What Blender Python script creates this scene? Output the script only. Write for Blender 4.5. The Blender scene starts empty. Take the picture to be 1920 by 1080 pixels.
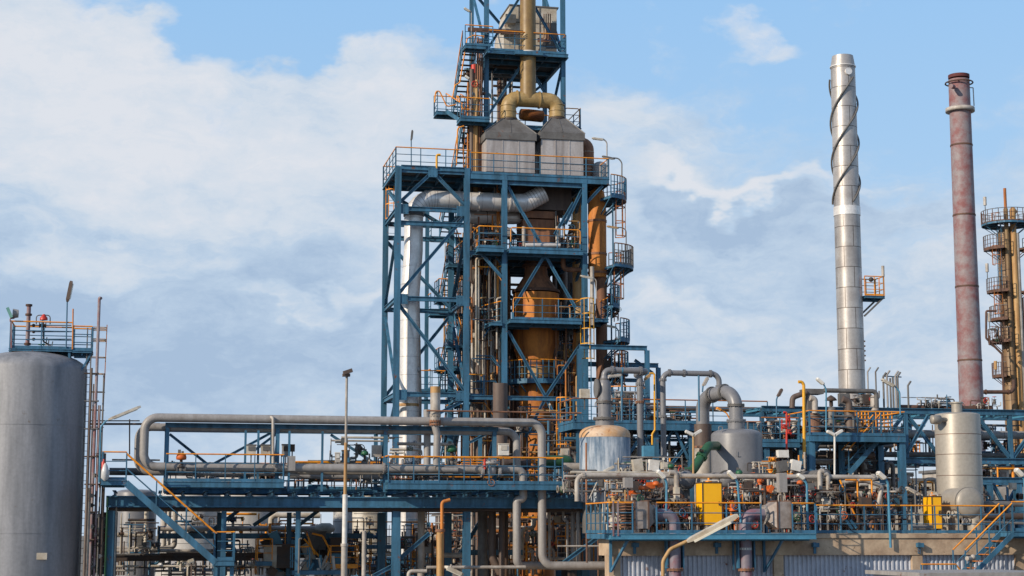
import bpy, bmesh, math, random
from math import sin, cos, tan, pi, radians as R
from mathutils import Vector as V, Matrix
S = bpy.context.scene; COL = S.collection
# ---------------------------------------------------------------- camera layout helpers
F = 3180.0; CZ = 6.0; HEAD = R(12); TP = 0.1446; PIT = math.atan(TP)
SA, CA, SP, CP = sin(HEAD), cos(HEAD), sin(PIT), cos(PIT)
def ray(px, py):
    u = (px-960)/F; v = (540-py)/F
    h = CP - v*SP
    return V((h*SA+u*CA, h*CA-u*SA, SP+v*CP))
def Q(px, py, d):
    r = ray(px, py); return V((0, 0, CZ)) + r*(d/r.y)
def ZA(x, y, py):
    v = (540-py)/F; h = x*SA+y*CA
    return CZ + h*(v*CP+SP)/(CP-v*SP)
def XA(px, y, z):
    u = (px-960)/F; zc = z-CZ
    return (y*SA+u*(y*CA*CP+zc*SP))/(CA-u*SA*CP)
def run(start, *mv, z0=None):
    p = Q(*start) if not isinstance(start, V) else start.copy(); out = [p.copy()]
    for k, a in zip(mv[::2], mv[1::2]):
        p = p.copy()
        if k == 'x': p.x = XA(a, p.y, p.z)
        elif k == 'z': p.z = ZA(p.x, p.y, a)
        elif k == 'Z': p.z = a
        elif k == 'y': p.y = a
        elif k == 'xz': p.z = Q(a[0], a[1], p.y).z; p.x = Q(a[0], a[1], p.y).x
        out.append(p)
    return out
def pw(d, px, n=1.0):   # metres per pixel at plane d
    return (Q(px+.5, 900, d)-Q(px-.5, 900, d)).length*n
# ---------------------------------------------------------------- materials
MATS = {}
def nn(nt, t, **k):
    n = nt.nodes.new(t)
    for a, b in k.items():
        if a.startswith('i_'): n.inputs[a[2:].replace('_', ' ')].default_value = b
        else: setattr(n, a, b)
    return n
def mat(name, c, c2=None, rough=.5, metal=0., amt=.5, scale=1.5, streak=False, rust=0., rustc=(.16, .055, .018), bump=0., seams=None, fine=True, bias=0.):
    m = bpy.data.materials.new(name); m.use_nodes = True; nt = m.node_tree; L = nt.links.new
    b = nt.nodes['Principled BSDF']; b.inputs['Roughness'].default_value = rough; b.inputs['Metallic'].default_value = metal
    geo = nn(nt, 'ShaderNodeNewGeometry')
    mp = nn(nt, 'ShaderNodeMapping'); L(geo.outputs['Position'], mp.inputs['Vector'])
    mp.inputs['Scale'].default_value = (scale*2, scale*2, scale*.25) if streak else (scale,)*3
    n1 = nn(nt, 'ShaderNodeTexNoise'); n1.inputs['Scale'].default_value = 1.; n1.inputs['Detail'].default_value = 7.; n1.inputs['Roughness'].default_value = .62
    L(mp.outputs[0], n1.inputs['Vector'])
    r1 = nn(nt, 'ShaderNodeMapRange'); r1.inputs['From Min'].default_value = .38+bias; r1.inputs['From Max'].default_value = .64+bias
    L(n1.outputs['Fac'], r1.inputs['Value'])
    mx = nn(nt, 'ShaderNodeMix', data_type='RGBA'); mx.inputs['A'].default_value = (*c, 1); mx.inputs['B'].default_value = (*(c2 or [x*.62 for x in c]), 1)
    ml = nn(nt, 'ShaderNodeMath', operation='MULTIPLY'); L(r1.outputs[0], ml.inputs[0]); ml.inputs[1].default_value = amt
    L(ml.outputs[0], mx.inputs['Factor']); out = mx.outputs['Result']
    if rust > 0:
        n2 = nn(nt, 'ShaderNodeTexNoise'); n2.inputs['Scale'].default_value = 2.3; n2.inputs['Detail'].default_value = 8.; n2.inputs['Roughness'].default_value = .7
        L(geo.outputs['Position'], n2.inputs['Vector'])
        r2 = nn(nt, 'ShaderNodeMapRange'); r2.inputs['From Min'].default_value = .66-rust*.2; r2.inputs['From Max'].default_value = .72-rust*.15
        L(n2.outputs['Fac'], r2.inputs['Value'])
        m2 = nn(nt, 'ShaderNodeMix', data_type='RGBA'); L(r2.outputs[0], m2.inputs['Factor']); L(out, m2.inputs['A']); m2.inputs['B'].default_value = (*rustc, 1)
        out = m2.outputs['Result']
    if fine:
        n3 = nn(nt, 'ShaderNodeTexNoise'); n3.inputs['Scale'].default_value = 9.; n3.inputs['Detail'].default_value = 5.
        L(geo.outputs['Position'], n3.inputs['Vector'])
        r3 = nn(nt, 'ShaderNodeMapRange'); r3.inputs['From Min'].default_value = .3; r3.inputs['From Max'].default_value = .7; r3.inputs['To Min'].default_value = .9; r3.inputs['To Max'].default_value = 1.06
        L(n3.outputs['Fac'], r3.inputs['Value'])
        m3 = nn(nt, 'ShaderNodeVectorMath', operation='SCALE'); L(out, m3.inputs[0]); L(r3.outputs[0], m3.inputs['Scale']); out = m3.outputs[0]
    if seams:   # cylindrical cladding: sheet joints in object coordinates (axis = local z)
        per, hh, rad = seams
        tc = nn(nt, 'ShaderNodeTexCoord'); sx = nn(nt, 'ShaderNodeSeparateXYZ'); L(tc.outputs['Object'], sx.inputs[0])
        at = nn(nt, 'ShaderNodeMath', operation='ARCTAN2'); L(sx.outputs[1], at.inputs[0]); L(sx.outputs[0], at.inputs[1])
        mu = nn(nt, 'ShaderNodeMath', operation='MULTIPLY'); L(at.outputs[0], mu.inputs[0]); mu.inputs[1].default_value = rad
        cx = nn(nt, 'ShaderNodeCombineXYZ'); L(mu.outputs[0], cx.inputs[0]); L(sx.outputs[2], cx.inputs[1])
        br = nn(nt, 'ShaderNodeTexBrick'); br.inputs['Scale'].default_value = 1.; br.inputs['Brick Width'].default_value = per; br.inputs['Row Height'].default_value = hh
        br.inputs['Mortar Size'].default_value = .028; br.inputs['Color1'].default_value = (1, 1, 1, 1); br.inputs['Color2'].default_value = (.86, .86, .86, 1); br.inputs['Mortar'].default_value = (.25, .22, .2, 1); br.inputs['Mortar Smooth'].default_value = .6
        L(cx.outputs[0], br.inputs['Vector'])
        m4 = nn(nt, 'ShaderNodeVectorMath', operation='MULTIPLY'); L(out, m4.inputs[0]); L(br.outputs['Color'], m4.inputs[1]); out = m4.outputs[0]
    L(out, b.inputs['Base Color'])
    r5 = nn(nt, 'ShaderNodeMapRange'); r5.inputs['To Min'].default_value = max(rough-.12, .05); r5.inputs['To Max'].default_value = min(rough+.15, 1)
    L(n1.outputs['Fac'], r5.inputs['Value']); L(r5.outputs[0], b.inputs['Roughness'])
    if bump > 0:
        bp = nn(nt, 'ShaderNodeBump'); bp.inputs['Strength'].default_value = bump; bp.inputs['Distance'].default_value = .05
        L(n1.outputs['Fac'], bp.inputs['Height']); L(bp.outputs[0], b.inputs['Normal'])
    MATS[name] = m; return m
BLUE = mat('blue_paint', (.048, .165, .28), (.024, .085, .14), .55, amt=1., rust=.24, streak=True)
BLUEL = mat('light_blue_paint', (.07, .25, .38), (.045, .16, .25), .5, amt=.7)
DECK = mat('grating', (.055, .06, .065), (.03, .03, .03), .85)
OR = mat('orange_rail_paint', (.88, .33, .012), (.58, .19, .02), .5, amt=.8, scale=2.5, rust=.2)
YEL = mat('yellow_cage_paint', (.75, .38, .02), (.55, .25, .03), .5)
ORR = mat('rusty_orange_paint', (.42, .15, .03), (.22, .07, .03), .7, amt=.9)
CAB = mat('yellow_cabinet_paint', (.92, .47, .004), (.85, .40, .004), .45, amt=.6, fine=False)
GP = mat('grey_pipe_paint', (.33, .315, .305), (.23, .21, .195), .45, amt=.8, streak=True, rust=.12)
GPD = mat('dark_grey_pipe_paint', (.15, .145, .14), (.08, .072, .066), .55, amt=.8, rust=.15)
GPL = mat('pale_pipe_paint', (.46, .42, .375), (.27, .235, .20), .5, amt=.9, rust=.2)
VES = mat('grey_vessel_paint', (.19, .19, .20), (.155, .155, .165), .38, amt=.7, scale=.7)
TANK = mat('tank_grey_paint', (.25, .255, .275), (.155, .163, .18), .55, amt=1., scale=.9, streak=True, rust=.1, rustc=(.14, .11, .09))
SIL = mat('aluminium_cladding', (.80, .77, .74), (.60, .56, .53), .36, .3, amt=.8, scale=1.2, seams=None, bump=.1)
SILS = mat('stack_cladding', (.50, .475, .455), (.34, .31, .295), .42, .4, amt=.8, scale=1.0, seams=(1.1, 1.15, .72), bump=.08)
HOOD = mat('galvanised_panel', (.46, .43, .42), (.29, .26, .25), .5, .12, amt=1., scale=1.2, streak=True, rust=.14)
BEI = mat('beige_cladding', (.40, .365, .31), (.31, .28, .235), .5, .15, amt=.6, scale=.8, streak=True)
FRP = mat('brown_fibreglass', (.26, .165, .055), (.17, .10, .04), .45, amt=.8, scale=1.6, bump=.3)
FRPL = mat('tan_fibreglass', (.42, .29, .12), (.27, .17, .06), .45, amt=.8, scale=2.5, bump=.3)
RUSTO = mat('orange_rusted_steel', (.60, .215, .035), (.27, .085, .022), .7, amt=1., scale=1.1, streak=True, bump=.2)
RUSTB = mat('brown_rusted_steel', (.32, .145, .075), (.10, .055, .04), .75, amt=.9, scale=1.2, streak=True, bump=.2)
RUSTD = mat('dark_rusted_pipe', (.14, .07, .045), (.06, .035, .028), .75, amt=.9)
BRN = mat('brown_lagging', (.13, .09, .07), (.07, .05, .045), .6, amt=.9, streak=True)
TANP = mat('tan_lagging', (.50, .31, .13), (.30, .15, .05), .6, amt=.9, streak=True)
PINK = mat('faded_red_paint', (.26, .225, .235), (.22, .075, .075), .65, amt=.9, scale=1.5, bump=.15, bias=.0)
PURP = mat('faded_purple_paint', (.19, .165, .20), (.24, .035, .05), .5, amt=.85, scale=2.2, bias=.08)
WHT = mat('white_paint', (.72, .70, .66), (.52, .48, .42), .5, amt=.7, rust=.1)
CRM = mat('cream_paint', (.55, .51, .44), (.36, .30, .22), .55, amt=.9, rust=.25)
CONC = mat('stained_concrete', (.54, .41, .285), (.31, .215, .145), .9, amt=.95, scale=1.1, rust=.3, rustc=(.12, .075, .045), bump=.4)
CORR = mat('corrugated_sheet', (.48, .51, .58), (.36, .38, .44), .45, .1, amt=.6, scale=1.2, rust=.1)
BLK = mat('black_rubber', (.02, .02, .022), (.035, .03, .03), .6)
DRK = mat('dark_machinery', (.045, .04, .04), (.09, .05, .03), .7, amt=.9)
GRN = mat('green_valve_paint', (.02, .12, .055), (.015, .07, .035), .45)
GRNP = mat('green_duct_paint', (.025, .10, .045), (.02, .06, .03), .42)
RED = mat('red_paint', (.55, .035, .02), (.35, .03, .02), .45)
WGAL = mat('weathered_galvanised', (.36, .31, .28), (.20, .155, .13), .5, .2, amt=.95, scale=2.6, rust=.15)
ORV = mat('orange_actuator_paint', (.62, .13, .02), (.30, .07, .02), .55, scale=4)
LENS = mat('lamp_cover', (.75, .73, .64), (.55, .50, .40), .3, fine=False)
BEIT = mat('off_white_tank', (.50, .48, .45), (.38, .35, .32), .55, amt=.8, scale=.7, streak=True)
GRD = mat('gravel_ground', (.22, .20, .17), (.12, .11, .095), .95, amt=.9, scale=.6)
GOLD = mat('weathered_ochre_cladding', (.27, .17, .075), (.14, .075, .035), .5, .1, amt=.95, scale=.7, streak=True, seams=(1.4, 1.2, .9))
BEIS = mat('beige_column_cladding', (.37, .335, .285), (.28, .25, .21), .45, .2, amt=.6, scale=.7, streak=True)
# ---------------------------------------------------------------- mesh builder
class MB:
    def __init__(s): s.v = []; s.f = []; s.m = []; s.sm = []
    def add(s, vs, fs, m=0, smooth=False):
        o = len(s.v); s.v += [tuple(p) for p in vs]
        for f in fs: s.f.append(tuple(i+o for i in f)); s.m.append(m); s.sm.append(smooth)
        return s
    def box(s, a, b, m=0):
        x0, x1 = sorted((a[0], b[0])); y0, y1 = sorted((a[1], b[1])); z0, z1 = sorted((a[2], b[2]))
        return s.add([(x0,y0,z0),(x1,y0,z0),(x1,y1,z0),(x0,y1,z0),(x0,y0,z1),(x1,y0,z1),(x1,y1,z1),(x0,y1,z1)],
                     [(0,3,2,1),(4,5,6,7),(0,1,5,4),(1,2,6,5),(2,3,7,6),(3,0,4,7)], m)
    def bar(s, a, b, w, h, m=0, up=None, off=(0, 0)):
        a, b = V(a), V(b); d = b-a
        if d.length < 1e-5: return s
        d.normalize(); u = V(up) if up else (V((0,0,1)) if abs(d.z) < .9 else V((0,1,0)))
        r = d.cross(u).normalized(); u = r.cross(d).normalized(); o = r*off[0]+u*off[1]
        vs = [p+o+r*i*w/2+u*j*h/2 for p in (a, b) for i, j in ((-1,-1),(1,-1),(1,1),(-1,1))]
        return s.add(vs, [(0,1,2,3),(7,6,5,4),(0,4,5,1),(1,5,6,2),(2,6,7,3),(3,7,4,0)], m)
    def ibeam(s, a, b, w, h, m=0, up=None, t=.03):
        s.bar(a, b, w, t, m, up, (0, h/2-t/2)); s.bar(a, b, w, t, m, up, (0, -h/2+t/2)); s.bar(a, b, t, h-2*t, m, up); return s
    def ring(s, c, ax, r, seg):
        ax = V(ax).normalized(); u = ax.orthogonal().normalized() if abs(ax.z) < .99 else V((1,0,0)); w = ax.cross(u)
        return [V(c)+u*r*cos(2*pi*i/seg)+w*r*sin(2*pi*i/seg) for i in range(seg)]
    def cyl(s, a, b, r, r2=None, seg=14, m=0, cap=True):
        a, b = V(a), V(b); r2 = r if r2 is None else r2; ax = b-a
        vs = s.ring(a, ax, r, seg)+s.ring(b, ax, r2, seg)
        s.add(vs, [(i, (i+1) % seg, seg+(i+1) % seg, seg+i) for i in range(seg)], m, True)
        if cap: s.add(vs, [tuple(range(seg-1, -1, -1)), tuple(range(seg, 2*seg))], m)
        return s
    def lathe(s, c, prof, seg=32, m=0, ax=(0,0,1)):
        c = V(c); ax = V(ax).normalized(); n = len(prof); vs = []
        for r, z in prof: vs += s.ring(c+ax*z, ax, max(r, 1e-4), seg)
        fs = [(k*seg+i, k*seg+(i+1) % seg, (k+1)*seg+(i+1) % seg, (k+1)*seg+i) for k in range(n-1) for i in range(seg)]
        s.add(vs, fs, m, True)
        s.add(vs[:seg], [tuple(range(seg-1, -1, -1))], m); s.add(vs[-seg:], [tuple(range(seg))], m); return s
    def sph(s, c, r, m=0, seg=10, rz=None):
        rz = rz or r; return s.lathe(c, [(r*sin(pi*k/6), -rz*cos(pi*k/6)) for k in range(7)], seg, m)
    def tube(s, pts, r, seg=8, m=0, fil=None, caps=True, steps=5):
        pts = [V(p) for p in pts]; fil = r*1.8 if fil is None else fil; P = [pts[0]]
        for i in range(1, len(pts)-1):
            a, b, c = pts[i-1], pts[i], pts[i+1]; d1 = a-b; d2 = c-b
            if d1.length < 1e-4 or d2.length < 1e-4: continue
            l1, l2 = d1.length, d2.length; d1.normalize(); d2.normalize()
            ang = d1.angle(d2)
            if fil <= 0 or ang > pi-.03: P.append(b); continue
            k = min(fil/tan(ang/2), l1*.49, l2*.49); st = steps if ang < 2.2 else 3
            rr = k*tan(ang/2); cen = b+(d1+d2).normalized()*(rr/sin(ang/2)); v1 = b+d1*k-cen; v2 = b+d2*k-cen
            tot = v1.angle(v2)
            for j in range(st+1): P.append(cen+(v1*sin((1-j/st)*tot)+v2*sin(j/st*tot))/sin(tot))
        P.append(pts[-1]); n = len(P); vs = []; u = None
        for i, p in enumerate(P):
            t = ((P[min(i+1, n-1)]-p).normalized()+(p-P[max(i-1, 0)]).normalized())
            t = t.normalized() if t.length > 1e-6 else V((0,0,1))
            if u is None: u = t.orthogonal().normalized()
            else:
                u = u-t*u.dot(t); u = u.normalized() if u.length > 1e-6 else t.orthogonal().normalized()
            w = t.cross(u); vs += [p+u*r*cos(2*pi*k/seg)+w*r*sin(2*pi*k/seg) for k in range(seg)]
        s.add(vs, [(k*seg+i, k*seg+(i+1) % seg, (k+1)*seg+(i+1) % seg, (k+1)*seg+i) for k in range(n-1) for i in range(seg)], m, True)
        if caps: s.add(vs[:seg], [tuple(range(seg-1, -1, -1))], m); s.add(vs[-seg:], [tuple(range(seg))], m)
        return s
    def build(s, name, mats, parent=None, loc=None):
        if not isinstance(mats, (list, tuple)): mats = [mats]
        o0 = V((0,0,0))
        if parent is not None: o0 = V(parent['_o'])
        elif loc is not None: o0 = V(loc)
        elif s.v:
            xs, ys, zs = zip(*s.v); o0 = V(((min(xs)+max(xs))/2, (min(ys)+max(ys))/2, min(zs)))
        me = bpy.data.meshes.new(name); me.from_pydata([(x-o0.x, y-o0.y, z-o0.z) for x, y, z in s.v], [], s.f)
        for mm in mats: me.materials.append(mm)
        me.polygons.foreach_set('material_index', s.m); me.polygons.foreach_set('use_smooth', s.sm); me.update()
        bm = bmesh.new(); bm.from_mesh(me); bmesh.ops.recalc_face_normals(bm, faces=bm.faces); bm.to_mesh(me); bm.free()
        o = bpy.data.objects.new(name, me); COL.objects.link(o); o['_o'] = tuple(o0)
        if parent is not None: o.parent = parent
        else: o.location = o0
        return o
def tag(o, label, cat, group=None):
    o['label'] = label; o['category'] = cat
    if group: o['group'] = group
    return o
def T(name, label, cat, loc, group=None):
    o = bpy.data.objects.new(name, None); o.empty_display_size = .2; COL.objects.link(o); o.location = V(loc); o['_o'] = tuple(loc)
    return tag(o, label, cat, group)
def struct(name, mb, m):
    o = mb.build(name, m); o['kind'] = 'structure'; return o
def lab(o, s): o['label'] = s; return o
def shift(root, vec):
    root.location = V(root.location)+V(vec)
def copytree(o, parent=None, delta=(0,0,0)):
    c = o.copy(); COL.objects.link(c)
    if parent: c.parent = parent
    else: c.location = V(o.location)+V(delta)
    for ch in [x for x in bpy.data.objects if x.parent == o]: copytree(ch, c)
    return c
# ---------------------------------------------------------------- building blocks
RR = .026
def rail(parent, pts, h=1.1, sp=1.35, close=False, mats=(OR, BLUE), toe=True, name='handrail', r=RR, ends=False, mid=2):
    mb = MB(); P = [V(p) for p in pts]
    if close: P.append(P[0])
    up = V((0,0,1))
    top = [p+up*h for p in P]
    if ends: top = [P[0]+up*.35]+top+[P[-1]+up*.35]
    mb.tube(top, r*1.15, 6, 0, fil=.1, steps=2)
    for k in range(1, mid+1): mb.tube([p+up*h*k/(mid+1) for p in P], r*.75, 5, 1, fil=0)
    for a, b in zip(P[:-1], P[1:]):
        n = max(1, round((b-a).length/sp))
        for k in range(n+1 if b is P[-1] else n): p = a.lerp(b, k/n); mb.bar(p, p+up*(h-.01), r*1.7, r*1.7, 1)
        if toe: mb.bar(a+up*.06, b+up*.06, .012, .11, 1)
    return mb.build(name, list(mats), parent)
def deck(parent, x0, x1, y0, y1, z, rails='', th=.2, name='platform', under=True, mats=(OR, BLUE), h=1.1, sp=1.35, m=BLUE, rz=True):
    mb = MB(); mb.box((x0+.06, y0+.06, z-.05), (x1-.06, y1-.06, z-.008), 0)
    for a, b in (((x0, y0), (x1, y0)), ((x0, y1), (x1, y1)), ((x0, y0), (x0, y1)), ((x1, y0), (x1, y1))):
        ho = a[1] == b[1]
        if ho: mb.ibeam((a[0], a[1], z-th/2), (b[0], b[1], z-th/2), .09, th, 1)
        else: mb.ibeam((a[0], a[1]+.05, z-th/2-.003), (b[0], b[1]-.05, z-th/2-.003), .09, th, 1)
    if under:
        n = max(2, int((x1-x0)/1.1))
        for k in range(1, n): x = x0+(x1-x0)*k/n; mb.bar((x, y0+.05, z-.12), (x, y1-.05, z-.12), .06, .13, 1)
        n = max(1, int((y1-y0)/2.2))
        for k in range(1, n+1): y = y0+(y1-y0)*k/(n+1); mb.bar((x0+.05, y, z-.17), (x1-.05, y, z-.17), .08, .2, 1)
    o = mb.build(name, [DECK, m], parent)
    if rz:
        for c in rails:
            p = {'F': [(x0, y0+.03, z), (x1, y0+.03, z)], 'B': [(x0, y1-.03, z), (x1, y1-.03, z)], 'L': [(x0+.03, y0, z), (x0+.03, y1, z)], 'R': [(x1-.03, y0, z), (x1-.03, y1, z)]}[c]
            rail(o, p, mats=mats, h=h, sp=sp)
    return o
def arcdeck(parent, c, r0, r1, z, a0, a1, seg=18, rl=True, m=BLUE, mats=(OR, BLUE), th=.16, h=1.1):
    mb = MB(); A = [R(a0+(a1-a0)*k/seg) for k in range(seg+1)]
    vs = []
    for t in A:
        for r, zz in ((r0, z), (r1, z), (r1, z-.03), (r0, z-.03)): vs.append((c[0]+r*cos(t), c[1]+r*sin(t), zz))
    fs = []
    for k in range(seg):
        for i in range(4): fs.append((4*k+i, 4*k+(i+1) % 4, 4*k+4+(i+1) % 4, 4*k+4+i))
    fs += [(0, 1, 2, 3), tuple(4*seg+i for i in (3, 2, 1, 0))]
    mb.add(vs, fs, 0)
    P = [V((c[0]+r1*cos(t), c[1]+r1*sin(t), z)) for t in A]
    for a, b in zip(P[:-1], P[1:]): mb.bar(a-V((0,0,th/2-.03)), b-V((0,0,th/2-.03)), .02, th, 1)
    for t in A[::3]:
        mb.bar((c[0]+r0*cos(t), c[1]+r0*sin(t), z-.1), (c[0]+r1*cos(t), c[1]+r1*sin(t), z-.1), .06, .12, 1)
        mb.bar((c[0]+(r0+.02)*cos(t), c[1]+(r0+.02)*sin(t), z-.1-(r1-r0)*.7), (c[0]+(r1-.1)*cos(t), c[1]+(r1-.1)*sin(t), z-.12), .05, .05, 1)
    o = mb.build('platform', [DECK, m], parent)
    if rl: rail(o, P, sp=.95, mats=mats, h=h)
    return o
def stair(parent, a, b, w, side, mats=(OR, BLUE), tread=DECK, h=1.0, sp=1.2, step=.22, both=True, st=.22):
    """stringers from a (top) to b (bottom); side = unit vector across the flight"""
    a, b = V(a), V(b); sd = V(side); mb = MB(); n = max(3, int(abs(a.z-b.z)/step))
    for q in (0, 1): mb.bar(a+sd*w*q, b+sd*w*q, .05, st, 0)
    hz = V((b.x-a.x, b.y-a.y, 0)).normalized()
    for k in range(1, n):
        p = a.lerp(b, k/n); mb.add([p+sd*.03-hz*.12, p+sd*(w-.03)-hz*.12, p+sd*(w-.03)+hz*.12, p+sd*.03+hz*.12]+[q-V((0,0,.035)) for q in (p+sd*.03-hz*.12, p+sd*(w-.03)-hz*.12, p+sd*(w-.03)+hz*.12, p+sd*.03+hz*.12)],
               [(0,1,2,3),(7,6,5,4),(0,4,5,1),(1,5,6,2),(2,6,7,3),(3,7,4,0)], 1)
    o = mb.build('flight', [BLUE, tread], parent)
    for q in ((0, 1) if both else (0,)): rail(o, [a+sd*w*q, b+sd*w*q], h=h, sp=sp, mats=mats, toe=False, mid=1)
    return o
def ladder(parent, x, y, z0, z1, face=(0,-1,0), cage=True, w=.45, m=BLUE, mc=YEL, cz=2.2, loc=None):
    f = V(face); s = V((0,0,1)).cross(f); c = V((x, y, 0)); mb = MB()
    for q in (-1, 1): p = c+s*q*w/2; mb.bar(p+V((0,0,z0)), p+V((0,0,z1)), .04, .06, 0)
    k = z0+.15
    while k < z1: mb.bar(c+s*w/2+V((0,0,k)), c-s*w/2+V((0,0,k)), .02, .02, 0); k += .3
    o = mb.build('ladder', [m], parent)
    if cage:
        cb = MB(); k = z0+cz; n = 9
        def hp(i, z): t = -pi*.5+pi*i/(n-1)*1; return c+f*(.15+.5*cos(t))+s*(.36*sin(t))+V((0,0,z))
        while k <= z1+.9:
            for i in range(n-1): cb.bar(hp(i, k), hp(i+1, k), .012, .05, 0, up=(0,0,1))
            k += .78
        for i in (0, 2, 4, 6, 8): cb.bar(hp(i, z0+cz), hp(i, k-.78), .04, .012, 0)
        cb.build('ladder_cage', [mc], o)
    return o
def flangemb(mb, c, ax, r, t=.06, bolts=True, m=0, k=1.35):
    c = V(c); ax = V(ax).normalized(); mb.cyl(c-ax*t, c-ax*.006, r*k, seg=18, m=m); mb.cyl(c+ax*.006, c+ax*t, r*k, seg=18, m=m)
    if bolts:
        for p in mb.ring(c, ax, r*(1+k)/2+.01, 12): mb.cyl(p-ax*(t+.03), p+ax*(t+.03), max(.018, r*.06), seg=5, m=m)
def pipe(label, pts, r, m, cat='pipe', name='pipe', fl=(), seg=12, fil=None, group=None, bands=None, parts=None, steps=6):
    """fl: list of (index, fraction) flanges; bands: spacing of lagging bands"""
    if not fl and not bands: return tag(MB().tube(pts, r, seg, 0, fil, steps=steps).build(name, m), label, cat, group)
    root = T(name, label, cat, pts[0], group); MB().tube(pts, r, seg, 0, fil, steps=steps).build('pipe_run', m, root)
    for i, t in fl:
        mb = MB(); a, b = V(pts[i]), V(pts[i+1]); flangemb(mb, a.lerp(b, t), b-a, r, max(.03, r*.16)); mb.build('flange', m if not isinstance(m, tuple) else m[0], root)
    if bands:
        mb = MB()
        for a, b in zip(pts[:-1], pts[1:]):
            a, b = V(a), V(b); n = int((b-a).length/bands)
            for k in range(1, n): p = a.lerp(b, k/n); t = (b-a).normalized(); mb.cyl(p-t*.015, p+t*.015, r*1.025, seg=seg+4)
        if mb.v: mb.build('band', parts or m, root)
    return root
def lamp(label, pole, ha, hb, d, pm=BLUEL, r=.03, hw=.16, th=.08, hm=CRM, name='street_lamp', cat='lamp', group=None, d2=0):
    pts = [Q(x, y, d) for x, y in pole]; a = Q(*ha, d); b = Q(*hb, d-d2); root = T(name, label, cat, pts[0], group)
    MB().tube(pts, r, 7, 0, fil=.25, steps=5).build('pole', pm, root)
    mb = MB(); ax = (b-a).normalized(); n = V((0,1,0)); upv = n.cross(ax); upv = -upv if upv.z < 0 else upv
    L = (b-a).length
    def sec(t, s): return [a+ax*L*t+n*i*hw/2*s+upv*j*th/2*s for i, j in ((-1,-1),(1,-1),(1,1),(-1,1))]
    vs = sec(0, .55)+sec(.12, 1)+sec(.9, 1)+sec(1, .7)
    mb.add(vs, [(0,1,2,3),(15,14,13,12)]+[(4*k+i, 4*k+(i+1) % 4, 4*k+4+(i+1) % 4, 4*k+4+i) for k in range(3) for i in range(4)])
    mb.build('lamp_head', hm, root)
    g = MB(); g.bar(a+ax*L*.16-upv*th*.6, a+ax*L*.88-upv*th*.6, hw*.8, th*.35, 0, up=upv); g.build('lamp_cover', LENS, root)
    return root
def handwheel(parent, c, r, ax, m):
    mb = MB(); P = mb.ring(c, ax, r, 12)
    mb.tube(P+[P[0]], max(.012, r*.12), 5, 0, fil=0)
    for i in range(0, 12, 4): mb.cyl(c, P[i], max(.008, r*.07), seg=5)
    mb.cyl(V(c)-V(ax).normalized()*.06, V(c)+V(ax).normalized()*.02, max(.012, r*.12), seg=6)
    return mb.build('handwheel', m, parent)
def valve(parent, c, r, ax, m, wm=None, stem=(0,0,1), sl=.35, name='valve'):
    c = V(c); ax = V(ax).normalized(); st = V(stem).normalized(); mb = MB()
    mb.sph(c, r*1.35, seg=10); mb.cyl(c-ax*r*2, c-ax*r*1.6, r*1.6, seg=12); mb.cyl(c+ax*r*1.6, c+ax*r*2, r*1.6, seg=12); mb.cyl(c-ax*r*2, c+ax*r*2, r, seg=10)
    mb.cyl(c, c+st*r*2, r*.7, seg=8); mb.cyl(c+st*r*1.9, c+st*r*2.3, r*1.1, seg=10); mb.cyl(c, c+st*(sl+r), max(.012, r*.18), seg=6)
    o = mb.build(name, m, parent); handwheel(o, c+st*(sl+r), r*1.5, st, wm or m); return o
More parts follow.
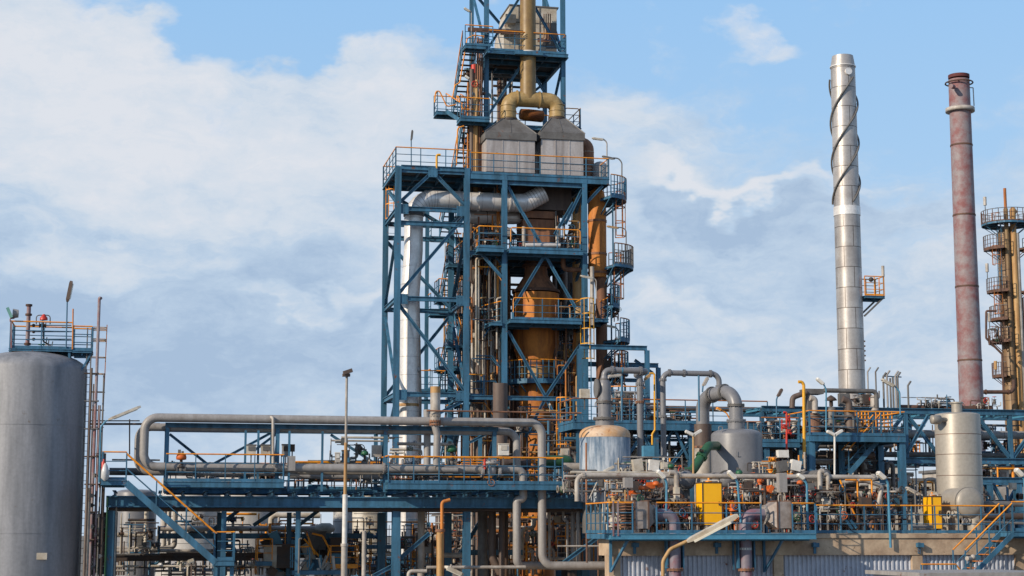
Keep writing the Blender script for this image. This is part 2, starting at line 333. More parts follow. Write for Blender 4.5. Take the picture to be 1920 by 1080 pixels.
def manifold(label, px0, px1, py0, py1, d, depth, seed, pals, nv=14, nh=8, nval=8, nbox=2, rmax=.09, name='valve_manifold', cat='manifold', rmin=.018, ng=1, zigs=True, wheels=None, vlen=.5, group=None):
    rn = random.Random(seed); a = Q(px0, py1, d); b = Q(px1, py0, d); x0, x1, z0, z1 = a.x, b.x, a.z, b.z
    root = T(name, label, cat, ((x0+x1)/2, d, z0), group); wheels = wheels or [RED, GRN, BLUE, DRK, DRK]
    for k in range(nv):
        r = rn.uniform(rmin, rmax)*rn.choice((.6, .8, 1)); x = rn.uniform(x0+r, x1-r); y = d+rn.uniform(0, depth); zt = rn.uniform(z0+(z1-z0)*vlen, z1); zb = z0 if rn.random() < .7 else rn.uniform(z0, z0+(zt-z0)*.4)
        P = [V((x, y, zb)), V((x, y, zt))]
        if zigs and rn.random() < .65:
            zm = rn.uniform(zb+.15*(zt-zb), zt-.1*(zt-zb)); x2 = min(max(x+rn.choice((-1, 1))*rn.uniform(.15, .9), x0), x1); P = [P[0], V((x, y, zm)), V((x2, y, zm)), V((x2, y, zt))]
            if rn.random() < .5: P = P[:3]+[V((x2, y, max(zb, zm-rn.uniform(.2, .8))))]
        MB().tube(P, r, 8, 0, fil=r*2.2, steps=3).build('pipe', rn.choice(pals), root)
    for k in range(nh):
        r = rn.uniform(rmin, rmax)*rn.choice((.5, .8, 1)); z = rn.uniform(z0+.1*(z1-z0), z1-r); y = d+rn.uniform(0, depth); xa = rn.uniform(x0, x0+(x1-x0)*.5); xb = rn.uniform(xa+(x1-xa)*.3, x1)
        P = [V((xa, y, z)), V((xb, y, z))]
        if rn.random() < .5: P.append(V((xb, y+rn.uniform(.2, .6)*rn.choice((-1, 1)), z)))
        elif rn.random() < .6: P.append(V((xb, y, max(z0, z-rn.uniform(.2, 1.)))))
        MB().tube(P, r, 8, 0, fil=r*2.2, steps=3).build('pipe', rn.choice(pals), root)
    for k in range(nval):
        r = rn.uniform(.05, .11); c = V((rn.uniform(x0+.1, x1-.1), d+rn.uniform(0, depth*.6), rn.uniform(z0+.15*(z1-z0), z1-.3))); 
        valve(root, c, r, rn.choice(((1,0,0), (0,0,1))), rn.choice(pals+[DRK, DRK]), rn.choice(wheels), stem=rn.choice(((0,0,1), (0,-1,0), (.4,-.9,.1))), sl=.2)
    for k in range(nbox):
        c = V((rn.uniform(x0+.2, x1-.2), d+rn.uniform(-.1, depth*.4), rn.uniform(z0+.4*(z1-z0), z1-.2))); w = rn.uniform(.12, .26)
        mb = MB(); mb.box(c-V((w, .1, w*.9)), c+V((w, .1, w*1.1))); mb.box(c+V((-w*.7, -.125, -w*.5)), c+V((w*.7, -.1, w*.7))); mb.build('instrument_box', rn.choice((CRM, GPD, GP, DRK)), root)
    for k in range(ng):
        c = V((rn.uniform(x0+.1, x1-.1), d-.02, rn.uniform(z0+.3*(z1-z0), z1-.1)))
        mb = MB(); mb.cyl(c, c+V((-.3, -1, .1)).normalized()*.05, .055, seg=12); mb.cyl(c, c-V((0,0,.4)), .012, seg=5); mb.build('gauge', CRM, root)
    return root
DEXP = .6
def vessel(label, px, pyt, pyb, pxl, pxr, d, m, dome=.28, name='storage_vessel', cat='vessel', z0=None, bands=(), seg=48, pyref=None, sm=None):
    """vertical vessel; pyt = shoulder row; returns root, centre x,y,r,zs"""
    pr = pyref or (pyt+pyb)/2; a = Q(pxl, pr, d); b = Q(pxr, pr, d); r = (b-a).length/2; cx = (a.x+b.x)/2+0; cy = d
    zs = ZA(cx, cy-r*.3, pyt); zb = z0 if z0 is not None else ZA(cx, cy, pyb)
    root = T(name, label, cat, (cx, cy, zb)); h = r*dome
    prof = [(r, 0), (r, zs-zb)]+[(r*(cos(t)**DEXP), zs-zb+h*sin(t)) for t in [R(k) for k in (12, 25, 38, 50, 62, 72, 80, 86, 90)]]
    MB().lathe((cx, cy, zb), prof, seg).build('shell', m, root)
    for bz in bands:
        z = ZA(cx, cy-r, bz); MB().cyl((cx, cy, z-.012), (cx, cy, z+.012), r*1.004, seg=seg, cap=False).build('weld_band', sm or m, root)
    return root, cx, cy, r, zs
# clouds: (px, py, half width, half height, density, brightness) in the same angular units as the layout
SKYBLOBS = [
 (110, 210, 330, 260, .6, .35), (330, 50, 260, 70, -.9, 0), (620, 20, 420, 75, -1.2, 0), (960, 60, 260, 110, -.7, 0),
 (650, 200, 260, 140, .35, .28), (400, 330, 500, 120, .5, .15), (350, 620, 700, 260, .9, -.3), (200, 480, 300, 40, .3, .25), (250, 700, 420, 60, .3, -.2), (620, 540, 240, 30, .2, .35),
 (1300, 30, 300, 90, -.9, 0), (1600, 110, 420, 150, -.95, 0), (1850, 60, 260, 150, -.8, 0), (1425, 85, 100, 50, 1.15, .35), (1200, 190, 120, 60, .35, .2), (1780, 80, 90, 30, .45, .1),
 (1750, 250, 330, 140, -.55, .15), (1700, 200, 60, 200, -.2, 0), (1290, 385, 150, 50, .7, -.5), (1480, 390, 120, 35, .6, -.45), (1380, 490, 260, 90, .8, -.25), (1400, 340, 260, 22, .3, .4), (1250, 560, 260, 40, .3, .25), (1700, 420, 260, 40, .5, -.2), (1750, 620, 360, 120, .6, -.05), (1300, 330, 160, 30, .4, .3),
 (1250, 640, 300, 120, .6, .0), (200, 780, 500, 90, .7, -.15), (1500, 700, 500, 70, .5, .12),
]
# ================================================================ camera, sun, sky, ground
cam = bpy.data.cameras.new('Camera'); co = bpy.data.objects.new('Camera', cam); COL.objects.link(co)
cam.sensor_width = 36; cam.lens = 36*F/1920; cam.clip_end = 5000; cam.clip_start = .5
co.location = (0, 0, CZ)
fw = V((CP*SA, CP*CA, SP)); co.rotation_euler = fw.to_track_quat('-Z', 'Y').to_euler(); S.camera = co
SUN = V((-.84, -.42, .43)).normalized()
sl = bpy.data.lights.new('Sun', 'SUN'); sl.energy = 4.6; sl.angle = R(.6); sl.color = (1., .87, .70)
so = bpy.data.objects.new('Sun', sl); COL.objects.link(so); so.location = (-30, -10, 60); so.rotation_euler = (-SUN).to_track_quat('-Z', 'Y').to_euler()
S.view_settings.view_transform = 'Standard'; S.view_settings.look = 'None'; S.view_settings.exposure = 0
w = bpy.data.worlds.new('World'); S.world = w; w.use_nodes = True; nt = w.node_tree; L = nt.links.new
bg = nt.nodes['Background']; bg.inputs['Strength'].default_value = .1
sky = nn(nt, 'ShaderNodeTexSky', sky_type='NISHITA', sun_disc=False); sky.sun_elevation = math.asin(SUN.z); sky.sun_rotation = math.atan2(SUN.x, SUN.y)
sky.air_density = 1.0; sky.dust_density = .3; sky.ozone_density = 2.0
def mth(op, a, b=None, c=None):
    n = nn(nt, 'ShaderNodeMath', operation=op)
    for i, q in enumerate((a, b, c)):
        if q is None: continue
        if isinstance(q, (int, float)): n.inputs[i].default_value = q
        else: L(q, n.inputs[i])
    return n.outputs[0]
tc = nn(nt, 'ShaderNodeTexCoord'); sx = nn(nt, 'ShaderNodeSeparateXYZ'); L(tc.outputs['Generated'], sx.inputs[0]); dx, dy, dz = sx.outputs
fx = mth('ADD', mth('MULTIPLY', dx, SA), mth('MULTIPLY', dy, CA)); rx = mth('SUBTRACT', mth('MULTIPLY', dx, CA), mth('MULTIPLY', dy, SA))
az = mth('ARCTAN2', rx, fx); el = mth('ARCSINE', dz)
cv = nn(nt, 'ShaderNodeCombineXYZ'); L(mth('MULTIPLY', az, 3.2), cv.inputs[0]); L(mth('MULTIPLY', el, 3.2), cv.inputs[1])  # about 1 unit = 1000 px of the photo
def noise(vec, sc, det, ro=.55, stretch=(1, 1.7, 1), off=(0,0,0), dist=0):
    mp = nn(nt, 'ShaderNodeMapping'); mp.inputs['Scale'].default_value = stretch; mp.inputs['Location'].default_value = off; L(vec, mp.inputs['Vector'])
    n = nn(nt, 'ShaderNodeTexNoise'); n.inputs['Scale'].default_value = sc; n.inputs['Detail'].default_value = det; n.inputs['Roughness'].default_value = ro; n.inputs['Distortion'].default_value = dist
    L(mp.outputs[0], n.inputs['Vector']); return n
nw = noise(cv.outputs[0], 3.2, 5, .55)
wv = nn(nt, 'ShaderNodeVectorMath', operation='SUBTRACT'); L(nw.outputs['Color'], wv.inputs[0]); wv.inputs[1].default_value = (.5,.5,.5)
ws = nn(nt, 'ShaderNodeVectorMath', operation='SCALE'); L(wv.outputs[0], ws.inputs[0]); ws.inputs['Scale'].default_value = .42
wp = nn(nt, 'ShaderNodeVectorMath', operation='ADD'); L(cv.outputs[0], wp.inputs[0]); L(ws.outputs[0], wp.inputs[1])
def blob(px, py, rx_, ry_):
    c = ((px-960)/1000, (1000-py)/1000, 0)
    s_ = nn(nt, 'ShaderNodeVectorMath', operation='SUBTRACT'); L(wp.outputs[0], s_.inputs[0]); s_.inputs[1].default_value = c
    m_ = nn(nt, 'ShaderNodeVectorMath', operation='MULTIPLY'); L(s_.outputs[0], m_.inputs[0]); m_.inputs[1].default_value = (1000/rx_, 1000/ry_, 0)
    l_ = nn(nt, 'ShaderNodeVectorMath', operation='LENGTH'); L(m_.outputs[0], l_.inputs[0])
    r_ = nn(nt, 'ShaderNodeMapRange', interpolation_type='SMOOTHSTEP'); r_.inputs['From Min'].default_value = 1.25; r_.inputs['From Max'].default_value = .25; L(l_.outputs['Value'], r_.inputs['Value'])
    return r_.outputs[0]
n1 = noise(cv.outputs[0], 3.0, 9, .6, off=(.3, .2, 0)).outputs['Fac']; n2 = noise(cv.outputs[0], 1.8, 6, .55, off=(3.3, 1.2, 2)).outputs['Fac']; n3 = noise(cv.outputs[0], 6., 8, .6, off=(1.3, 5.2, 1), stretch=(1, 2.2, 1)).outputs['Fac']
n5 = noise(wp.outputs[0], 7., 9, .68, off=(2.3, 9.2, 5), stretch=(1, 2.2, 1), dist=.5).outputs['Fac']
dens = mth('ADD', mth('MULTIPLY', mth('SUBTRACT', n1, .5), 1.5), mth('MULTIPLY', mth('SUBTRACT', n5, .5), 1.1)); dens = mth('ADD', dens, .72)
n4 = noise(wp.outputs[0], 9., 9, .65, off=(7.3, 2.2, 3), stretch=(1, 2.6, 1), dist=.4).outputs['Fac']
brt = mth('ADD', mth('MULTIPLY', mth('SUBTRACT', n3, .5), 1.15), mth('MULTIPLY', mth('SUBTRACT', n4, .5), .7)); brt = mth('ADD', brt, mth('MULTIPLY', mth('SUBTRACT', n2, .5), .9)); brt = mth('ADD', brt, .52)
for px, py, a, b, ad, ab in SKYBLOBS:
    q = blob(px, py, a, b)
    if ad: dens = mth('ADD', dens, mth('MULTIPLY', q, ad))
    if ab: brt = mth('ADD', brt, mth('MULTIPLY', q, ab))
al = nn(nt, 'ShaderNodeMapRange', interpolation_type='SMOOTHSTEP'); al.inputs['From Min'].default_value = -.05; al.inputs['From Max'].default_value = 1.05; L(dens, al.inputs['Value'])
rp = nn(nt, 'ShaderNodeValToRGB'); L(brt, rp.inputs[0]); e = rp.color_ramp.elements
e[0].position = .05; e[0].color = (3.9, 5.2, 7.0, 1); e[1].position = 1.0; e[1].color = (7.3, 7.65, 8.3, 1)
m_ = e.new(.38); m_.color = (5.0, 6.25, 7.8, 1); m_ = e.new(.66); m_.color = (6.3, 7.1, 8.1, 1)
# the clear sky: Nishita, graded a little towards the photograph's blue
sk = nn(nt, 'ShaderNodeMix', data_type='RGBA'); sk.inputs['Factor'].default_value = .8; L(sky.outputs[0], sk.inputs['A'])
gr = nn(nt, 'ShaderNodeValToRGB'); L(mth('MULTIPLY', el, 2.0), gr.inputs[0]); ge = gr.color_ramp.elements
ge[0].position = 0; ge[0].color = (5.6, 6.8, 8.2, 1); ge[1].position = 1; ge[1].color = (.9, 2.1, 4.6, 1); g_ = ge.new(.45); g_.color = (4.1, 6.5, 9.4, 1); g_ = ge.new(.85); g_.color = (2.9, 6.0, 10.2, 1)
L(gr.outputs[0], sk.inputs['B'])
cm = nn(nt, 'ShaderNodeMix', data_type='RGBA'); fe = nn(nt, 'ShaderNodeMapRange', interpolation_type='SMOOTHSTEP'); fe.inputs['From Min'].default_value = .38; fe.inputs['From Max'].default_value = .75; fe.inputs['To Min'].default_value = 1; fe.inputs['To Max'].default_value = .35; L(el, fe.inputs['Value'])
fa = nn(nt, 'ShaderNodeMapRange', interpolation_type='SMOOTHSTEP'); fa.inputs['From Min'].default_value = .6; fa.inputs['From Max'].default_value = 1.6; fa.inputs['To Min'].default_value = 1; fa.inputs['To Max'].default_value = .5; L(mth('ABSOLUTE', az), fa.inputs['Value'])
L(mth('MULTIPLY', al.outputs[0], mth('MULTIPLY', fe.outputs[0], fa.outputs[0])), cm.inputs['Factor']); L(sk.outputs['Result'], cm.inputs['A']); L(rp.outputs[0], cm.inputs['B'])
# unseen clouds thinned overhead and behind the view, for darker ambient light
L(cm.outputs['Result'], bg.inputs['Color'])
g = MB(); g.add([(-3000,-500,0),(3000,-500,0),(3000,4000,0),(-3000,4000,0)], [(0,1,2,3)]); struct('ground', g, GRD)
g = MB(); g.add([(-80,20,.03),(120,20,.03),(120,54,.03),(-80,54,.03)], [(0,1,2,3)]); struct('road', g, mat('asphalt', (.05,.05,.052), (.035,.035,.036), .9))
# ================================================================ MAIN TOWER
def col(root, px, pyr, d, py0, py1, w=.28, m=BLUE, name='column', z0=None, z1=None):
    q = Q(px, pyr, d); za = ZA(q.x, d, py1) if z0 is None else z0; zb = ZA(q.x, d, py0) if z1 is None else z1
    MB().ibeam((q.x, d, za), (q.x, d, zb), w, w, 0, up=(0,1,0)).build(name, m, root); return q.x
def beam(root, pa, pb, d, w=.16, h=.22, m=BLUE, name='beam', d2=None, flat=True):
    a = Q(*pa, d); b = Q(*pb, d2 or d)
    if flat: b.z = a.z
    return MB().ibeam(a, b, w, h, 0).build(name, m, root)
def brace(root, pa, pb, d, w=.13, m=BLUE, d2=None):
    return MB().ibeam(Q(*pa, d), Q(*pb, d2 or d), w, w*1.15, 0, t=.025).build('brace', m, root)
TD = 85.; TB = TD+4.6
tw = T('steel_frame_tower', 'tall open blue steel bay at the left of the main tower around the silver duct', 'steel frame', Q(810, 1000, TD))
XA1 = col(tw, 746, 400, TD, 314, 1080, .3, z0=0); XB1 = col(tw, 875, 400, TD, 316, 1080, .28, z0=0)
for x in (XA1, XB1): MB().ibeam((x, TB, 0), (x, TB, Q(746, 316, TD).z), .28, .28, 0, up=(0,1,0)).build('column', BLUE, tw)
def lvl(py, px=810, d=TD): return Q(px, py, d).z
for i, py in enumerate((316, 393, 420, 561, 740)):
    z = lvl(py); h = .24
    MB().ibeam((XA1+.15, TD, z), (XB1-.15, TD, z), .16, h).build('beam', BLUE, tw)
    MB().ibeam((XA1+.15, TB, z), (XB1-.15, TB, z), .16, h).build('beam', BLUE, tw)
    if py != 420:
        for x in (XA1, XB1): MB().ibeam((x, TD+.15, z), (x, TB-.15, z), .16, h).build('beam', BLUE, tw)
def bz(x0, py0, x1, py1, d): MB().ibeam((x0, d, lvl(py0)), (x1, d, lvl(py1)), .15, .17, t=.025).build('brace', BLUE, tw)
xm = (XA1+XB1)/2
bz(xm, 322, XA1, 385, TD+.03); bz(xm, 322, XB1, 385, TD+.03); bz(XB1, 400, XA1, 556, TD+.03); bz(XA1, 568, XB1, 734, TD+.03); bz(XB1, 748, XA1+.9, 800, TD+.03)
bz(XA1, 425, XB1, 556, TB); bz(XB1, 568, XA1, 734, TB); bz(XB1, 400, XA1, 330, TB)
for a, b in ((385, 322), (425, 556), (734, 568)):
    MB().ibeam((XA1, TD, lvl(a)), (XA1, TB, lvl(b)), .14, .16, t=.025).build('brace', BLUE, tw)
    MB().ibeam((XB1, TD, lvl(a)), (XB1, TB, lvl(b)), .14, .16, t=.025).build('brace', BLUE, tw)
for x, ya, yb in ((XA1, 748, 1000), (XB1, 748, 1000)): MB().ibeam((x, TD, lvl(ya)), (x, TB, lvl(850)), .14, .16).build('brace', BLUE, tw)
# second frame: the reactor structure to the right
rf = T('steel_frame_tower', 'blue steel frame with X bracing around the orange rusted reactor cone', 'steel frame', Q(1020, 1000, TD))
XC = col(rf, 945.5, 500, TD, 328, 1080, .27, z0=0); XD = col(rf, 1096, 500, TD, 338, 1080, .27, z0=0)
for x in (XC, XD): MB().ibeam((x, TB+1.5, 0), (x, TB+1.5, lvl(328)), .26, .26, 0, up=(0,1,0)).build('column', BLUE, rf)
def zc(py, px=1000): return Q(px, py, TD).z
Z1 = Q(880, 325, TD).z   # main top deck
for py, pxa, pxb in ((478, XB1, XD), (610, XC, XD), (747, XB1, XD), (860, XC, XD), (345, XB1, XD)):
    z = zc(py)
    for d in (TD+.02, TB+1.5): MB().ibeam((pxa+.14, d, z), (pxb-.14, d, z), .15, .22).build('beam', BLUE, rf)
    for x in (XC, XD): MB().ibeam((x, TD+.16, z-.003), (x, TB+1.35, z-.003), .15, .22).build('beam', BLUE, rf)
def brc(pa, pb, d=TD+.05, d2=None): brace(rf, pa, pb, d, .13, BLUE, d2)
brc((1021, 479), (962, 577)); brc((1022, 479), (1079, 577)); brc((979, 398), (1020, 468)); brc((1075, 380), (1040, 440)); brc((952, 620), (1022, 742)); brc((1092, 640), (1024, 742))
brc((1020, 752), (985, 820)); brc((1026, 752), (1075, 850)); brc((900, 473), (941, 520)); brc((1094, 350), (1060, 420)); brc((950, 345), (978, 398))
brc((1100, 380), (1130, 348)); brc((980, 800), (960, 900)); brc((1000, 870), (1085, 960))
for py0, py1 in ((350, 470), (480, 600), (620, 740), (750, 860)):
    for x in (XC, XD): MB().ibeam((x, TD+.2, zc(py0)), (x, TB+1.3, zc(py1)), .13, .15).build('brace', BLUE, rf)
    MB().ibeam((XC, TB+1.55, zc(py0)), (XD, TB+1.55, zc(py1)), .13, .15).build('brace', BLUE, rf)
# decks
dk = T('tower_deck', 'wide main deck with orange handrail carrying the two big grey hoods', 'deck', (XC, TD, Z1))
xl = XA1-.15; xr = XA(1141, TD, Z1)
deck(dk, XB1+.17, xr, TD-.1, TB+4, Z1, 'FR', .3)
deck(dk, xl, XB1+.16, TD+.02, TB+.2, Z1+.12, 'LB', .22)
rail(dk, [(xl, TD, Z1+.12), (XB1+.2, TD, Z1+.12)])
MB().box((xl+.3, TD+.15, Z1+.11), (XB1-.3, TB-.2, Z1+.13)).build('deck_plate', GRN, dk)
MB().tube([(XB1-1.6, TD-.05, Z1+.15), (XB1-1.6, TD-.05, Z1+.9), (XB1-1.4, TD-.05, Z1+.9)], .06, 8).build('hose', YEL, dk)
dk2 = T('tower_deck', 'middle deck of the main tower in front of the brown square reactor head', 'deck', (XC, TD, zc(470)))
z = Q(1000, 470, TD).z; xa = XA(896, TD-.5, z)
mb = MB(); deck(dk2, xa, XC-.15, TD-.6, TB+3, z, '', .24); deck(dk2, XC+.15, XA(1089, TD, z), TD-.5, TB+3, z, '', .24, rz=False)
rail(dk2, [(XC-.25, TD-.55, z), (xa+.05, TD-.55, z), (xa+.05, TB+3, z)]); rail(dk2, [(XC+.25, TD-.45, z), (XA(1088, TD-.45, z), TD-.45, z)], ends=True)
rail(dk2, [(xa+.05, TB+2.9, z), (XD, TB+2.9, z)])
dk3 = T('tower_deck', 'deck in front of the orange rusted reactor belly', 'deck', (XC, TD, zc(602)))
z = Q(1000, 603, TD).z; xb = XA(1088, TD-.6, z)
deck(dk3, XC+.15, xb, TD-.9, TB+1, z, 'R', .2); rail(dk3, [(XC+.3, TD-.85, z), (XA(1010, TD, z), TD-.85, z), (XA(1040, TD, z), TD-.85, z), (xb, TD-.85, z)], ends=True)
z2 = Q(1115, 600, TD).z; deck(dk3, xb+.05, xb+1.5, TD-.6, TD+2, z2, 'R', .18)
xw = XA(922, TD-.3, z); deck(dk3, xw, XC-.15, TD-.2, TB+2, z-.1, '', .18); rail(dk3, [(XC-.2, TD-.15, z-.1), (xw, TD+1.6, z-.1), (xw, TB+2, z-.1)])
# upper frame, stretched over the top of the photograph
uf = T('steel_frame_tower', 'slim upper blue steel frame carrying the beige cabinet at the very top', 'steel frame', (XC, TD+2, Z1))
UD = TD+2.6; UB = UD+4.4
XE = col(uf, 912, 100, UD, -110, 332, .24, z0=Z1); XF = col(uf, 1055.5, 100, UD, -110, 335, .24, z0=Z1)
for x in (XE, XF): MB().ibeam((x, UB, Z1), (x, UB, ZA(x, UD, -110)), .22, .22, 0, up=(0,1,0)).build('column', BLUE, uf)
def zu(py, px=980): return Q(px, py, UD).z
for py in (106, 236, -60):
    z = zu(py)-.1
    for d in (UD, UB): MB().ibeam((XE+.13, d, z), (XF-.13, d, z), .14, .2).build('beam', BLUE, uf)
    for x in (XE, XF): MB().ibeam((x, UD+.13, z), (x, UB-.12, z), .14, .2).build('beam', BLUE, uf)
def bu(x0, p0, x1, p1, d=None, d1=None): MB().ibeam((x0, d or UD+.03, zu(p0)), (x1, d1 or d or UD+.03, zu(p1)), .12, .14, t=.025).build('brace', BLUE, uf)
xc2 = (XE+XF)/2
bu(xc2, -20, XE, 100); bu(xc2, -20, XF, 100); bu(xc2, 112, XE, 225); bu(xc2, 112, XF, 225); bu(XE, 112, XF, 236, UB); bu(XF, 112, XE, 236, UB); bu(XE, -60, XF, 100, UB)
for x in (XE, XF): bu(x, 112, x, 230, UD, UB); bu(x, -60, x, 100, UB, UD); bu(x, 230, x, 330, UB, UD)
dk4 = T('tower_deck', 'highest deck of the main tower under the beige cabinet', 'deck', (xc2, UD, zu(105)))
z = zu(104); deck(dk4, XE-.1, XF+.1, UD-.75, UB+.3, z, '', .2); rail(dk4, [(XE, UB, z), (XE, UD-.7, z), (XF, UD-.7, z), (XF, UB, z)])
MB().box((xc2-.75, UD-1.0, z-.22), (xc2+.8, UD-.72, z-.02)).build('pipe_support', BLUE, dk4)
rs_ = MB()
for k in range(3): rs_.tube([(XE-.4, UD-.9, z+.9+.1*k), (xc2-.3, UD-.9, z+.9+.1*k)], .025, 5, 0)
rs_.box((XE-1.1, UD-.5, z+1.05), (XE+1.6, UD-.35, z+1.25)); rs_.build('cable_tray', RUSTD, dk4)
# landing deck right behind the hood tops
dk5 = T('tower_deck', 'small deck with orange rail behind the tops of the two hoods', 'deck', (xc2, UD, zu(236)))
z = Q(980, 232, UD).z; deck(dk5, XE-.4, XA(1092, UD, z), UD+.3, UB+.5, z, 'R', .3); rail(dk5, [(XE-.3, UD+.5, z), (XE+.9, UD+.5, z)], ends=True); rail(dk5, [(XE+1.3, UD+2.2, z), (XF-.3, UD+2.2, z)])
rail(dk5, [(XF+.2, UD+.4, z), (XA(1090, UD, z), UD+.4, z)], ends=True)
# round decks on the right column
CX = Q(1120, 480, TD+1.2); cyr = TD+1.2
rc = T('reactor_column', 'tall orange rusted round column with half-round decks at the right edge of the main tower', 'column', (CX.x, cyr, 0))
z375 = Q(1120, 376, cyr).z; z490 = Q(1120, 500, cyr).z; r1 = pw(cyr, 1120, 17); zt = ZA(CX.x, cyr, 352)
MB().lathe((CX.x, cyr, 0), [(r1, z490-.6), (r1, zt-.9), (r1*.8, zt-.25), (r1*.3, zt)], 32).build('shell', RUSTO, rc)
MB().lathe((CX.x+.2, cyr, 0), [(r1*.62, 0), (r1*.62, z490-1.2), (r1*.8, z490-.62)], 28).build('lower_shaft', RUSTB, rc)
for zz in (z490+.6, z490-.4, z375-1.2): MB().cyl((CX.x, cyr, zz), (CX.x, cyr, zz+.12), r1*1.06, seg=32).build('flange_ring', RUSTB, rc)
arcdeck(rc, (CX.x+.15, cyr-.1), r1+.05, pw(cyr, 1120, 60), z490-.1, -80, 60, mats=(ORR, GPD))
arcdeck(rc, (CX.x-.1, cyr-.1), r1+.05, pw(cyr, 1120, 57), z375, -75, 60)
for k, (py, r_) in enumerate(((575, 40), (640, 58), (700, 55))):
    arcdeck(rc, (CX.x, cyr), r1*.9, pw(cyr, 1120, r_), Q(1120, py, cyr).z, -60, 40, seg=10, mats=(ORR, BLUE))
ladder(rc, CX.x+.62, cyr-.9, z490-.1, z375+.1, (1,-.2,0), mc=ORR, cz=1.6); ladder(rc, CX.x+.55, cyr-.7, Q(1120, 640, cyr).z, z490-.2, (1,-.2,0), mc=ORR)
ladder(rc, CX.x+.55, cyr-.7, Q(1120, 800, cyr).z, Q(1120, 640, cyr).z-.2, (1,-.2,0), mc=ORR)
# duct behind the top hoods' right side
pipe('rust and cream banded bend beside the right hood', [Q(1078, 270, TD+2.4), Q(1101, 270, TD+2.4), Q(1102, 334, TD+2.4)], .36, RUSTB, 'duct', 'elbow_duct', bands=.4, seg=20, fil=.5, parts=CRM)
tag(MB().lathe(Q(1125, 340, TD+2), [(.42, 0), (.42, .8), (.36, .95), (.2, 1.05), (.02, 1.1)], 20).build('small_drum', GP), 'short grey domed drum at the right end of the main deck', 'drum')
# hoods
def hood(label, pxl, pxr, apl, apr, d):
    a = Q(pxl, 330, d); b = Q(pxr, 330, d); zb = Z1+.02; zt = Q(pxl, 260, d).z; zt2 = Q(pxl, 247, d).z; za = Q(pxl, 223, d+1).z
    root = T('exhaust_hood', label, 'hood', ((a.x+b.x)/2, d+1.4, zb)); W = b.x-a.x; D = W*.95
    MB().box((a.x+.15, d+.15, zb), (b.x-.15, d+D-.15, zb+.35)).build('base', HOOD, root)
    mb = MB(); mb.box((a.x, d, zb+.36), (b.x, d+D, zt))
    mb.build('casing', HOOD, root)
    mb = MB()
    for k in range(1, 3): x = a.x+W*k/3; mb.box((x-.03, d-.02, zb+.37), (x+.03, d-.003, zt-.01)); mb.box((a.x-.02, d+D*k/3-.03, zb+.37), (a.x-.003, d+D*k/3+.03, zt-.01))
    for zz in (zb+.95,): mb.box((a.x+.01, d-.025, zz), (b.x-.01, d-.004, zz+.04))
    mb.build('panel_seam', HOOD, root)
    mb = MB(); o = .08; ax0 = Q(apl, 223, d+1).x; ax1 = Q(apr, 223, d+1).x; cxx = (ax0+ax1)/2; hw = (ax1-ax0)/2; cyy = d+D/2
    mb.box((a.x-o, d-o, zt+.002), (b.x+o, d+D+o, zt2)); mb.build('eave_band', GPD, root)
    mb = MB(); vs = [(a.x-o, d-o, zt2), (b.x+o, d-o, zt2), (b.x+o, d+D+o, zt2), (a.x-o, d+D+o, zt2), (cxx-hw, cyy-hw, za), (cxx+hw, cyy-hw, za), (cxx+hw, cyy+hw, za), (cxx-hw, cyy+hw, za)]
    mb.add(vs, [(0,1,5,4),(1,2,6,5),(2,3,7,6),(3,0,4,7),(4,5,6,7)])
    for i in range(4): mb.bar(vs[i], vs[i+4], .05, .05)
    mb.bar(((a.x+b.x)/2, d-o, zt2), (cxx, cyy-hw, za), .04, .04)
    mb.build('hood_top', GPD, root); mb = MB(); mb.cyl((cxx, cyy, za-.02), (cxx, cyy, za+.1), hw*1.15, seg=24); mb.build('collar', DRK, root)
    return cxx, cyy, za
h1 = hood('left one of the two grey sheet metal hoods under the brown forked duct', 912, 1003, 941, 969, TD+1.)
h2 = hood('right one of two grey sheet metal hoods below the right leg of the forked duct', 1015, 1094, 1031, 1059, TD+1.1)
# forked brown duct
dr = .43; zz = Q(1000, 185, TD+2).z; cx = XA(990, h1[1], zz); y_ = h1[1]
fd = T('forked_duct', 'big brown fibreglass duct forking onto the two hoods', 'duct', (cx, y_, zz))
MB().tube([(cx, y_, zz), (cx, y_, ZA(cx, y_, -120))], dr, 24).build('riser', FRP, fd)
MB().tube([(h1[0], y_, h1[2]+.05), (h1[0], y_, zz), (cx, y_, zz), (h2[0], y_, zz), (h2[0], y_, h2[2]+.05)], dr*.98, 24, 0, .95, steps=7).build('fork', FRPL, fd)
mb = MB(); mb.cyl((cx, y_, ZA(cx, y_, 101)), (cx, y_, ZA(cx, y_, 98)), dr*1.12, seg=28); mb.build('flange', WHT, fd)
for x in (cx-.62, cx+.62): MB().cyl((x-.03, y_, zz), (x+.03, y_, zz), dr*1.1, seg=24).build('flange', FRPL, fd)
for h in (h1, h2):
    for k in range(3): MB().cyl((h[0], y_, h[2]+.15+.33*k), (h[0], y_, h[2]+.19+.33*k), dr*1.05, seg=24).build('flange', FRPL, fd)
tag(MB().lathe(Q(975, 214, TD+3.6), [(.05, 0), (.3, .05), (.33, .5), (.33, 1.3), (.28, 1.35), (.05, 1.4)], 24, 0, (1, .2, 0)).build('blower_motor', ORR), 'round orange fan housing between the legs of the forked duct', 'fan')
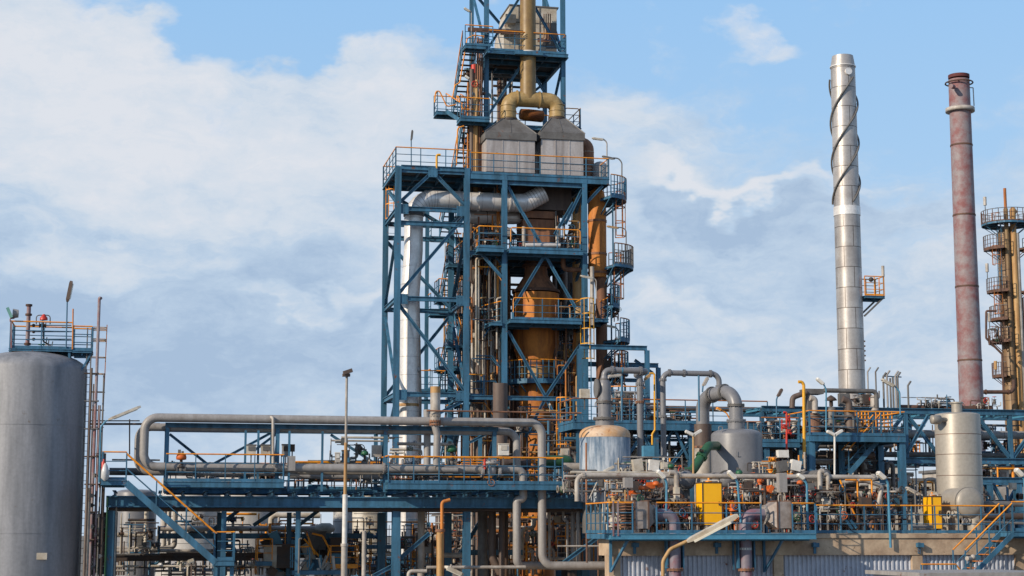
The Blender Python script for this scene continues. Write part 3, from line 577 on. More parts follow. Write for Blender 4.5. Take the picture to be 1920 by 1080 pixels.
# beige cabinet on top
z = zu(104)+.01; a = Q(953, 60, UD+1.2); b = Q(1044, 60, UD+1.2)
bc = T('beige_cabinet', 'large beige sheet metal cabinet on the highest deck behind the brown duct', 'cabinet', ((a.x+b.x)/2, UD+2, z))
zt = Q(1040, 16, UD+1.2).z; mb = MB(); y0 = UD+1.2; y1 = UD+3.8
mb.add([(a.x-.25, y0, z), (b.x, y0, z), (b.x, y1, z), (a.x-.25, y1, z), (a.x-.25, y0, z+1.7), (a.x+.1, y0, zt), (b.x, y0, zt), (b.x, y1, zt), (a.x+.1, y1, zt), (a.x-.25, y1, z+1.7)],
       [(0,1,6,5,4), (2,3,9,8,7), (0,4,9,3), (1,2,7,6), (5,6,7,8), (4,5,8,9)]); mb.build('casing', CRM, bc)
mb = MB()
for zz_ in (.95, 1.6, 2.2): mb.box((a.x+.2, y0-.02, z+zz_), (b.x, y0-.003, z+zz_+.05))
mb.box((b.x-1.0, y0-.03, z+.05), (b.x-.95, y0-.002, zt)); mb.box((b.x-.6, y0-.04, z+.05), (b.x-.01, y0-.004, z+2.3)); mb.box((a.x+.05, y0-.04, zt+.002), (b.x+.1, y1, zt+.08)); mb.build('panel_trim', GPD, bc)
mb = MB(); mb.box(Q(957, 34, UD+.9)-V((.3,.1,.3)), Q(957, 34, UD+.9)+V((.3,.2,.2))); mb.box(Q(952, 58, UD+.9)-V((.4,.1,.2)), Q(952, 58, UD+.9)+V((.35,.2,.1))); mb.bar(Q(956, 60, UD+.8), Q(956, 88, UD+.8), .03, .03); mb.build('gearbox', CRM, bc)
for k in range(4): MB().tube([Q(1020+k*4, 26, UD+.9), Q(1020+k*4, 72+2*k, UD+.9), Q(1008, 72+2*k, UD+.9)], .03, 6, fil=.1).build('conduit', RUSTB, bc)
# stairs at the back left of the upper tower
def flight(root, pxa, pya, ya, pyb, yb, w=.75, mats=(OR, BLUE)):
    a = Q(pxa, pya, ya); zb = ZA(a.x, ya, pyb) if isinstance(pyb, (int, float)) else pyb[0]
    stair(root, a, (a.x, yb, zb), w, (1, 0, 0), mats=mats, sp=.9)
us = T('stair_tower', 'zigzag blue stair with orange handrails climbing the upper left side of the main tower', 'stairs', Q(870, 330, UD))
YA, YB = UD-.9, UD+2.2
z105 = zu(100, 880); z195 = zu(192, 850); z232 = zu(230, 860)
xs = Q(868, 105, YA).x
deck(us, xs, xs+1.1, YA-.7, YA+.1, z105, '', .2); rail(us, [(xs, YA-.65, z105), (xs+1.5, YA-.65, z105)])
stair(us, (xs, YA+.1, z105), (xs, YB-.2, z195), .72, (1,0,0), sp=.9)
xo = XA(818, YB, z195); deck(us, xo, xs+.8, YB-.2, YB+.8, z195, 'LB', .2)
stair(us, (xo+.5, YB-.25, z195), (xo+1.1, YA+.8, z232), .8, (1,0,0), sp=.8)
deck(us, xo+.75, xs+1.4, YA-.3, YA+.8, z232, 'F', .2)
zb_ = Z1+.1; stair(us, (xs+.15, YA+.8, z232), (xs+.0, YB+.6, zb_), .72, (1,0,0), sp=.9)
ls = T('stair_tower', 'long zigzag stair seen through the lower left bay of the main tower', 'stairs', Q(850, 900, TB))
zz = Z1; k = 0; xs2 = Q(838, 560, TB+.6).x
levels = [Z1-.2]+[Q(850, p, TB+.5).z for p in (428, 500, 575, 650, 722, 800, 880, 960, 1040)]
for i in range(len(levels)-1):
    ya, yb = (TB+.5, TB+3.2) if i % 2 == 0 else (TB+3.2, TB+.5); xo_ = 0 if i % 2 == 0 else .82
    stair(ls, (xs2+xo_, ya, levels[i]), (xs2+xo_, yb, levels[i+1]), .75, (1,0,0), sp=1.)
    yy = yb if yb > TB+2 else yb-.8; deck(ls, xs2-.5 if i % 2 == 0 else xs2-.1, xs2+1.7, yy, yy+.8, levels[i+1], 'L', .16)
for x in (xs2-.55, xs2+1.8):
    MB().ibeam((x, TB+4.1, 0), (x, TB+4.1, Z1-.3), .2, .2, up=(0,1,0)).build('post', BLUE, ls)
# silver duct
ry = TD+1.0
sd = T('silver_duct', 'large silver clad duct running across the main tower and down its left bay', 'duct', Q(770, 780, ry))
z380 = Q(860, 376, ry).z; p0 = Q(1020, 362, ry-.1); p1 = XA(985, ry, z380); xe = XA(776, ry, z380)
P = [p0, V((p1, ry, z380)), V((xe, ry, z380)), V((xe, ry, ZA(xe, ry, 470))), V((XA(768, ry, Q(768, 600, ry).z), ry, ZA(xe, ry, 560))), V((XA(768, ry, Q(768, 600, ry).z), ry, 2))]
MB().tube(P, .49, 28, 0, 1.05, steps=10).build('duct_run', SIL, sd)
xv = P[-1].x
for t in (.15, .42, .6): MB().cyl(P[1].lerp(P[2], t)-V((.03, 0, 0)), P[1].lerp(P[2], t)+V((.03, 0, 0)), .53, seg=28).build('joint_band', SIL, sd)
mb = MB()
for k in range(10):
    p = P[1].lerp(P[2], k/10); mb.cyl(p-V((.012, 0, 0)), p+V((.012, 0, 0)), .497, seg=28, cap=False)
for k in range(12):
    zq = ZA(xv, ry, 500+k*34); mb.cyl((xv, ry, zq), (xv, ry, zq+.02), .497, seg=28, cap=False)
mb.build('seam', HOOD, sd)
for k in range(9):
    mb = MB()
    t = pi/2*k/8; cc = V((xe+1.05, ry, z380-1.05)); p = cc+V((-sin(t)*1.05, 0, cos(t)*1.05)); ax = V((cos(t), 0, sin(t))); mb.cyl(p-ax*.012, p+ax*.012, .498, seg=28, cap=False); mb.build('elbow_seam', HOOD, sd)
for k in range(6): mb = MB(); p = P[0].lerp(P[1], .1+k/7); ax = (P[1]-P[0]).normalized(); mb.cyl(p-ax*.015, p+ax*.015, .5, seg=28, cap=False); mb.build('elbow_seam', HOOD, sd)
MB().cyl((xv, ry, ZA(xv, ry, 762)), (xv, ry, ZA(xv, ry, 757)), .53, seg=28).build('rust_ring', TANP, sd)
MB().cyl((xe, ry, ZA(xe, ry, 406)), (xe, ry, ZA(xe, ry, 398)), .54, seg=28).build('rust_ring', GPD, sd)
MB().cyl(Q(786, 693, ry-.2)-V((.3,0,0)), Q(786, 693, ry-.2), .15, seg=14).build('nozzle', GP, sd)
pipe('second silver duct tucked behind and below the first in the tower', [Q(880, 408, ry+1.2), Q(975, 408, ry+1.2), Q(985, 395, ry+1.8)], .36, SIL, 'duct', 'silver_duct', bands=.8, seg=20, parts=GPD)
pipe('pale duct behind the silver one with a rusty joint low in the left bay', [V((xv+.55, ry+1.2, 2)), V((xv+.55, ry+1.2, ZA(xv, ry, 740))), V((xv+.3, ry+1.2, ZA(xv, ry, 430)))], .3, GPL, 'duct', 'pale_duct', bands=2.2, seg=18, parts=TANP)
# reactor
RY = TD+2.3; qc = Q(1005, 600, RY); rx_ = qc.x
def zr(py): return ZA(rx_, RY-.6, py)
re_ = T('reactor_vessel', 'large orange rusted reactor with conical top and bottom in the middle of the tower', 'reactor', (rx_, RY, 0))
k = pw(RY, 1005)
prof = [(32*k, 0), (32*k, zr(690)), (34*k, zr(676)), (43*k, zr(645)), (43*k, zr(549))]
MB().lathe((rx_, RY, 0), prof, 44).build('shell', RUSTO, re_)
MB().lathe((rx_, RY, zr(547)), [(43*k, 0), (22*k, zr(514)-zr(547)), (20*k, zr(495)-zr(547)), (20*k, zr(480)-zr(547))], 44).build('cone', RUSTB, re_)
for py, r_ in ((547, 45), (684, 34), (712, 33.5), (498, 26)): MB().cyl((rx_, RY, zr(py)), (rx_, RY, zr(py)+.14), r_*k, seg=44).build('flange_ring', RUSTD, re_)
MB().lathe((rx_, RY, zr(712)), [(33*k, 0), (33*k, zr(687)-zr(712))], 40).build('insulation', TANP, re_)
MB().box((rx_-30*k, RY-.7, zr(470)), (rx_+30*k, RY+.9, zr(412))).build('square_head', RUSTB, re_)
MB().box((rx_-33*k, RY-.8, zr(410)), (rx_+30*k, RY+1, zr(397))).build('square_head', RUSTB, re_)
MB().box((rx_-50*k, RY-.8, zr(394)), (rx_+62*k, RY+1.4, zr(350))).build('top_beam_box', BRN, re_)
arcdeck(re_, (rx_, RY), 34*k, 56*k, Q(1005, 714, RY-1.3).z, -170, -10, seg=14)
mb = MB(); mb.cyl(Q(985, 460, TD-.1), Q(1050, 460, TD-.1), .12, seg=14); mb.build('silver_header', SIL, re_)
for px_ in (982, 1045): MB().cyl(Q(px_, 462, TD+.1), Q(px_, 425, TD+.1), .1, seg=10).build('nozzle', GPL, re_)
# tan and rusted pipes right of reactor
pipe('tall tan lagged pipe just left of the right tower column', run((1083, 372, TD+2), 'z', 780), .3, TANP, bands=1.8, seg=16, parts=RUSTB)
pipe('red brown pipe with square bend under the middle deck', run((1056, 480, TD+.8), 'z', 505, 'x', 1092), .13, RUSTB)
pipe('pale vent pipe with T head beside the yellow cage ladder', run((1110, 500, TD-.6), 'z', 610), .11, GPL)
cgl = T('caged_ladder', 'bright yellow caged ladder on the right column of the main tower', 'ladder', Q(1100, 690, TD-.5))
q = Q(1100, 645, TD-.4); ladder(cgl, q.x, q.y, q.z-6, Q(1100, 556, TD-.4).z-.9, (0,-1,0), cz=5.2)
cg2 = T('caged_ladder', 'orange caged ladder beside the lower end of the reactor', 'ladder', Q(1056, 860, TD-2))
q = Q(1056, 930, TD-2); ladder(cg2, q.x, q.y, q.z, Q(1056, 756, TD-2).z, (0,-1,0), cz=1., mc=OR)
# dark equipment masses inside
tag(MB().cyl(Q(938, 1080, TD-3), Q(938, 719, TD-3), pw(TD-3, 938, 13.5), seg=28).build('brown_stack', BRN), 'short dark brown open stack rising behind the big grey pipe', 'stack')
pb = T('pipe_bundle', 'bundle of rusty brown and grey vertical pipes up the middle of the main tower', 'pipes', Q(912, 1080, TD+2))
rn = random.Random(4)
for k in range(30):
    px_ = 883+rn.random()*58; y = TD+.9+rn.random()*4.5; top = rn.choice((340, 345, 480, 485, 500, 420)); q = Q(px_, 700, y)
    r = rn.choice((.045, .06, .09, .13)); P = [V((q.x, y, 3)), V((q.x, y, ZA(q.x, y, top)))]
    if rn.random() < .4: P = [P[0], V((q.x, y, ZA(q.x, y, 620))), V((q.x+rn.uniform(-.4, .5), y, ZA(q.x, y, 610))), V((q.x+rn.uniform(-.4, .5), y, P[1].z))]
    MB().tube(P, r, 7, fil=.15, steps=2).build('pipe', rn.choice((RUSTD, RUSTB, TANP, GPD, BRN, ORR, RUSTO, GPL)), pb)
for k in range(16):
    px_ = 884+rn.random()*20; y = TD+1+rn.random()*4; q = Q(px_, rn.uniform(440, 940), y); MB().tube([q, q+V((rn.uniform(.6, 1.6), 0, 0)), q+V((rn.uniform(.6, 1.6), 0, -rn.uniform(.2, 1)))], rn.choice((.04, .07)), 6).build('branch_pipe', rn.choice((RUSTB, ORR, GPD, TANP)), pb)
up = T('pipe_bundle', 'slim brown and yellow vertical pipes beside the upper stair of the tower', 'pipes', Q(897, 330, UD))
for px_, t0, m_, r in ((888, 155, TANP, .09), (891, 120, RUSTD, .07), (895, 70, RUSTB, .06), (899, 72, RUSTB, .05), (903, 72, RUSTD, .05), (884, 130, BRN, .12), (893, 150, TANP, .1)):
    q = Q(px_, 330, UD-.3); MB().tube([(q.x, q.y, Z1-1), (q.x, q.y, ZA(q.x, q.y, t0))], r, 8).build('pipe', m_, up)
MB().cyl(Q(889, 138, UD-.2), Q(889, 122, UD-.2), .17, seg=12).build('rust_drum', RED, up)
ip = T('pipe_bundle', 'dark pipes and drums under the highest deck', 'pipes', Q(950, 230, UD+2))
for k in range(14):
    px_ = 922+rn.random()*40; y = UD+1+rn.random()*3; q = Q(px_, 200, y); MB().tube([(q.x, y, zu(232)), (q.x, y, zu(rn.choice((120, 140, 165))))], rn.choice((.05, .08, .12)), 8).build('pipe', rn.choice((GPD, BRN, GPL, RUSTD)), ip)
for k in range(4): q = Q(925, 125+k*18, UD+1.5+k*.4); MB().tube([q, q+V((2.2, 0, 0))], .07, 7).build('pipe', rn.choice((GPD, DRK)), ip)
bm_ = T('process_equipment', 'dark pipework and exchangers filling the back of the main tower', 'equipment', Q(1000, 1080, TB+2))
for k in range(44):
    px_ = 945+rn.random()*150; y = TB+.2+rn.random()*4; t0 = rn.uniform(350, 800); q = Q(px_, 600, y); MB().tube([(q.x, y, ZA(q.x, y, t0+rn.uniform(80, 330))), (q.x, y, ZA(q.x, y, t0))], rn.choice((.05, .08, .14, .2)), 8).build('pipe', rn.choice((DRK, RUSTD, BRN, GPD, RUSTB, BLUE)), bm_)
for k in range(22):
    y = TB+.5+rn.random()*4; q = Q(880+rn.random()*130, 360+rn.random()*520, y); MB().tube([q, q+V((rn.uniform(1.5, 4.5), 0, 0))], rn.choice((.05, .08, .15)), 8).build('pipe', rn.choice((DRK, RUSTD, BRN, GPD, BLUE)), bm_)
for px_, p0_, p1_ in ((900, 350, 1080), (955, 640, 1080), (1065, 500, 1080), (925, 490, 700)):
    q = Q(px_, 700, TB+5.5); MB().cyl((q.x, q.y, ZA(q.x, q.y, p1_)), (q.x, q.y, ZA(q.x, q.y, p0_)), .75, seg=20).build('exchanger', rn.choice((BRN, DRK)), bm_)
for pya in (500, 560, 640, 700, 790, 850):
    q = Q(885, pya, TB+4); MB().box((q.x, q.y, q.z-.15), (XD, q.y+1.5, q.z)).build('inner_deck', DECK, bm_)
manifold('small valves and pipes standing on the middle tower deck', 900, 985, 425, 468, TD+.3, 1.5, 11, [GPD, GPL, RUSTB, BLUE], 14, 5, 4, 1, .06)
manifold('rusty branch pipes between the bundle and the reactor', 950, 1080, 620, 760, TB+.2, 2, 12, [RUSTB, RUSTD, GPD, TANP, DRK], 20, 10, 5, 1, .09)
manifold('small pipework clinging to the right of the rusted column', 1136, 1160, 530, 600, TD+1, .8, 13, [GPD, RUSTD, DRK, RUSTB], 8, 5, 6, 0, .05)
manifold('small pipework low to the right of the rusted column', 1130, 1175, 660, 780, TD+1, 1.2, 14, [GPD, RUSTD, DRK, RUSTB, BLUE], 12, 8, 5, 1, .07)
manifold('rusty pipes behind the stairs of the left tower bay', 838, 882, 430, 735, TB+4.5, 1.5, 15, [RUSTB, RUSTD, TANP, ORR, GPL], 22, 14, 0, 0, .07, ng=0)
# portal at the right
pf = T('pipe_portal', 'blue portal frame to the right of the main tower over the grey overhead pipe', 'steel frame', Q(1150, 790, TD-1))
a = Q(1086, 650, TD-1); z = a.z; x1 = XA(1213, TD-1, z)
MB().ibeam(a, (x1, TD-1, z), .18, .24).build('beam', BLUE, pf); MB().ibeam((x1, TD-1, 6), (x1, TD-1, z-.12), .22, .22, up=(0,1,0)).build('column', BLUE, pf); MB().ibeam((a.x, TD-1, 6), (a.x, TD-1, z-.12), .22, .22, up=(0,1,0)).build('column', BLUE, pf)
x2 = XA(1224, TD+3, z-.5); MB().ibeam((x2, TD+2, 6), (x2, TD+2, z-.7), .22, .22, up=(0,1,0)).build('column', BLUE, pf); MB().ibeam((a.x+1, TD+2, z-.58), (x2, TD+2, z-.58), .18, .24).build('beam', BLUE, pf); MB().ibeam((a.x+1, TD+2, z-1.4), (x2-1, TD+2, z-1.4), .14, .2).build('beam', BLUE, pf)
brace(pf, (1190, 675), (1224, 700), TD+2.05); brace(pf, (1200, 700), (1224, 800), TD+2.1)
# tower lamps
lamp('white lamp on a thin pole above the upper stair', [(884, 98), (884, 22), (880, 20)], (882, 22), (870, 15), UD-1.2, GP, .03, .16)
lamp('dark lamp head on a thin pole at the left end of the main deck', [(771, 312), (771, 264)], (771, 264), (773, 244), TD+1, BLUE, .03, .18, hm=GPD)
lamp('long lamp on a curved pole right above the main deck rail', [(1138, 330), (1138, 266), (1130, 260)], (1133, 262), (1110, 259), TD, GP, .035, .16)
lamp('lamp on a curved pole just outside the round deck', [(1166, 380), (1166, 305), (1160, 297), (1150, 296)], (1153, 298), (1129, 293), TD, GPD, .035, .16, hm=GPD)
lamp('pale tube lamp held out beside the vent pipe near the reactor', [(1118, 560), (1118, 525), (1112, 521)], (1114, 522), (1088, 517), TD-1, GPL, .03, .14)
lamp('lamp hanging above the round lower decks right of the tower', [(1160, 640), (1160, 620), (1155, 614)], (1156, 614), (1136, 610), TD, BLUE, .03, .14)
lamp('long lamp bracketed right of the column under the round top deck', [(1174, 500), (1174, 432), (1168, 427), (1150, 426)], (1160, 428), (1138, 424), TD-.2, GPD, .03, .14, hm=TANP)

# extra levels and rails seen inside the left bay and the middle
lb_ = T('bay_deck', 'low decks with orange rails around the silver duct in the left bay', 'deck', Q(810, 740, TB))
for a, b, py, d in ((785, 835, 733, TB-.5), (880, 908, 742, TD+.5), (884, 906, 640, TD+2), (822, 868, 560, TB+.2), (822, 868, 690, TB+.4)):
    z = Q(a, py, d).z; deck(lb_, Q(a, py, d).x, XA(b, d, z), d, d+1.4, z, 'FLR', .14, sp=.8)
hl = T('caged_ladder', 'orange caged ladder near the top of the left tower bay', 'ladder', Q(722, 420, TB)); ladder(hl, XA1+.25, TB-.6, lvl(420), Z1+.1, (0,-1,0), mc=OR, cz=.9)
hz = T('pipe_bundle', 'bright orange and rusty small pipes in the gap left of the second column', 'pipes', Q(905, 1000, TD+1)); rn = random.Random(77)
for k in range(22):
    q = Q(rn.uniform(884, 940), 700, TD+.6+rn.random()*1.5); t0 = rn.choice((430, 485, 500, 560, 620, 640)); MB().tube([(q.x, q.y, ZA(q.x, q.y, t0+rn.uniform(60, 260))), (q.x, q.y, ZA(q.x, q.y, t0)), (q.x+rn.uniform(-.5, .5), q.y, ZA(q.x, q.y, t0-3))], rn.choice((.03, .045, .06)), 6).build('pipe', rn.choice((RUSTO, OR, TANP, GPL, RUSTB, CRM)), hz)
for k in range(12):
    q = Q(rn.uniform(884, 900), rn.uniform(430, 900), TD+.5); MB().tube([q, q+V((rn.uniform(.5, 1.4), 0, 0)), q+V((rn.uniform(.5, 1.4), 0, -rn.uniform(.3, 1)))], .035, 6).build('branch_pipe', rn.choice((OR, RUSTO, BLUE)), hz)
manifold('pale and rusty fittings among the pipes at the reactor left side', 885, 942, 560, 740, TD+.8, 1.5, 91, [RUSTO, GPL, CRM, TANP, GPD], 18, 12, 8, 1, .06)
manifold('valves and fittings around the foot of the reactor', 955, 1085, 755, 860, TD-.8, 1.5, 92, [RUSTB, GPL, BLUE, TANP, GPD, DRK], 22, 14, 8, 1, .07)
manifold('pipes and small vessels behind the square reactor head', 1048, 1092, 385, 470, TD+.5, 1.5, 93, [RUSTB, DRK, TANP, GPD], 12, 6, 4, 0, .07)

manifold('rusty lines and fittings beside the upper stair of the tower', 872, 912, 120, 320, UD-.2, 2, 94, [RUSTB, RUSTO, TANP, BRN, BLUE], 18, 12, 5, 0, .06, ng=0)
manifold('rusty lines between the left bay and the second column, high part', 884, 942, 400, 560, TD+1, 3, 95, [RUSTO, RUSTB, TANP, CRM, GPD, DRK], 26, 18, 6, 0, .08, ng=0)
manifold('orange and grey lines low between the left bay and the brown stack', 884, 930, 740, 920, TD+.2, 3, 96, [RUSTO, RUSTB, TANP, CRM, GPD, OR], 22, 14, 6, 0, .07, ng=0)
manifold('pipes and platforms gear right of the lower reactor', 1046, 1090, 560, 760, TD+.8, 2, 97, [RUSTO, RUSTB, TANP, DRK, GPD, BLUE], 20, 12, 6, 1, .08, ng=0)
manifold('rusty lines behind the zigzag stair of the left bay', 838, 880, 740, 920, TB+1, 2, 98, [RUSTO, RUSTB, GPL, CRM, GPD, BLUE], 20, 12, 4, 0, .07, ng=0)

gr_ = T('gooseneck_rail', 'tall curved orange handrail loops beside the upper stair', 'railing', Q(860, 190, UD))
for pts in (((848, 185), (853, 160), (862, 155), (876, 72), (888, 66), (908, 68)), ((858, 190), (856, 172), (868, 205), (888, 205)), ((815, 192), (818, 158), (838, 200), (855, 196)), ((856, 310), (858, 240), (870, 236))):
    MB().tube([Q(a, b, UD-1.0) for a, b in pts], .035, 6, 0, .15).build('rail', OR, gr_)
lamp('small white lamp on a thin pole beside the upper stair landing', [(882, 225), (882, 155), (878, 146)], (880, 148), (872, 142), UD-1.1, GP, .03, .18, hm=WHT)

# bolted gusset plates on the front bracing of the left bay
for x, pys in ((XA1, (393, 561, 740)), (XB1, (393, 561, 740)), (xm, (322,))):
    for py in pys:
        zz_ = lvl(py); sg = 1 if x == XA1 else (-1 if x == XB1 else 0); mb = MB(); xo_ = x+sg*.3
        mb.box((xo_-.24, TD-.1, zz_-.3), (xo_+.24, TD-.083, zz_+.22))
        for bx in (-.17, 0, .17):
            for bz_ in (-.22, .14): mb.cyl((xo_+bx, TD-.125, zz_+bz_), (xo_+bx, TD-.1, zz_+bz_), .022, seg=6)
        mb.build('gusset_plate', BLUE, tw)
# ================================================================ LEFT: grey tank, its top gear, standpipes
LD = 72.
DEXP = .85
tk, tcx, tcy, tr, tzs = vessel('tall grey cylindrical tank with domed top at the left edge', 48, 693, 1080, -61, 157, LD, TANK, .34, 'storage_tank', 'tank', 0, (795, 1000), 72, 900)
DEXP = .6
mb = MB(); q = Q(105, 700, LD-tr*.8); mb.box(q-V((.05, .03, .2)), q+V((.05, .03, .2))); mb.cyl(q+V((0,-.03,.15)), q+V((0,.03,.15)), .09, seg=12); mb.build('lifting_lug', TANK, tk)
mb = MB(); q = Q(73, 1043, LD-tr-.0); y = LD-math.sqrt(max(0, tr**2-(q.x-tcx)**2)); mb.box((q.x-.3, y-.03, q.z-.13), (q.x+.3, y+.02, q.z+.13)); mb.build('nameplate', CRM, tk)
MB().cyl((tcx, tcy, tzs+tr*.3), (tcx, tcy, tzs+tr*.34+.12), .5, seg=24).build('manhole', TANK, tk)
tp = T('tank_top_platform', 'small railed blue platform on top of the grey tank', 'platform', Q(90, 655, LD-1))
z = Q(90, 654, LD-1).z; x0 = XA(18, LD-1, z); x1 = XA(135, LD-1, z); x2 = XA(172, LD-1, z)
deck(tp, x0, x1, LD-1, LD+.8, z, 'FLB', .16, sp=1.1, mid=3) if False else deck(tp, x0, x1, LD-1, LD+.8, z, 'FLB', .11, sp=1.1)
deck(tp, x1+.02, x2, LD-1, LD-.1, z-.04, 'FB', .1, sp=.9, h=1.)
for x, y in ((x0+.05, LD-.95), (x1-.1, LD-.95), (x0+.05, LD+.7), (x0+1.2, LD-.95)): MB().bar((x, y, z-.1), (x, y, z-.7), .09, .09).build('leg', BLUE, tp)
for a, b in (((x2, LD-.9, z-.1), (x1, LD-.9, z-1.6)), ((x2, LD-.2, z-.1), (x1+.1, LD-.2, z-1.6))): MB().bar(a, b, .07, .07).build('brace', BLUE, tp)
v = T('vent_pipe', 'upright mottled vent pipe with dark flanged top on the grey tank', 'pipe', Q(51, 655, LD))
a = Q(51, 655, LD); zt = ZA(a.x, LD, 571); MB().cyl(a, (a.x, LD, zt), .085, seg=14).build('riser', PINK, v)
for zz in (zt-.03, ZA(a.x, LD, 645), ZA(a.x, LD, 590)): mb = MB(); flangemb(mb, (a.x, LD, zz), (0,0,1), .085, .04, False, k=1.6); mb.build('flange', RUSTD, v)
rvx = T('relief_valve', 'red and black relief valve with hoop pipe on the grey tank platform', 'valve', Q(80, 650, LD-.3))
valve(rvx, Q(80, 610, LD-.3), .07, (1,0,0), DRK, RED, sl=.15); q = Q(82, 600, LD-.35)
MB().lathe(q, [(.16, 0), (.15, .1), (.06, .2), (.05, .24)], 14).build('red_cap', RED, rvx)
MB().tube([Q(68, 608, LD-.3), Q(68, 591, LD-.3), Q(94, 591, LD-.3), Q(94, 608, LD-.3)], .022, 6, fil=.12).build('hoop_pipe', GPD, rvx)
for py in (610, 622, 636): MB().tube([Q(56, py, LD-.35), Q(134, py, LD-.35)], .022, 6).build('pipe', GPD, rvx); MB().sph(Q(63, py, LD-.35), .07).build('valve_body', DRK, rvx)
MB().tube([Q(81, 612, LD-.3), Q(81, 640, LD-.3), Q(95, 648, LD-.3)], .03, 6).build('pipe', DRK, rvx); handwheel(rvx, Q(78, 646, LD-.5), .14, (0,0,1), GRN)
for k, px_ in enumerate((86, 90, 97)): MB().bar(Q(px_, 650, LD-.2), Q(px_+2, 632+4*k, LD-.2), .04, .04).build('lever', CRM, rvx)
fl = T('floodlight', 'square floodlight at the left corner of the tank platform', 'lamp', Q(21, 604, LD-1))
MB().bar(Q(21, 655, LD-1), Q(21, 603, LD-1), .06, .06).build('post', PINK, fl); a = Q(15, 586, LD-1); b = Q(29, 588, LD-.9)
mb = MB(); mb.cyl(b+V((.12,0,0)), b-V((.1,0,0)), .16, .2, seg=16); mb.build('housing', GP, fl); mb = MB(); mb.bar(a+V((-.02,0,.18)), a+V((.16,0,-.22)), .42, .12, up=(1,0,.4)); mb.build('glass_front', mat('floodlight_glass', (.12,.3,.25), (.2,.4,.35), .15), fl)
MB().tube([Q(19, 603, LD-1), Q(19, 597, LD-1), Q(27, 597, LD-1), Q(28, 590, LD-1)], .025, 6).build('bracket', PINK, fl)
lamp('long brown tube lamp leaning on a thin pole above the tank platform', [(124, 652), (126, 566)], (126, 566), (134, 527), LD-1, BLUE, .028, .2, .14, hm=BRN)
pipe('pinkish tall mast with hooked top beside the grey tank', [Q(168, 1080, LD-1.4)-V((0,0,4)), V((Q(168, 1080, LD-1.4).x, LD-1.4, ZA(Q(168, 1080, LD-1.4).x, LD-1.4, 558))), V((Q(168, 1080, LD-1.4).x+.07, LD-1.5, ZA(Q(168, 1080, LD-1.4).x, LD-1.4, 560)))], .062, PINK, 'mast', 'vent_mast')
pipe('short thin rusty rod standing at the corner of the tank platform', [Q(136, 655, LD-1), Q(137, 579, LD-1)], .03, RUSTO, 'rod', 'rod')
cl = T('caged_ladder', 'rust coloured caged ladder hanging beside the grey tank', 'ladder', Q(172, 655, LD-1))
q = Q(173, 655, LD-.9); zb = 0
mb = MB()
for px_ in (163, 171): x = Q(px_, 655, LD-.9).x; mb.bar((x, LD-.9, 0), (x, LD-.9, z+.9), .05, .05)
k = .3
xA_, xB_ = Q(163, 655, LD-.9).x, Q(171, 655, LD-.9).x
mb.build('ladder_rail', GPD, cl); mb = MB()
while k < z: mb.bar((xA_, LD-.9, k), (xB_, LD-.9, k), .02, .02); k += .3
mb.build('rungs', RUSTD, cl); x3 = Q(199, 655, LD-.9).x
for i, py in enumerate((613, 617, 635, 638, 669, 700, 734, 768, 800)):
    zz = ZA(q.x, LD-.9, py); MB().tube([(xB_, LD-.9, zz), (x3-.05, LD-.95, zz-.01), (x3, LD-.75, zz-.01), (x3-.05, LD-.5, zz), (xB_, LD-.45, zz)], .017, 5, fil=.08).build('cage_hoop', TANP, cl)
MB().bar((x3, LD-.75, ZA(x3, LD, 613)), (x3-.04, LD-.75, ZA(x3, LD, 800)), .035, .03).build('cage_strap', ORR, cl)
# standing pipes between the tank and the rack
for k, (px_, t, b, r, m_, lb) in enumerate(((158, 690, 1080, .05, BRN, 'dark riser hugging the right side of the grey tank'), (161, 915, 1062, .11, GPL, 'pale thick standpipe on a round domed base by the grey tank'), (176, 760, 1080, .045, PINK, 'pinkish riser right of the pale standpipe'), (182, 700, 1080, .035, GPD, 'thin grey riser with small valves beside the tank'), (188, 850, 1080, .07, BRN, 'brown riser in front of the rack leg at left'), (197, 930, 1080, .045, GRN, 'green cable run down the left leg of the pipe rack'), (214, 935, 1080, .035, GPL, 'thin pale riser just right of the rack leg'))):
    a = Q(px_, b, LD-2+.2*k)
    rt = pipe(lb, [(a.x, a.y, ZA(a.x, a.y, t)), (a.x, a.y, 0)], r, m_, bands=1.3 if r > .06 else None, seg=12)
tag(MB().lathe(Q(158, 1090, LD-2.2)-V((0,0,.3)), [(.42, 0), (.42, .3), (.3, .42), (.05, .5)], 24).build('domed_base', GPL), 'round pale domed cover under the standpipe at lower left', 'cover')
sv = T('valve_column', 'string of small dark valves and flanges on thin risers by the tank', 'valves', Q(180, 870, LD-1.5))
rn = random.Random(3)
for k in range(12): valve(sv, Q(rn.choice((178, 182, 187, 172)), 850+k*19+rn.random()*6, LD-1.6), .04, (0,0,1), rn.choice((DRK, GPD, GPL)), DRK, stem=(1,-.3,0), sl=.1)
for k in range(7): q = Q(158, 700+k*52, LD-1.5); MB().tube([q, q+V((.55, 0, 0)), q+V((.55, -.3, 0))], .03, 6).build('pipe', rn.choice((BRN, DRK, GPD)), sv)
for px_ in (163, 166, 174): q = Q(px_, 1080, LD-1.3); MB().tube([(q.x, q.y, 0), (q.x, q.y, ZA(q.x, q.y, rn.choice((720, 760, 820))))], .03, 6).build('pipe', rn.choice((BRN, DRK)), sv)
manifold('dense dark pipes between the grey tank and the pipe rack leg', 160, 212, 955, 1079, LD-.4, 2.2, 21, [BRN, DRK, GPD, RUSTD, GPL, BLUE, GRN], 26, 9, 6, 1, .08, vlen=.85)
pipe('long thin dark line crossing from the tank to the rack at height', [Q(168, 795, LD-.5), Q(300, 795, LD-.5)], .045, BRN)
pipe('thinner dark line just above the first one from the tank ladder', [Q(168, 789, LD-.5), Q(262, 789, LD-.5)], .025, DRK)
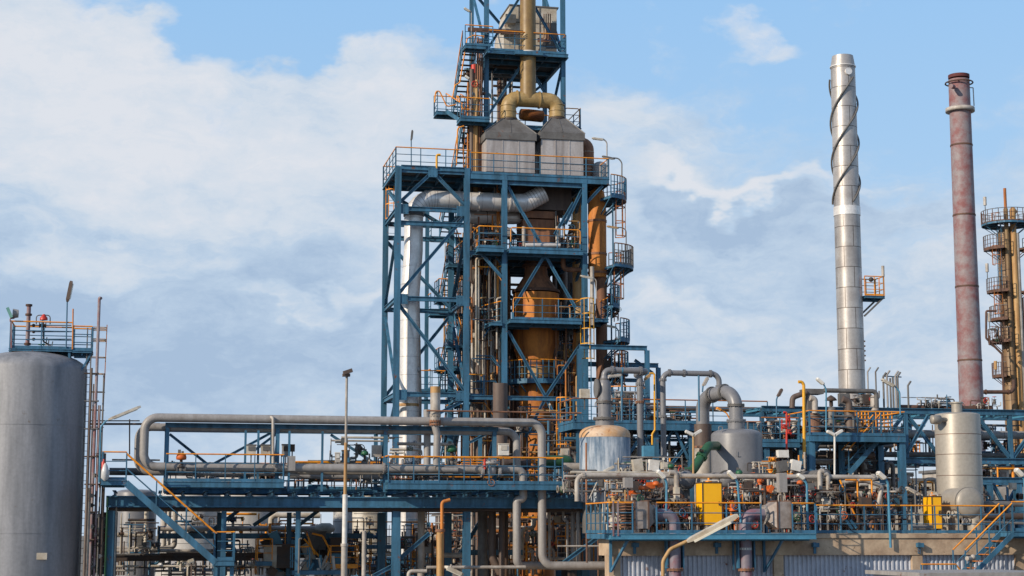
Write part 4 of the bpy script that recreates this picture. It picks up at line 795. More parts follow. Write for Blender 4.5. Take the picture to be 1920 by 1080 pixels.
pipe('thin dark upright with black ball left of the big pipe bend', [Q(243, 852, LD-1), Q(243, 786, LD-1)], .028, DRK)
lamp('long tube lamp on a bent blue pole above the rack stair', [(186, 905), (189, 800), (200, 788)], (203, 787), (264, 762), 69.4, BLUEL, .035, .22, .1, hm=CRM)
# ================================================================ PIPE RACK
RD = 71.; rk = T('pipe_rack', 'long blue steel pipe rack spanning the left half of the plant', 'pipe rack', Q(650, 1000, RD))
z1 = Q(650, 931.5, RD).z; z0_ = Q(650, 952, RD).z; hh = z1-z0_; xl = Q(199, 940, RD).x; xr = XA(1136, RD, z1)
for d, k in ((RD, 0), (RD+5, 1)): MB().ibeam((xl, d, (z1+z0_)/2), (xr, d, (z1+z0_)/2), .3, hh, t=.05).build('main_beam', BLUE, rk)
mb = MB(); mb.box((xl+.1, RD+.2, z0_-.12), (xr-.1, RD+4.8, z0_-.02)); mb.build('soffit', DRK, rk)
n = 22
for k in range(n+1): x = xl+.3+(xr-xl-.6)*k/n; MB().ibeam((x, RD+.16, z1+.12), (x, RD+4.85, z1+.12), .14, .22).build('cross_beam', BLUE, rk)
LEGS = ((207, .36), (745, .34), (878, .3), (1150, .3), (420, .2), (560, .2))
for px_, w in LEGS:
    x = Q(px_, 1000, RD).x
    for d in (RD+.4, RD+5): MB().ibeam((x, d, 0), (x, d, z0_-.14), w, w, up=(0,1,0)).build('leg', BLUE, rk)
def rkb(a, b, d=RD+.6, w=.14): brace(rk, a, b, d, w)
rkb((752, 1045), (805, 1000)); rkb((738, 1060), (700, 1080)); rkb((1120, 1008), (1055, 1056), RD-.4); rkb((390, 1000), (450, 955), RD+5.2); rkb((475, 985), (520, 955), RD+5.2); rkb((560, 985), (600, 955), RD+5.2); rkb((910, 960), (860, 1045), RD+5)
# walkways
zd = Q(420, 904, RD).z
wk = T('walkway', 'blue grating walkway with orange rail left on the pipe rack', 'walkway', Q(420, 905, RD-.8))
y0 = RD-.9; x0 = XA(310, y0, zd); x1 = XA(532, y0, zd); deck(wk, x0, x1, y0, y0+1.1, zd, 'FR', .24, sp=1.2)
wk2 = T('walkway', 'blue grating walkway with orange rail right on the pipe rack, around the grey control valve', 'walkway', Q(880, 905, RD-.8))
x0 = XA(728, y0-.1, zd); x1 = XA(1056, y0-.1, zd-.05); deck(wk2, x0, x1, y0-.1, y0+1.3, zd-.02, 'FR', .26, sp=1.05)
xlb = XA(712, y0+2, zd); rail(wk2, [(x0, y0-.1, zd), (xlb, y0+2.5, zd)]); rail(wk2, [(x0, y0+1.35, zd), (x1, y0+1.35, zd)])
wk3 = T('walkway', 'far walkway with orange rail running along the back of the pipe rack', 'walkway', Q(600, 905, RD+5))
zf = Q(620, 917, RD+4).z; deck(wk3, Q(310, 917, RD+4).x, Q(1050, 917, RD+4).x, RD+4, RD+5.2, zf, 'FB', .22, sp=1.4)
# stair at the left end
st = T('stair', 'blue stair with bright orange handrails at the left end of the pipe rack', 'stairs', Q(320, 980, RD-2))
sy = RD-2.2; ztp = Q(210, 900, sy).z; xa = XA(190, sy, ztp); xb = XA(236, sy, ztp)
deck(st, xa, xb, sy, sy+1.9, ztp, 'L', .2, mats=(PINK, BLUE)); rail(st, [(xa, sy+.03, ztp), (xb, sy+.03, ztp)], mats=(OR, BLUE))
bt = Q(405, 1055, sy); stair(st, (xb, sy, ztp-.1), bt, .95, (0,1,0), sp=1.7, h=1.15, st=.26)
zl = bt.z+.1; deck(st, bt.x-.05, XA(439, sy, zl), sy, sy+.95, zl, 'RB', .22); rail(st, [(bt.x, sy, zl), (XA(439, sy, zl), sy, zl)], sp=.7)
for px_ in (405, 436): x = Q(px_, 1060, sy).x; MB().ibeam((x, sy+.5, 0), (x, sy+.5, zl-.2), .16, .16, up=(0,1,0)).build('post', BLUE, st)
bx_ = T('fire_extinguisher', 'red fire extinguisher hanging on the rail at the top of the stair', 'extinguisher', Q(194, 870, sy-.15))
MB().lathe(Q(194, 878, sy-.15)-V((0,0,.2)), [(.07, 0), (.08, .05), (.08, .42), (.03, .5), (.03, .56)], 14).build('cylinder', RED, bx_); MB().tube([Q(195, 862, sy-.15), Q(198, 866, sy-.2), Q(198, 880, sy-.2)], .015, 5).build('hose', BLK, bx_)
tag(MB().lathe(Q(197, 885, sy-.2)-V((0,0,.35)), [(.03, 0), (.16, .12), (.15, .4), (.08, .62), (.03, .7)], 9).build('plastic_bag', mat('plastic_film', (.6,.6,.6), (.4,.4,.4), .25)), 'crumpled pale plastic sheet hanging under the extinguisher', 'bag')
# upper pipe support frame
uy = RD-.1; fr = T('pipe_support_frame', 'blue portal frame carrying the two fat grey pipes above the rack', 'steel frame', Q(620, 800, uy))
zt = Q(312, 797, uy).z; xa = Q(310, 800, uy).x; xb = XA(934, uy, zt)
for d, z_ in ((uy, zt), (uy+3.2, zt)): MB().ibeam((xa, d, z_), (xb, d, z_), .2, .19).build('beam', BLUE, fr)
for px_ in (313, 520, 723, 927):
    x = XA(px_, uy, zt-1)
    for d in (uy, uy+3.2): MB().ibeam((x, d, z1+.2), (x, d, zt-.1), .16, .16, up=(0,1,0)).build('column', BLUE, fr)
    MB().ibeam((x, uy+.1, zt-.02), (x, uy+3.1, zt-.02), .14, .17).build('beam', BLUE, fr); MB().bar((x, uy+.1, zt-.15), (x, uy+1.6, zt-1.6), .08, .08).build('brace', BLUE, fr)
for a, b, d in (((318, 814), (391, 872), uy+3.2), ((470, 850), (520, 812), uy+3.2), ((400, 870), (515, 808), uy+3.2), ((620, 815), (720, 880), uy+3.2), ((915, 812), (880, 830), uy+1)): brace(fr, a, b, d, .1)
for px_ in (461, 485, 543, 605): x = XA(px_, uy-.4, zt); MB().bar((x, uy-.4, z1+.2), (x, uy-.4, zt-.2), .09, .09).build('hanger', BLUE, fr)
# fat pipes
py_ = uy-.1; s = V(Q(905, 878, py_))
zt_ = Q(300, 784, py_).z
p1 = [V((0,0,0))]*0
x_l = Q(269, 830, py_).x; zbot = Q(300, 878.5, py_-.3).z
P1 = [V((XA(977, py_-.3, zbot), py_-.3, 0)), V((0,0,0))]
big = run((905, 880, py_-.3), 'x', 269, 'Z', zt_, 'x', 1016); yy = py_-.3
xdn = big[-1].x; big += [V((xdn, yy, ZA(xdn, yy, 1061))), V((XA(1150, yy, 5.), yy, ZA(xdn, yy, 1061)))]
pipe('fat grey pipe making a long loop over the rack and dropping at right', big, .178, GP, fl=[(0, .12), (0, .3), (0, .62)], seg=20, fil=.52, steps=9)
b2 = run((905, 880, yy), 'x', 981, 'z', 936, 'x', 969, 'z', 1061); e_ = b2[-1]; b2 += [V((XA(1004, RD+.2, e_.z), RD+.2, e_.z)), V((XA(1075, RD+.2, e_.z), RD+.2, e_.z))]
pipe('lower grey pipe curling down off the right end of the walkway', b2, .17, GP, seg=20, fil=.3, steps=9)
yb = yy+.6; z2t = Q(300, 801, yb).z
P2 = run((255+3, 884, yb), 'Z', z2t, 'x', 969); x = P2[-1].x; P2 = [V((P2[0].x+2.2, yb, P2[0].z))]+P2+[V((x, yb, ZA(x, yb, 906)))]
pipe('second fat grey pipe tucked behind the long loop pipe', P2, .165, GP, seg=18, fil=.5, steps=8)
pipe('grey pipe line running under the long loop pipe at mid height', run((300, 805, uy+1.6), 'x', 925), .07, GP)
pipe('grey pipe running along the rack floor behind the rail', run((520, 884, uy+.2), 'x', 900), .13, GPL, fl=[(0, .1), (0, .5)])
for k, (a, b, py, d, r, m_, lb) in enumerate(((330, 560, 889, uy+.1, .06, GPL, 'slim pale pipe low behind the left walkway rail'), (300, 540, 872, uy+1.6, .05, GPD, 'slim dark pipe behind the left walkway'), (540, 740, 892, uy+1.2, .14, GP, 'thick grey pipe low between the two walkways'), (540, 735, 866, uy+2.4, .045, OR, 'thin orange line between the two walkways'), (640, 740, 820, uy+1.5, .05, CRM, 'slim cream pipe high between the walkways'), (620, 730, 826, uy+1.8, .04, GPL, 'slim pale pipe just below the cream one'), (730, 960, 890, uy+.4, .05, GPD, 'slim dark pipe behind the right walkway rail'), (745, 850, 832, uy+.6, .07, GPL, 'short pale pipe under the frame with white bends'), (210, 300, 862, uy+.4, .035, GPD, 'thin line behind the stair top'), (205, 300, 884, uy+2, .16, GPD, 'dark thick pipe low behind the stair top'))):
    pipe(lb, run((a, py, d), 'x', b), r, m_)
pipe('thin grey riser with cap standing before the long loop pipe', [Q(512, 873, uy-.7), Q(512, 784, uy-.7), Q(508, 782, uy-.5)], .06, GPL)
pipe('pale vertical pipe dropping left of the capped stack', [Q(765, 781, uy+.8), Q(780, 776, uy+.5), Q(800, 768, uy+.5), Q(801, 790, uy+.5), Q(801, 880, uy+.5)][2:], .15, GP, seg=16)
cs = T('capped_stack', 'pale upright pipe with rusty top and flange stepping over the fat pipe', 'pipe', Q(816, 880, uy-.2))
a = Q(816, 790, uy-.7); mb = MB(); mb.tube([a, (a.x, a.y, ZA(a.x, a.y, 737))], .21, 18).build('upper_barrel', GPL, cs); MB().cyl((a.x, a.y, ZA(a.x, a.y, 737)), (a.x, a.y, ZA(a.x, a.y, 725)), .212, seg=18).build('rusty_top', TANP, cs)
for py in (779, 790, 796): mb = MB(); flangemb(mb, (a.x, a.y, ZA(a.x, a.y, py)), (0,0,1), .19, .03, k=1.25); mb.build('flange', RUSTB if py > 780 else GPL, cs)
b = Q(818, 880, uy-.7); MB().tube([(a.x, a.y, a.z), V((a.x, a.y, ZA(a.x, a.y, 800))), V((b.x+.03, a.y, ZA(a.x, a.y, 815))), V((b.x, a.y, b.z)), V((b.x+.9, a.y, b.z))], .15, 16, fil=.3).build('lower_leg', GP, cs)
# instruments on the rack
def gearbox(lb, px, py, d, m, w=.2, cat='valve actuator', wm=None):
    root = T('valve_actuator', lb, cat, Q(px, py, d)); c = Q(px, py, d)
    MB().lathe(c, [(w*.5, -w*.6), (w, -w*.5), (w*1.05, 0), (w*.9, w*.5), (w*.3, w*.8)], 18).build('bonnet', m, root); MB().cyl(c-V((0,0,w*2.4)), c-V((0,0,w*.5)), w*.3, seg=10).build('yoke', DRK, root)
    mb = MB(); mb.box(c+V((-w*.7, -w*.3, w*.8)), c+V((-w*.1, w*.3, w*1.5))); mb.box(c+V((w*.0, -w*.2, w*.7)), c+V((w*.5, w*.2, w*1.2))); mb.build('positioner', GPD, root)
    valve(root, c-V((0,0,w*2.7)), w*.45, (1,0,0), GPD, wm or DRK, sl=.05); return root
gearbox('orange round valve actuator above the left walkway', 340, 857, uy-.6, ORV, .2)
gearbox('green round valve actuator above the right walkway rail', 847, 842, uy+.6, GRN, .22)
gearbox('dark green hand valve beside the cream analyser shelter', 684, 850, uy+.6, GRN, .15)
gearbox('brown actuator on the rack left of the grey boxes', 325, 872, uy+1, RUSTB, .12)
cvr = T('control_valve', 'large grey control valve with flat round head and red handle on the right walkway', 'valve', Q(920, 885, yy-.35))
c = Q(920, 869, yy-.2); MB().lathe(c, [(.12, -.55), (.22, -.45), (.24, -.2), (.14, -.08), (.34, -.03), (.36, .02), (.34, .07), (.26, .14), (.08, .2)], 24).build('body', GP, cvr); mb = MB()
for p in mb.ring(c+V((0,0,.02)), (0,0,1), .33, 14): mb.cyl(p-V((0,0,.06)), p+V((0,0,.09)), .02, seg=5)
mb.build('bolts', GPD, cvr)
for sx_ in (-1, 1): mb = MB(); flangemb(mb, c+V((.36*sx_, 0, -.33)), (1,0,0), .17, .05, k=1.5); mb.build('flange', GP, cvr)
MB().cyl(Q(909, 880, yy-.4), Q(909, 857, yy-.4), .055, seg=10).build('handle', RED, cvr); handwheel(cvr, Q(921, 905, yy-.5), .15, (0,-1,.3), RUSTB)
def wbox(lb, px, py, d, w, h, m=CRM, face=GPD, leg=True, dep=.25, name='instrument_box', cat='box', tilt=0):
    root = T(name, lb, cat, Q(px, py, d)); c = Q(px, py, d); mb = MB(); mb.box((-w/2, -dep/2, -h/2), (w/2, dep/2, h/2))
    M = Matrix.Rotation(R(tilt), 3, 'Y'); mb.v = [tuple(M @ V(p)+c) for p in mb.v]; mb.build('housing', m, root)
    if face: mb = MB(); mb.box((-w*.33, -dep/2-.03, -h*.05), (w*.33, -dep/2-.004, h*.36)); mb.box((-w*.5-.02, -dep/2-.02, h/2-.03), (w*.5+.02, dep/2, h/2+.02)); mb.v = [tuple(M @ V(p)+c) for p in mb.v]; mb.build('window', face, root)
    if leg: MB().bar(c-V((0,0,h/2)), c-V((0,0,h/2+.5)), .05, .05).build('stand', GPD, root)
    return root
wbox('left of two pale analyser boxes hanging under the frame', 471, 844, uy-.5, .38, .42); wbox('right of two pale analyser boxes hanging under the frame', 498, 844, uy-.5, .38, .42)
wbox('small grey cabinet under the frame next to a dark box', 536, 845, uy+.4, .32, .5, GP, DRK); wbox('tiny dark box beside the grey cabinet', 548, 840, uy+.5, .2, .3, DRK, None)
wbox('plain grey box on the thick pipe between the walkways', 546, 869, uy-.6, .32, .6, GP, None, False); wbox('white instrument box at the right end of the rack', 944, 843, uy-.3, .42, .48, WHT, CRM)
wbox('blue motor box between the walkways', 648, 856, uy+.5, .3, .5, BLUE, DRK); wbox('pale box with gauge between the walkways', 633, 858, uy+.4, .2, .4, GPL, WHT)
wbox('pale box leaning near the left of the right walkway', 706, 846, uy+.8, .4, .5, GPL, None)
manifold('pale pipework standing behind the rail between the two walkways', 622, 700, 820, 905, uy+.5, 1.5, 31, [CRM, GPL, GP, GPD], 12, 6, 3, 1, .09)
manifold('white bends and pipes under the frame at the right walkway', 728, 795, 818, 905, uy+.8, 1.2, 32, [CRM, GPL, GP, WHT], 12, 7, 4, 0, .07)
manifold('small pipes and valves behind the left walkway rail', 320, 530, 866, 905, uy+.1, 2, 33, [GPL, GPD, BRN, BLUE, GP], 22, 9, 9, 0, .05)
manifold('low pipes and valves along the rack floor behind the right walkway', 735, 1050, 868, 908, uy+.4, 3, 34, [GPL, GPD, RUSTB, OR, GP], 30, 12, 12, 2, .06)
manifold('cluttered small bore lines between the walkways', 540, 730, 862, 915, uy+1.4, 2, 35, [GPL, GPD, RUSTB, GP, BLUE], 18, 10, 5, 1, .06)
for k in range(7): pass
og = T('orange_grating_fence', 'stack of horizontal orange bars behind the control valve', 'railing', Q(980, 875, uy+3))
for k in range(6): MB().tube([Q(865, 858+k*5, uy+3), Q(1040, 858+k*5, uy+3)], .03, 5).build('bar', OR, og)
for k in range(6): q = Q(870+k*33, 858, uy+3); MB().bar(q, q-V((0,0,.9)), .04, .04).build('post', BLUE, og)
tag(MB().lathe(Q(1008, 866, uy+2.2), [(.03, 0), (.28, .12), (.3, .3), (.3, 1.3), (.28, 1.5), (.1, 1.65)], 20, 0, (1, .1, 0)).build('green_drum', GRNP), 'horizontal green drum behind the right end of the walkway', 'drum')
tag(MB().lathe(Q(940, 868, uy+2.2), [(.25, 0), (.25, 1.3)], 18, 0, (1, .1, 0)).build('brown_drum', BRN), 'brown lagged cylinder beside the green drum', 'drum')
pipe('rust line crossing just above the fat pipe in front of the tower', run((800, 770, uy-1), 'x', 1090), .035, RUSTB); pipe('lower rust line before the reactor foot', run((1010, 787, uy-1), 'x', 1070), .035, RUSTB)
pipe('grey horizontal pipe leaving the rack toward the rust streaked tank', run((1055, 876, uy+1), 'x', 1100), .2, GPL, seg=16)
# small ladders etc under the rack
bm = T('pipe_gantry', 'low blue beams and pipes under the left part of the rack', 'steel frame', Q(480, 1010, RD+6))
for a, b, py, m_ in ((300, 700, 1005, BLUE), (300, 640, 1042, DRK), (200, 470, 1047, DRK), (860, 980, 1036, BLUE)): q = run((a, py, RD+5.6), 'x', b); MB().ibeam(q[0], q[1], .14, .24).build('beam', m_, bm)
# ================================================================ UNDER AND BEHIND THE RACK
UDp = 84.
def uv(lb, pxl, pxr, pyt, d, m, name='storage_tank', bands=(), dome=.2, sm=GPD, cat='tank'):
    return vessel(lb, (pxl+pxr)/2, pyt, 1080, pxl, pxr, d, m, dome, name, cat, 0, bands, 48, 1000, sm)
uv('blue grey tank under the left end of the rack', 214, 292, 925, 82, VES, bands=(1017, 1024))
uv('white tank behind the rack stair', 300, 412, 900, 92, BEIT, bands=(1000, 1019))
uv('second white tank partly behind the stair foot', 395, 520, 892, 100, BEIT)
uv('pale tank with a box on it behind the lamp post', 624, 660, 945, 80, BEIT, bands=(978, 1033))
uv('large cream tank right of the lamp post', 655, 722, 930, 92, CRM); uv('cream tank with dark edge behind the blue leg', 736, 800, 930, 90, CRM)
uv('blue upright drum between the two cream tanks', 710, 726, 930, 87, BLUE)
lv_ = T('horizontal_vessel', 'white horizontal vessel lying low behind the stair foot', 'vessel', Q(340, 1080, 88))
q = Q(298, 1082, 86); MB().lathe(q, [(.02, -.2), (.6, -.1), (.9, .2), (.95, .5), (.95, 2.6), (.9, 2.9), (.5, 3.1), (.02, 3.2)], 28, 0, (1,0,0)).build('shell', BEIT, lv_); MB().cyl(q+V((1.2,0,0)), q+V((1.25,0,0)), 1.02, seg=28).build('rib', WHT, lv_)
for k, (P, r, m_, lb) in enumerate((
  (run((275, 950, 79), 'z', 1003, 'x', 205), .1, CRM, 'cream pipe with a square bend before the blue grey tank'),
  (run((309, 955, 79), 'z', 1028, 'x', 205), .11, GPL, 'left of three pale vertical pipes behind the stair'),
  (run((318, 955, 79.3), 'z', 1026), .09, CRM, 'middle of three pale vertical pipes behind the stair'),
  (run((329, 955, 79), 'z', 1027, 'x', 300), .12, GPL, 'right of three pale vertical pipes, bending left at its foot'),
  (run((295, 991, 78), 'x', 590), .12, GPL, 'long silvery pipe under the rack ending at a cone'),
  (run((205, 1033, 78), 'x', 450), .08, GPL, 'pale pipe at knee height behind the stair'),
  (run((205, 1040, 77), 'x', 380), .05, GPD, 'dark pipe below the pale one behind the stair'),
  (run((205, 1062, 77), 'x', 260), .05, CRM, 'short cream pipe near the lower left'), (run((205, 1070, 77), 'x', 250), .05, GPL, 'short pale pipe at the very lower left'),
  (run((437, 1060, 80), 'x', 500), .15, CRM, 'cream pipe stub low beside the stair landing'), (run((437, 1042, 80), 'x', 520), .12, GPL, 'pale pipe behind the stair landing'),
  (run((508, 990, 82), 'z', 966, 'x', 600), .14, CRM, 'cream elbow pipe with rust stain under the rack'),
  (run((790, 955, 73.5), 'z', 1085), .15, GPL, 'pale flanged column pipe under the rack'),
  (run((766, 1085, 70), 'z', 1071, 'x', 800), .08, GPL, 'small pale bent pipe at the bottom centre'), (run((800, 1064, 70), 'x', 985), .07, GPL, 'long thin pale pipe near the bottom centre'),
  (run((830, 1041, 75), 'x', 870), .11, GPL, 'short pale pipe between brown pipe and blue leg'),
  (run((905, 955, 74), 'z', 1085), .22, GPD, 'thick dark grey vertical pipe under the rack'),
  (run((923, 955, 73), 'z', 1045, 'xz', (938, 1075)), .17, BRN, 'brown lagged pipe kinking to the right near its foot'),
  (run((941, 955, 72.6), 'z', 1085), .13, BRN, 'reddish brown vertical pipe under the rack right part'), (run((948, 955, 73), 'z', 1085), .12, DRK, 'near black pipe beside the reddish brown one'),
  (run((560, 1075, 70), 'z', 1010, 'x', 566), .04, GPD, 'thin grey stem in the orange railed skid'),
  (run((682, 1080, 70), 'z', 995), .09, GPL, 'grey upright with a small gauge head right of the lamp post'),
  (run((700, 1040, 76), 'x', 735), .07, GPL, 'short horizontal line behind the blue leg'), (run((1030, 955, 73), 'z', 1050), .06, GPL, 'pale riser between the two big drop pipes and wall'),
  (run((1056, 950, 72), 'z', 975, 'x', 1064, 'z', 1055), .06, GP, 'grey riser with a jog right of the drop pipe'), (run((1074, 950, 72), 'z', 1055), .09, GP, 'straight grey riser second from the blue brace'), (run((1084, 950, 71.6), 'z', 1055), .1, GP, 'thickest grey riser near the blue brace'), (run((1104, 950, 72), 'z', 1055), .07, GP, 'grey riser nearest the concrete block'), (run((1099, 830, 66), 'z', 1055), .04, RUSTB, 'long thin rusty rod before the rust streaked tank'),
  (run((1045, 1024, 68), 'x', 1600), .035, GPL, 'thin guard pipe running along the concrete wall'))):
    pipe(lb, P, r, m_, seg=14)
tag(MB().lathe(Q(590, 991, 78), [(.12, 0), (.25, .3), (.25, .7), (.1, .9)], 18, 0, (1,0,0)).build('cone_end', CRM), 'pale cone shaped end on the long silvery pipe', 'fitting')
bpx = T('brown_post', 'rust and tan painted post pipe with hooked top in front of the rack', 'post', Q(825, 1080, 69)); q = Q(825, 1080, 69.2)
MB().tube([(q.x, q.y, 0), (q.x, q.y, ZA(q.x, q.y, 992))], .15, 16).build('sleeve', TANP, bpx); MB().tube([(q.x+.05, q.y-.1, ZA(q.x, q.y, 1000)), (q.x+.05, q.y-.1, ZA(q.x, q.y, 941)), (q.x+.38, q.y-.1, ZA(q.x, q.y, 937))], .07, 12, fil=.15).build('rusty_riser', RUSTO, bpx)
MB().cyl((q.x, q.y, ZA(q.x, q.y, 997)), (q.x, q.y, ZA(q.x, q.y, 992)), .2, seg=16).build('clamp', RUSTB, bpx); MB().bar((q.x+.12, q.y+.02, 0), (q.x+.12, q.y+.02, ZA(q.x, q.y, 1000)), .07, .12).build('rusty_channel', RUSTO, bpx)
lamp('pale box lamp hanging low under the rack centre', [(846, 1068), (846, 1058)], (834, 1062), (868, 1078), 69, GPL, .04, .3, .14)
lamp('small twin horn speaker on a thin stem under the rack', [(359, 1080), (359, 1052)], (352, 1053), (364, 1049), 72, BRN, .03, .2, .12, name='horn_speaker', cat='speaker')
# orange railed skid
sk_ = T('railed_skid', 'cluttered blue and orange railed equipment skid under the rack', 'skid', Q(560, 1040, 76))
def skr(a, py, d, b, dd, m=(OR, OR), h=.9): z = Q(a, py, d).z; x = XA(b, d, z); rail(sk_, [(Q(a, py, d).x, d+dd, z), (Q(a, py, d).x, d, z), (x, d, z), (x, d+dd, z)], mats=m, h=h, sp=.7, toe=False)
skr(507, 1021, 76, 562, 1.2); skr(482, 1050, 75, 510, 1.); skr(548, 1065, 74, 580, 1., (OR, BLUEL)); skr(620, 1056, 75, 671, 1.2, (OR, OR), .75); skr(652, 1020, 78, 800, 1.5, (OR, BLUE), 1.)
for a, py, b, d, m_ in ((507, 1024, 562, 76, OR), (482, 1053, 510, 75, BLUE), (548, 1070, 640, 74, BLUE), (620, 1058, 671, 75, OR), (650, 1022, 810, 78, BLUE)):
    z = Q(a, py, d).z; MB().box((Q(a, py, d).x, d, z-.18), (XA(b, d, z), d+1.3, z)).build('deck', m_, sk_)
for a, b, d in (((585, 1000), (605, 1005), 75), ((605, 1005), (618, 1030), 75), ((618, 1030), (612, 1050), 75), ((612, 1050), (614, 1068), 75), ((575, 1000), (590, 1040), 75.3), ((570, 1010), (600, 1045), 75.4)): MB().tube([Q(*a, d), Q(*b, d)], .045, 6).build('guard_rail', OR, sk_)
rn = random.Random(8)
for k in range(26):
    c = Q(rn.uniform(478, 640), rn.uniform(1012, 1085), rn.uniform(75.5, 77.5)); w, h = rn.uniform(.1, .45), rn.uniform(.15, .6)
    mb = MB(); M = Matrix.Rotation(R(rn.choice((0, 0, 30, -25))), 3, 'Y'); mb.box((-w, -.3, -h), (w, .3, h)); mb.box((-w*1.1, -.34, h), (w*1.1, .3, h+.05)); mb.v = [tuple(M @ V(p)+c) for p in mb.v]; mb.build('machine_housing', rn.choice((BLUE, BLUE, BLUEL, DRK, DRK, CRM, GPD)), sk_)
for k in range(12):
    a = Q(rn.uniform(580, 625), rn.uniform(1030, 1075), 75); MB().cyl(a, a+V((rn.uniform(-.6, .2), 0, -rn.uniform(.5, 1))), .07, seg=8).build('strut', rn.choice((BLUEL, GPL, WHT)), sk_)
manifold('tangle of small orange and blue pipes on the railed skid', 478, 560, 1000, 1079, 77, 1.5, 41, [OR, BLUE, BRN, CRM, DRK], 24, 14, 6, 1, .06)
manifold('fine pipework around the pale tank behind the lamp post', 600, 690, 1010, 1079, 76, 1.5, 42, [BLUE, GPD, OR, BRN, GPL], 26, 14, 8, 1, .05)
manifold('rusty pipework behind the brown post under the rack', 800, 900, 955, 1079, 80, 4, 43, [RUSTB, RUSTO, GPL, CRM, DRK, BLUE], 40, 26, 8, 0, .09)
manifold('rusty and pale pipework between the two big drop pipes', 940, 1030, 955, 1079, 77, 4, 44, [RUSTO, CRM, GPL, DRK, RUSTB, OR], 34, 26, 8, 1, .1)
manifold('pipework between the drop pipe and the concrete block', 1024, 1140, 955, 1060, 75, 4, 45, [GP, GPD, DRK, RUSTB, GPL, OR], 36, 22, 8, 1, .08, vlen=.8)
manifold('low dark pipework under the rack at bottom centre', 640, 830, 1040, 1085, 80, 3, 46, [GPD, BLUE, DRK, GPL], 24, 16, 6, 1, .07)
manifold('low pipework in front of the white tanks', 205, 480, 1030, 1085, 81, 3, 47, [GPL, CRM, DRK, BRN, GPD, BLUE], 34, 16, 10, 1, .07)
sh = T('blue_container', 'dark blue steel housing behind the blue rack leg at the bottom', 'container', Q(740, 1080, 83)); a = Q(672, 1045, 83)
MB().box((a.x, 83, 0), (a.x+3.9, 86, a.z)).build('casing', BLUE, sh); mb = MB()
for k in range(9): mb.box((a.x+.2+k*.42, 82.95, .5), (a.x+.28+k*.42, 82.998, a.z-.1))
mb.build('ribs', BLUE, sh)
# buildings and pipe runs far behind, seen through the gaps
for k, (pxa, pxb, pyt, d, m_, lb) in enumerate(((860, 1100, 965, 106, BRN, 'dark brown process hall far behind the tower foot'), (1080, 1460, 925, 112, mat('far_cladding', (.16,.15,.15), (.08,.075,.075), .8), 'dark grey process hall behind the rust streaked tank'), (1450, 1760, 900, 116, CRM, 'cream building behind the right deck pipework'), (1840, 1990, 880, 110, GPL, 'pale shed at the far right behind the beige column'))):
    a = Q(pxa, 1000, d); b = Q(pxb, 1000, d); z = ZA(a.x, d, pyt); r_ = T('process_hall', lb, 'building', ((a.x+b.x)/2, d, 0)); MB().box((a.x, d, 0), (b.x, d+9, z)).build('walls', m_, r_)
    mb = MB(); n = max(3, int((b.x-a.x)/2.4))
    for i in range(n): x = a.x+.5+(b.x-a.x-1)*i/n
    for i in range(n): x = a.x+.6+(b.x-a.x-1)*i/n; mb = MB(); mb.box((x, d-.05, z-2.0), (x+1.1, d-.004, z-.9)); mb.build('window', DRK, r_)
    MB().box((a.x-.2, d-.2, z+.003), (b.x+.2, d+9.2, z+.2)).build('roof', GPD, r_)
# tall grey lamp mast in front
lm = T('floodlight_mast', 'tall slender mast with stepped white and brown pole left of centre', 'mast', Q(645, 1080, 55)); q = Q(645, 1080, 55)
zs = [0]+[ZA(q.x, 55, p) for p in (1022, 927, 830, 706)]
MB().cyl((q.x, 55, 0), (q.x, 55, zs[1]), .1, seg=14).build('base_pole', GPL, lm); MB().cyl((q.x, 55, zs[1]), (q.x, 55, zs[2]), .082, seg=14).build('lower_pole', WHT, lm); MB().cyl((q.x, 55, zs[2]), (q.x, 55, zs[3]), .055, seg=12).build('middle_pole', TANP, lm); MB().cyl((q.x, 55, zs[3]), (q.x, 55, zs[4]), .042, seg=12).build('upper_pole', GPL, lm)
MB().cyl((q.x, 55, zs[1]-.04), (q.x, 55, zs[1]+.05), .12, seg=14).build('collar', GPL, lm); c = V((q.x, 55, zs[4])); mb = MB(); mb.box(c+V((-.14,-.12,0)), c+V((.1,.1,.09))); mb.bar(c+V((-.12,-.1,.1)), c+V((.16,-.1,.2)), .2, .12); mb.build('camera_head', BRN, lm)

manifold('pipes and valves in front of the blue grey tank under the rack', 215, 300, 960, 1079, 77, 2, 401, [GPD, BLUE, CRM, BRN, DRK], 16, 14, 8, 1, .06)
manifold('pipes and supports between the stair and the railed skid', 400, 490, 960, 1079, 77.5, 2, 402, [GPD, BLUE, CRM, BRN, DRK, OR], 22, 16, 8, 1, .07)
manifold('pipes and blue supports above the railed skid', 490, 640, 960, 1040, 79, 2, 403, [CRM, BLUE, BLUE, GPL, BRN, OR], 24, 16, 10, 1, .09)
manifold('thin pipes and rails between the lamp mast and the blue leg', 655, 740, 960, 1079, 78.5, 2, 404, [GPD, BLUE, CRM, OR, DRK], 20, 14, 8, 1, .05)
manifold('pipes and supports right of the blue leg under the rack', 750, 815, 960, 1079, 77, 2, 405, [GPD, BLUE, CRM, OR, DRK, RUSTB], 20, 14, 8, 1, .06)
manifold('lines hanging under the rack beam near the stair', 300, 420, 955, 1010, 78, 1.5, 406, [GPD, BLUE, CRM, DRK], 12, 8, 4, 0, .05)
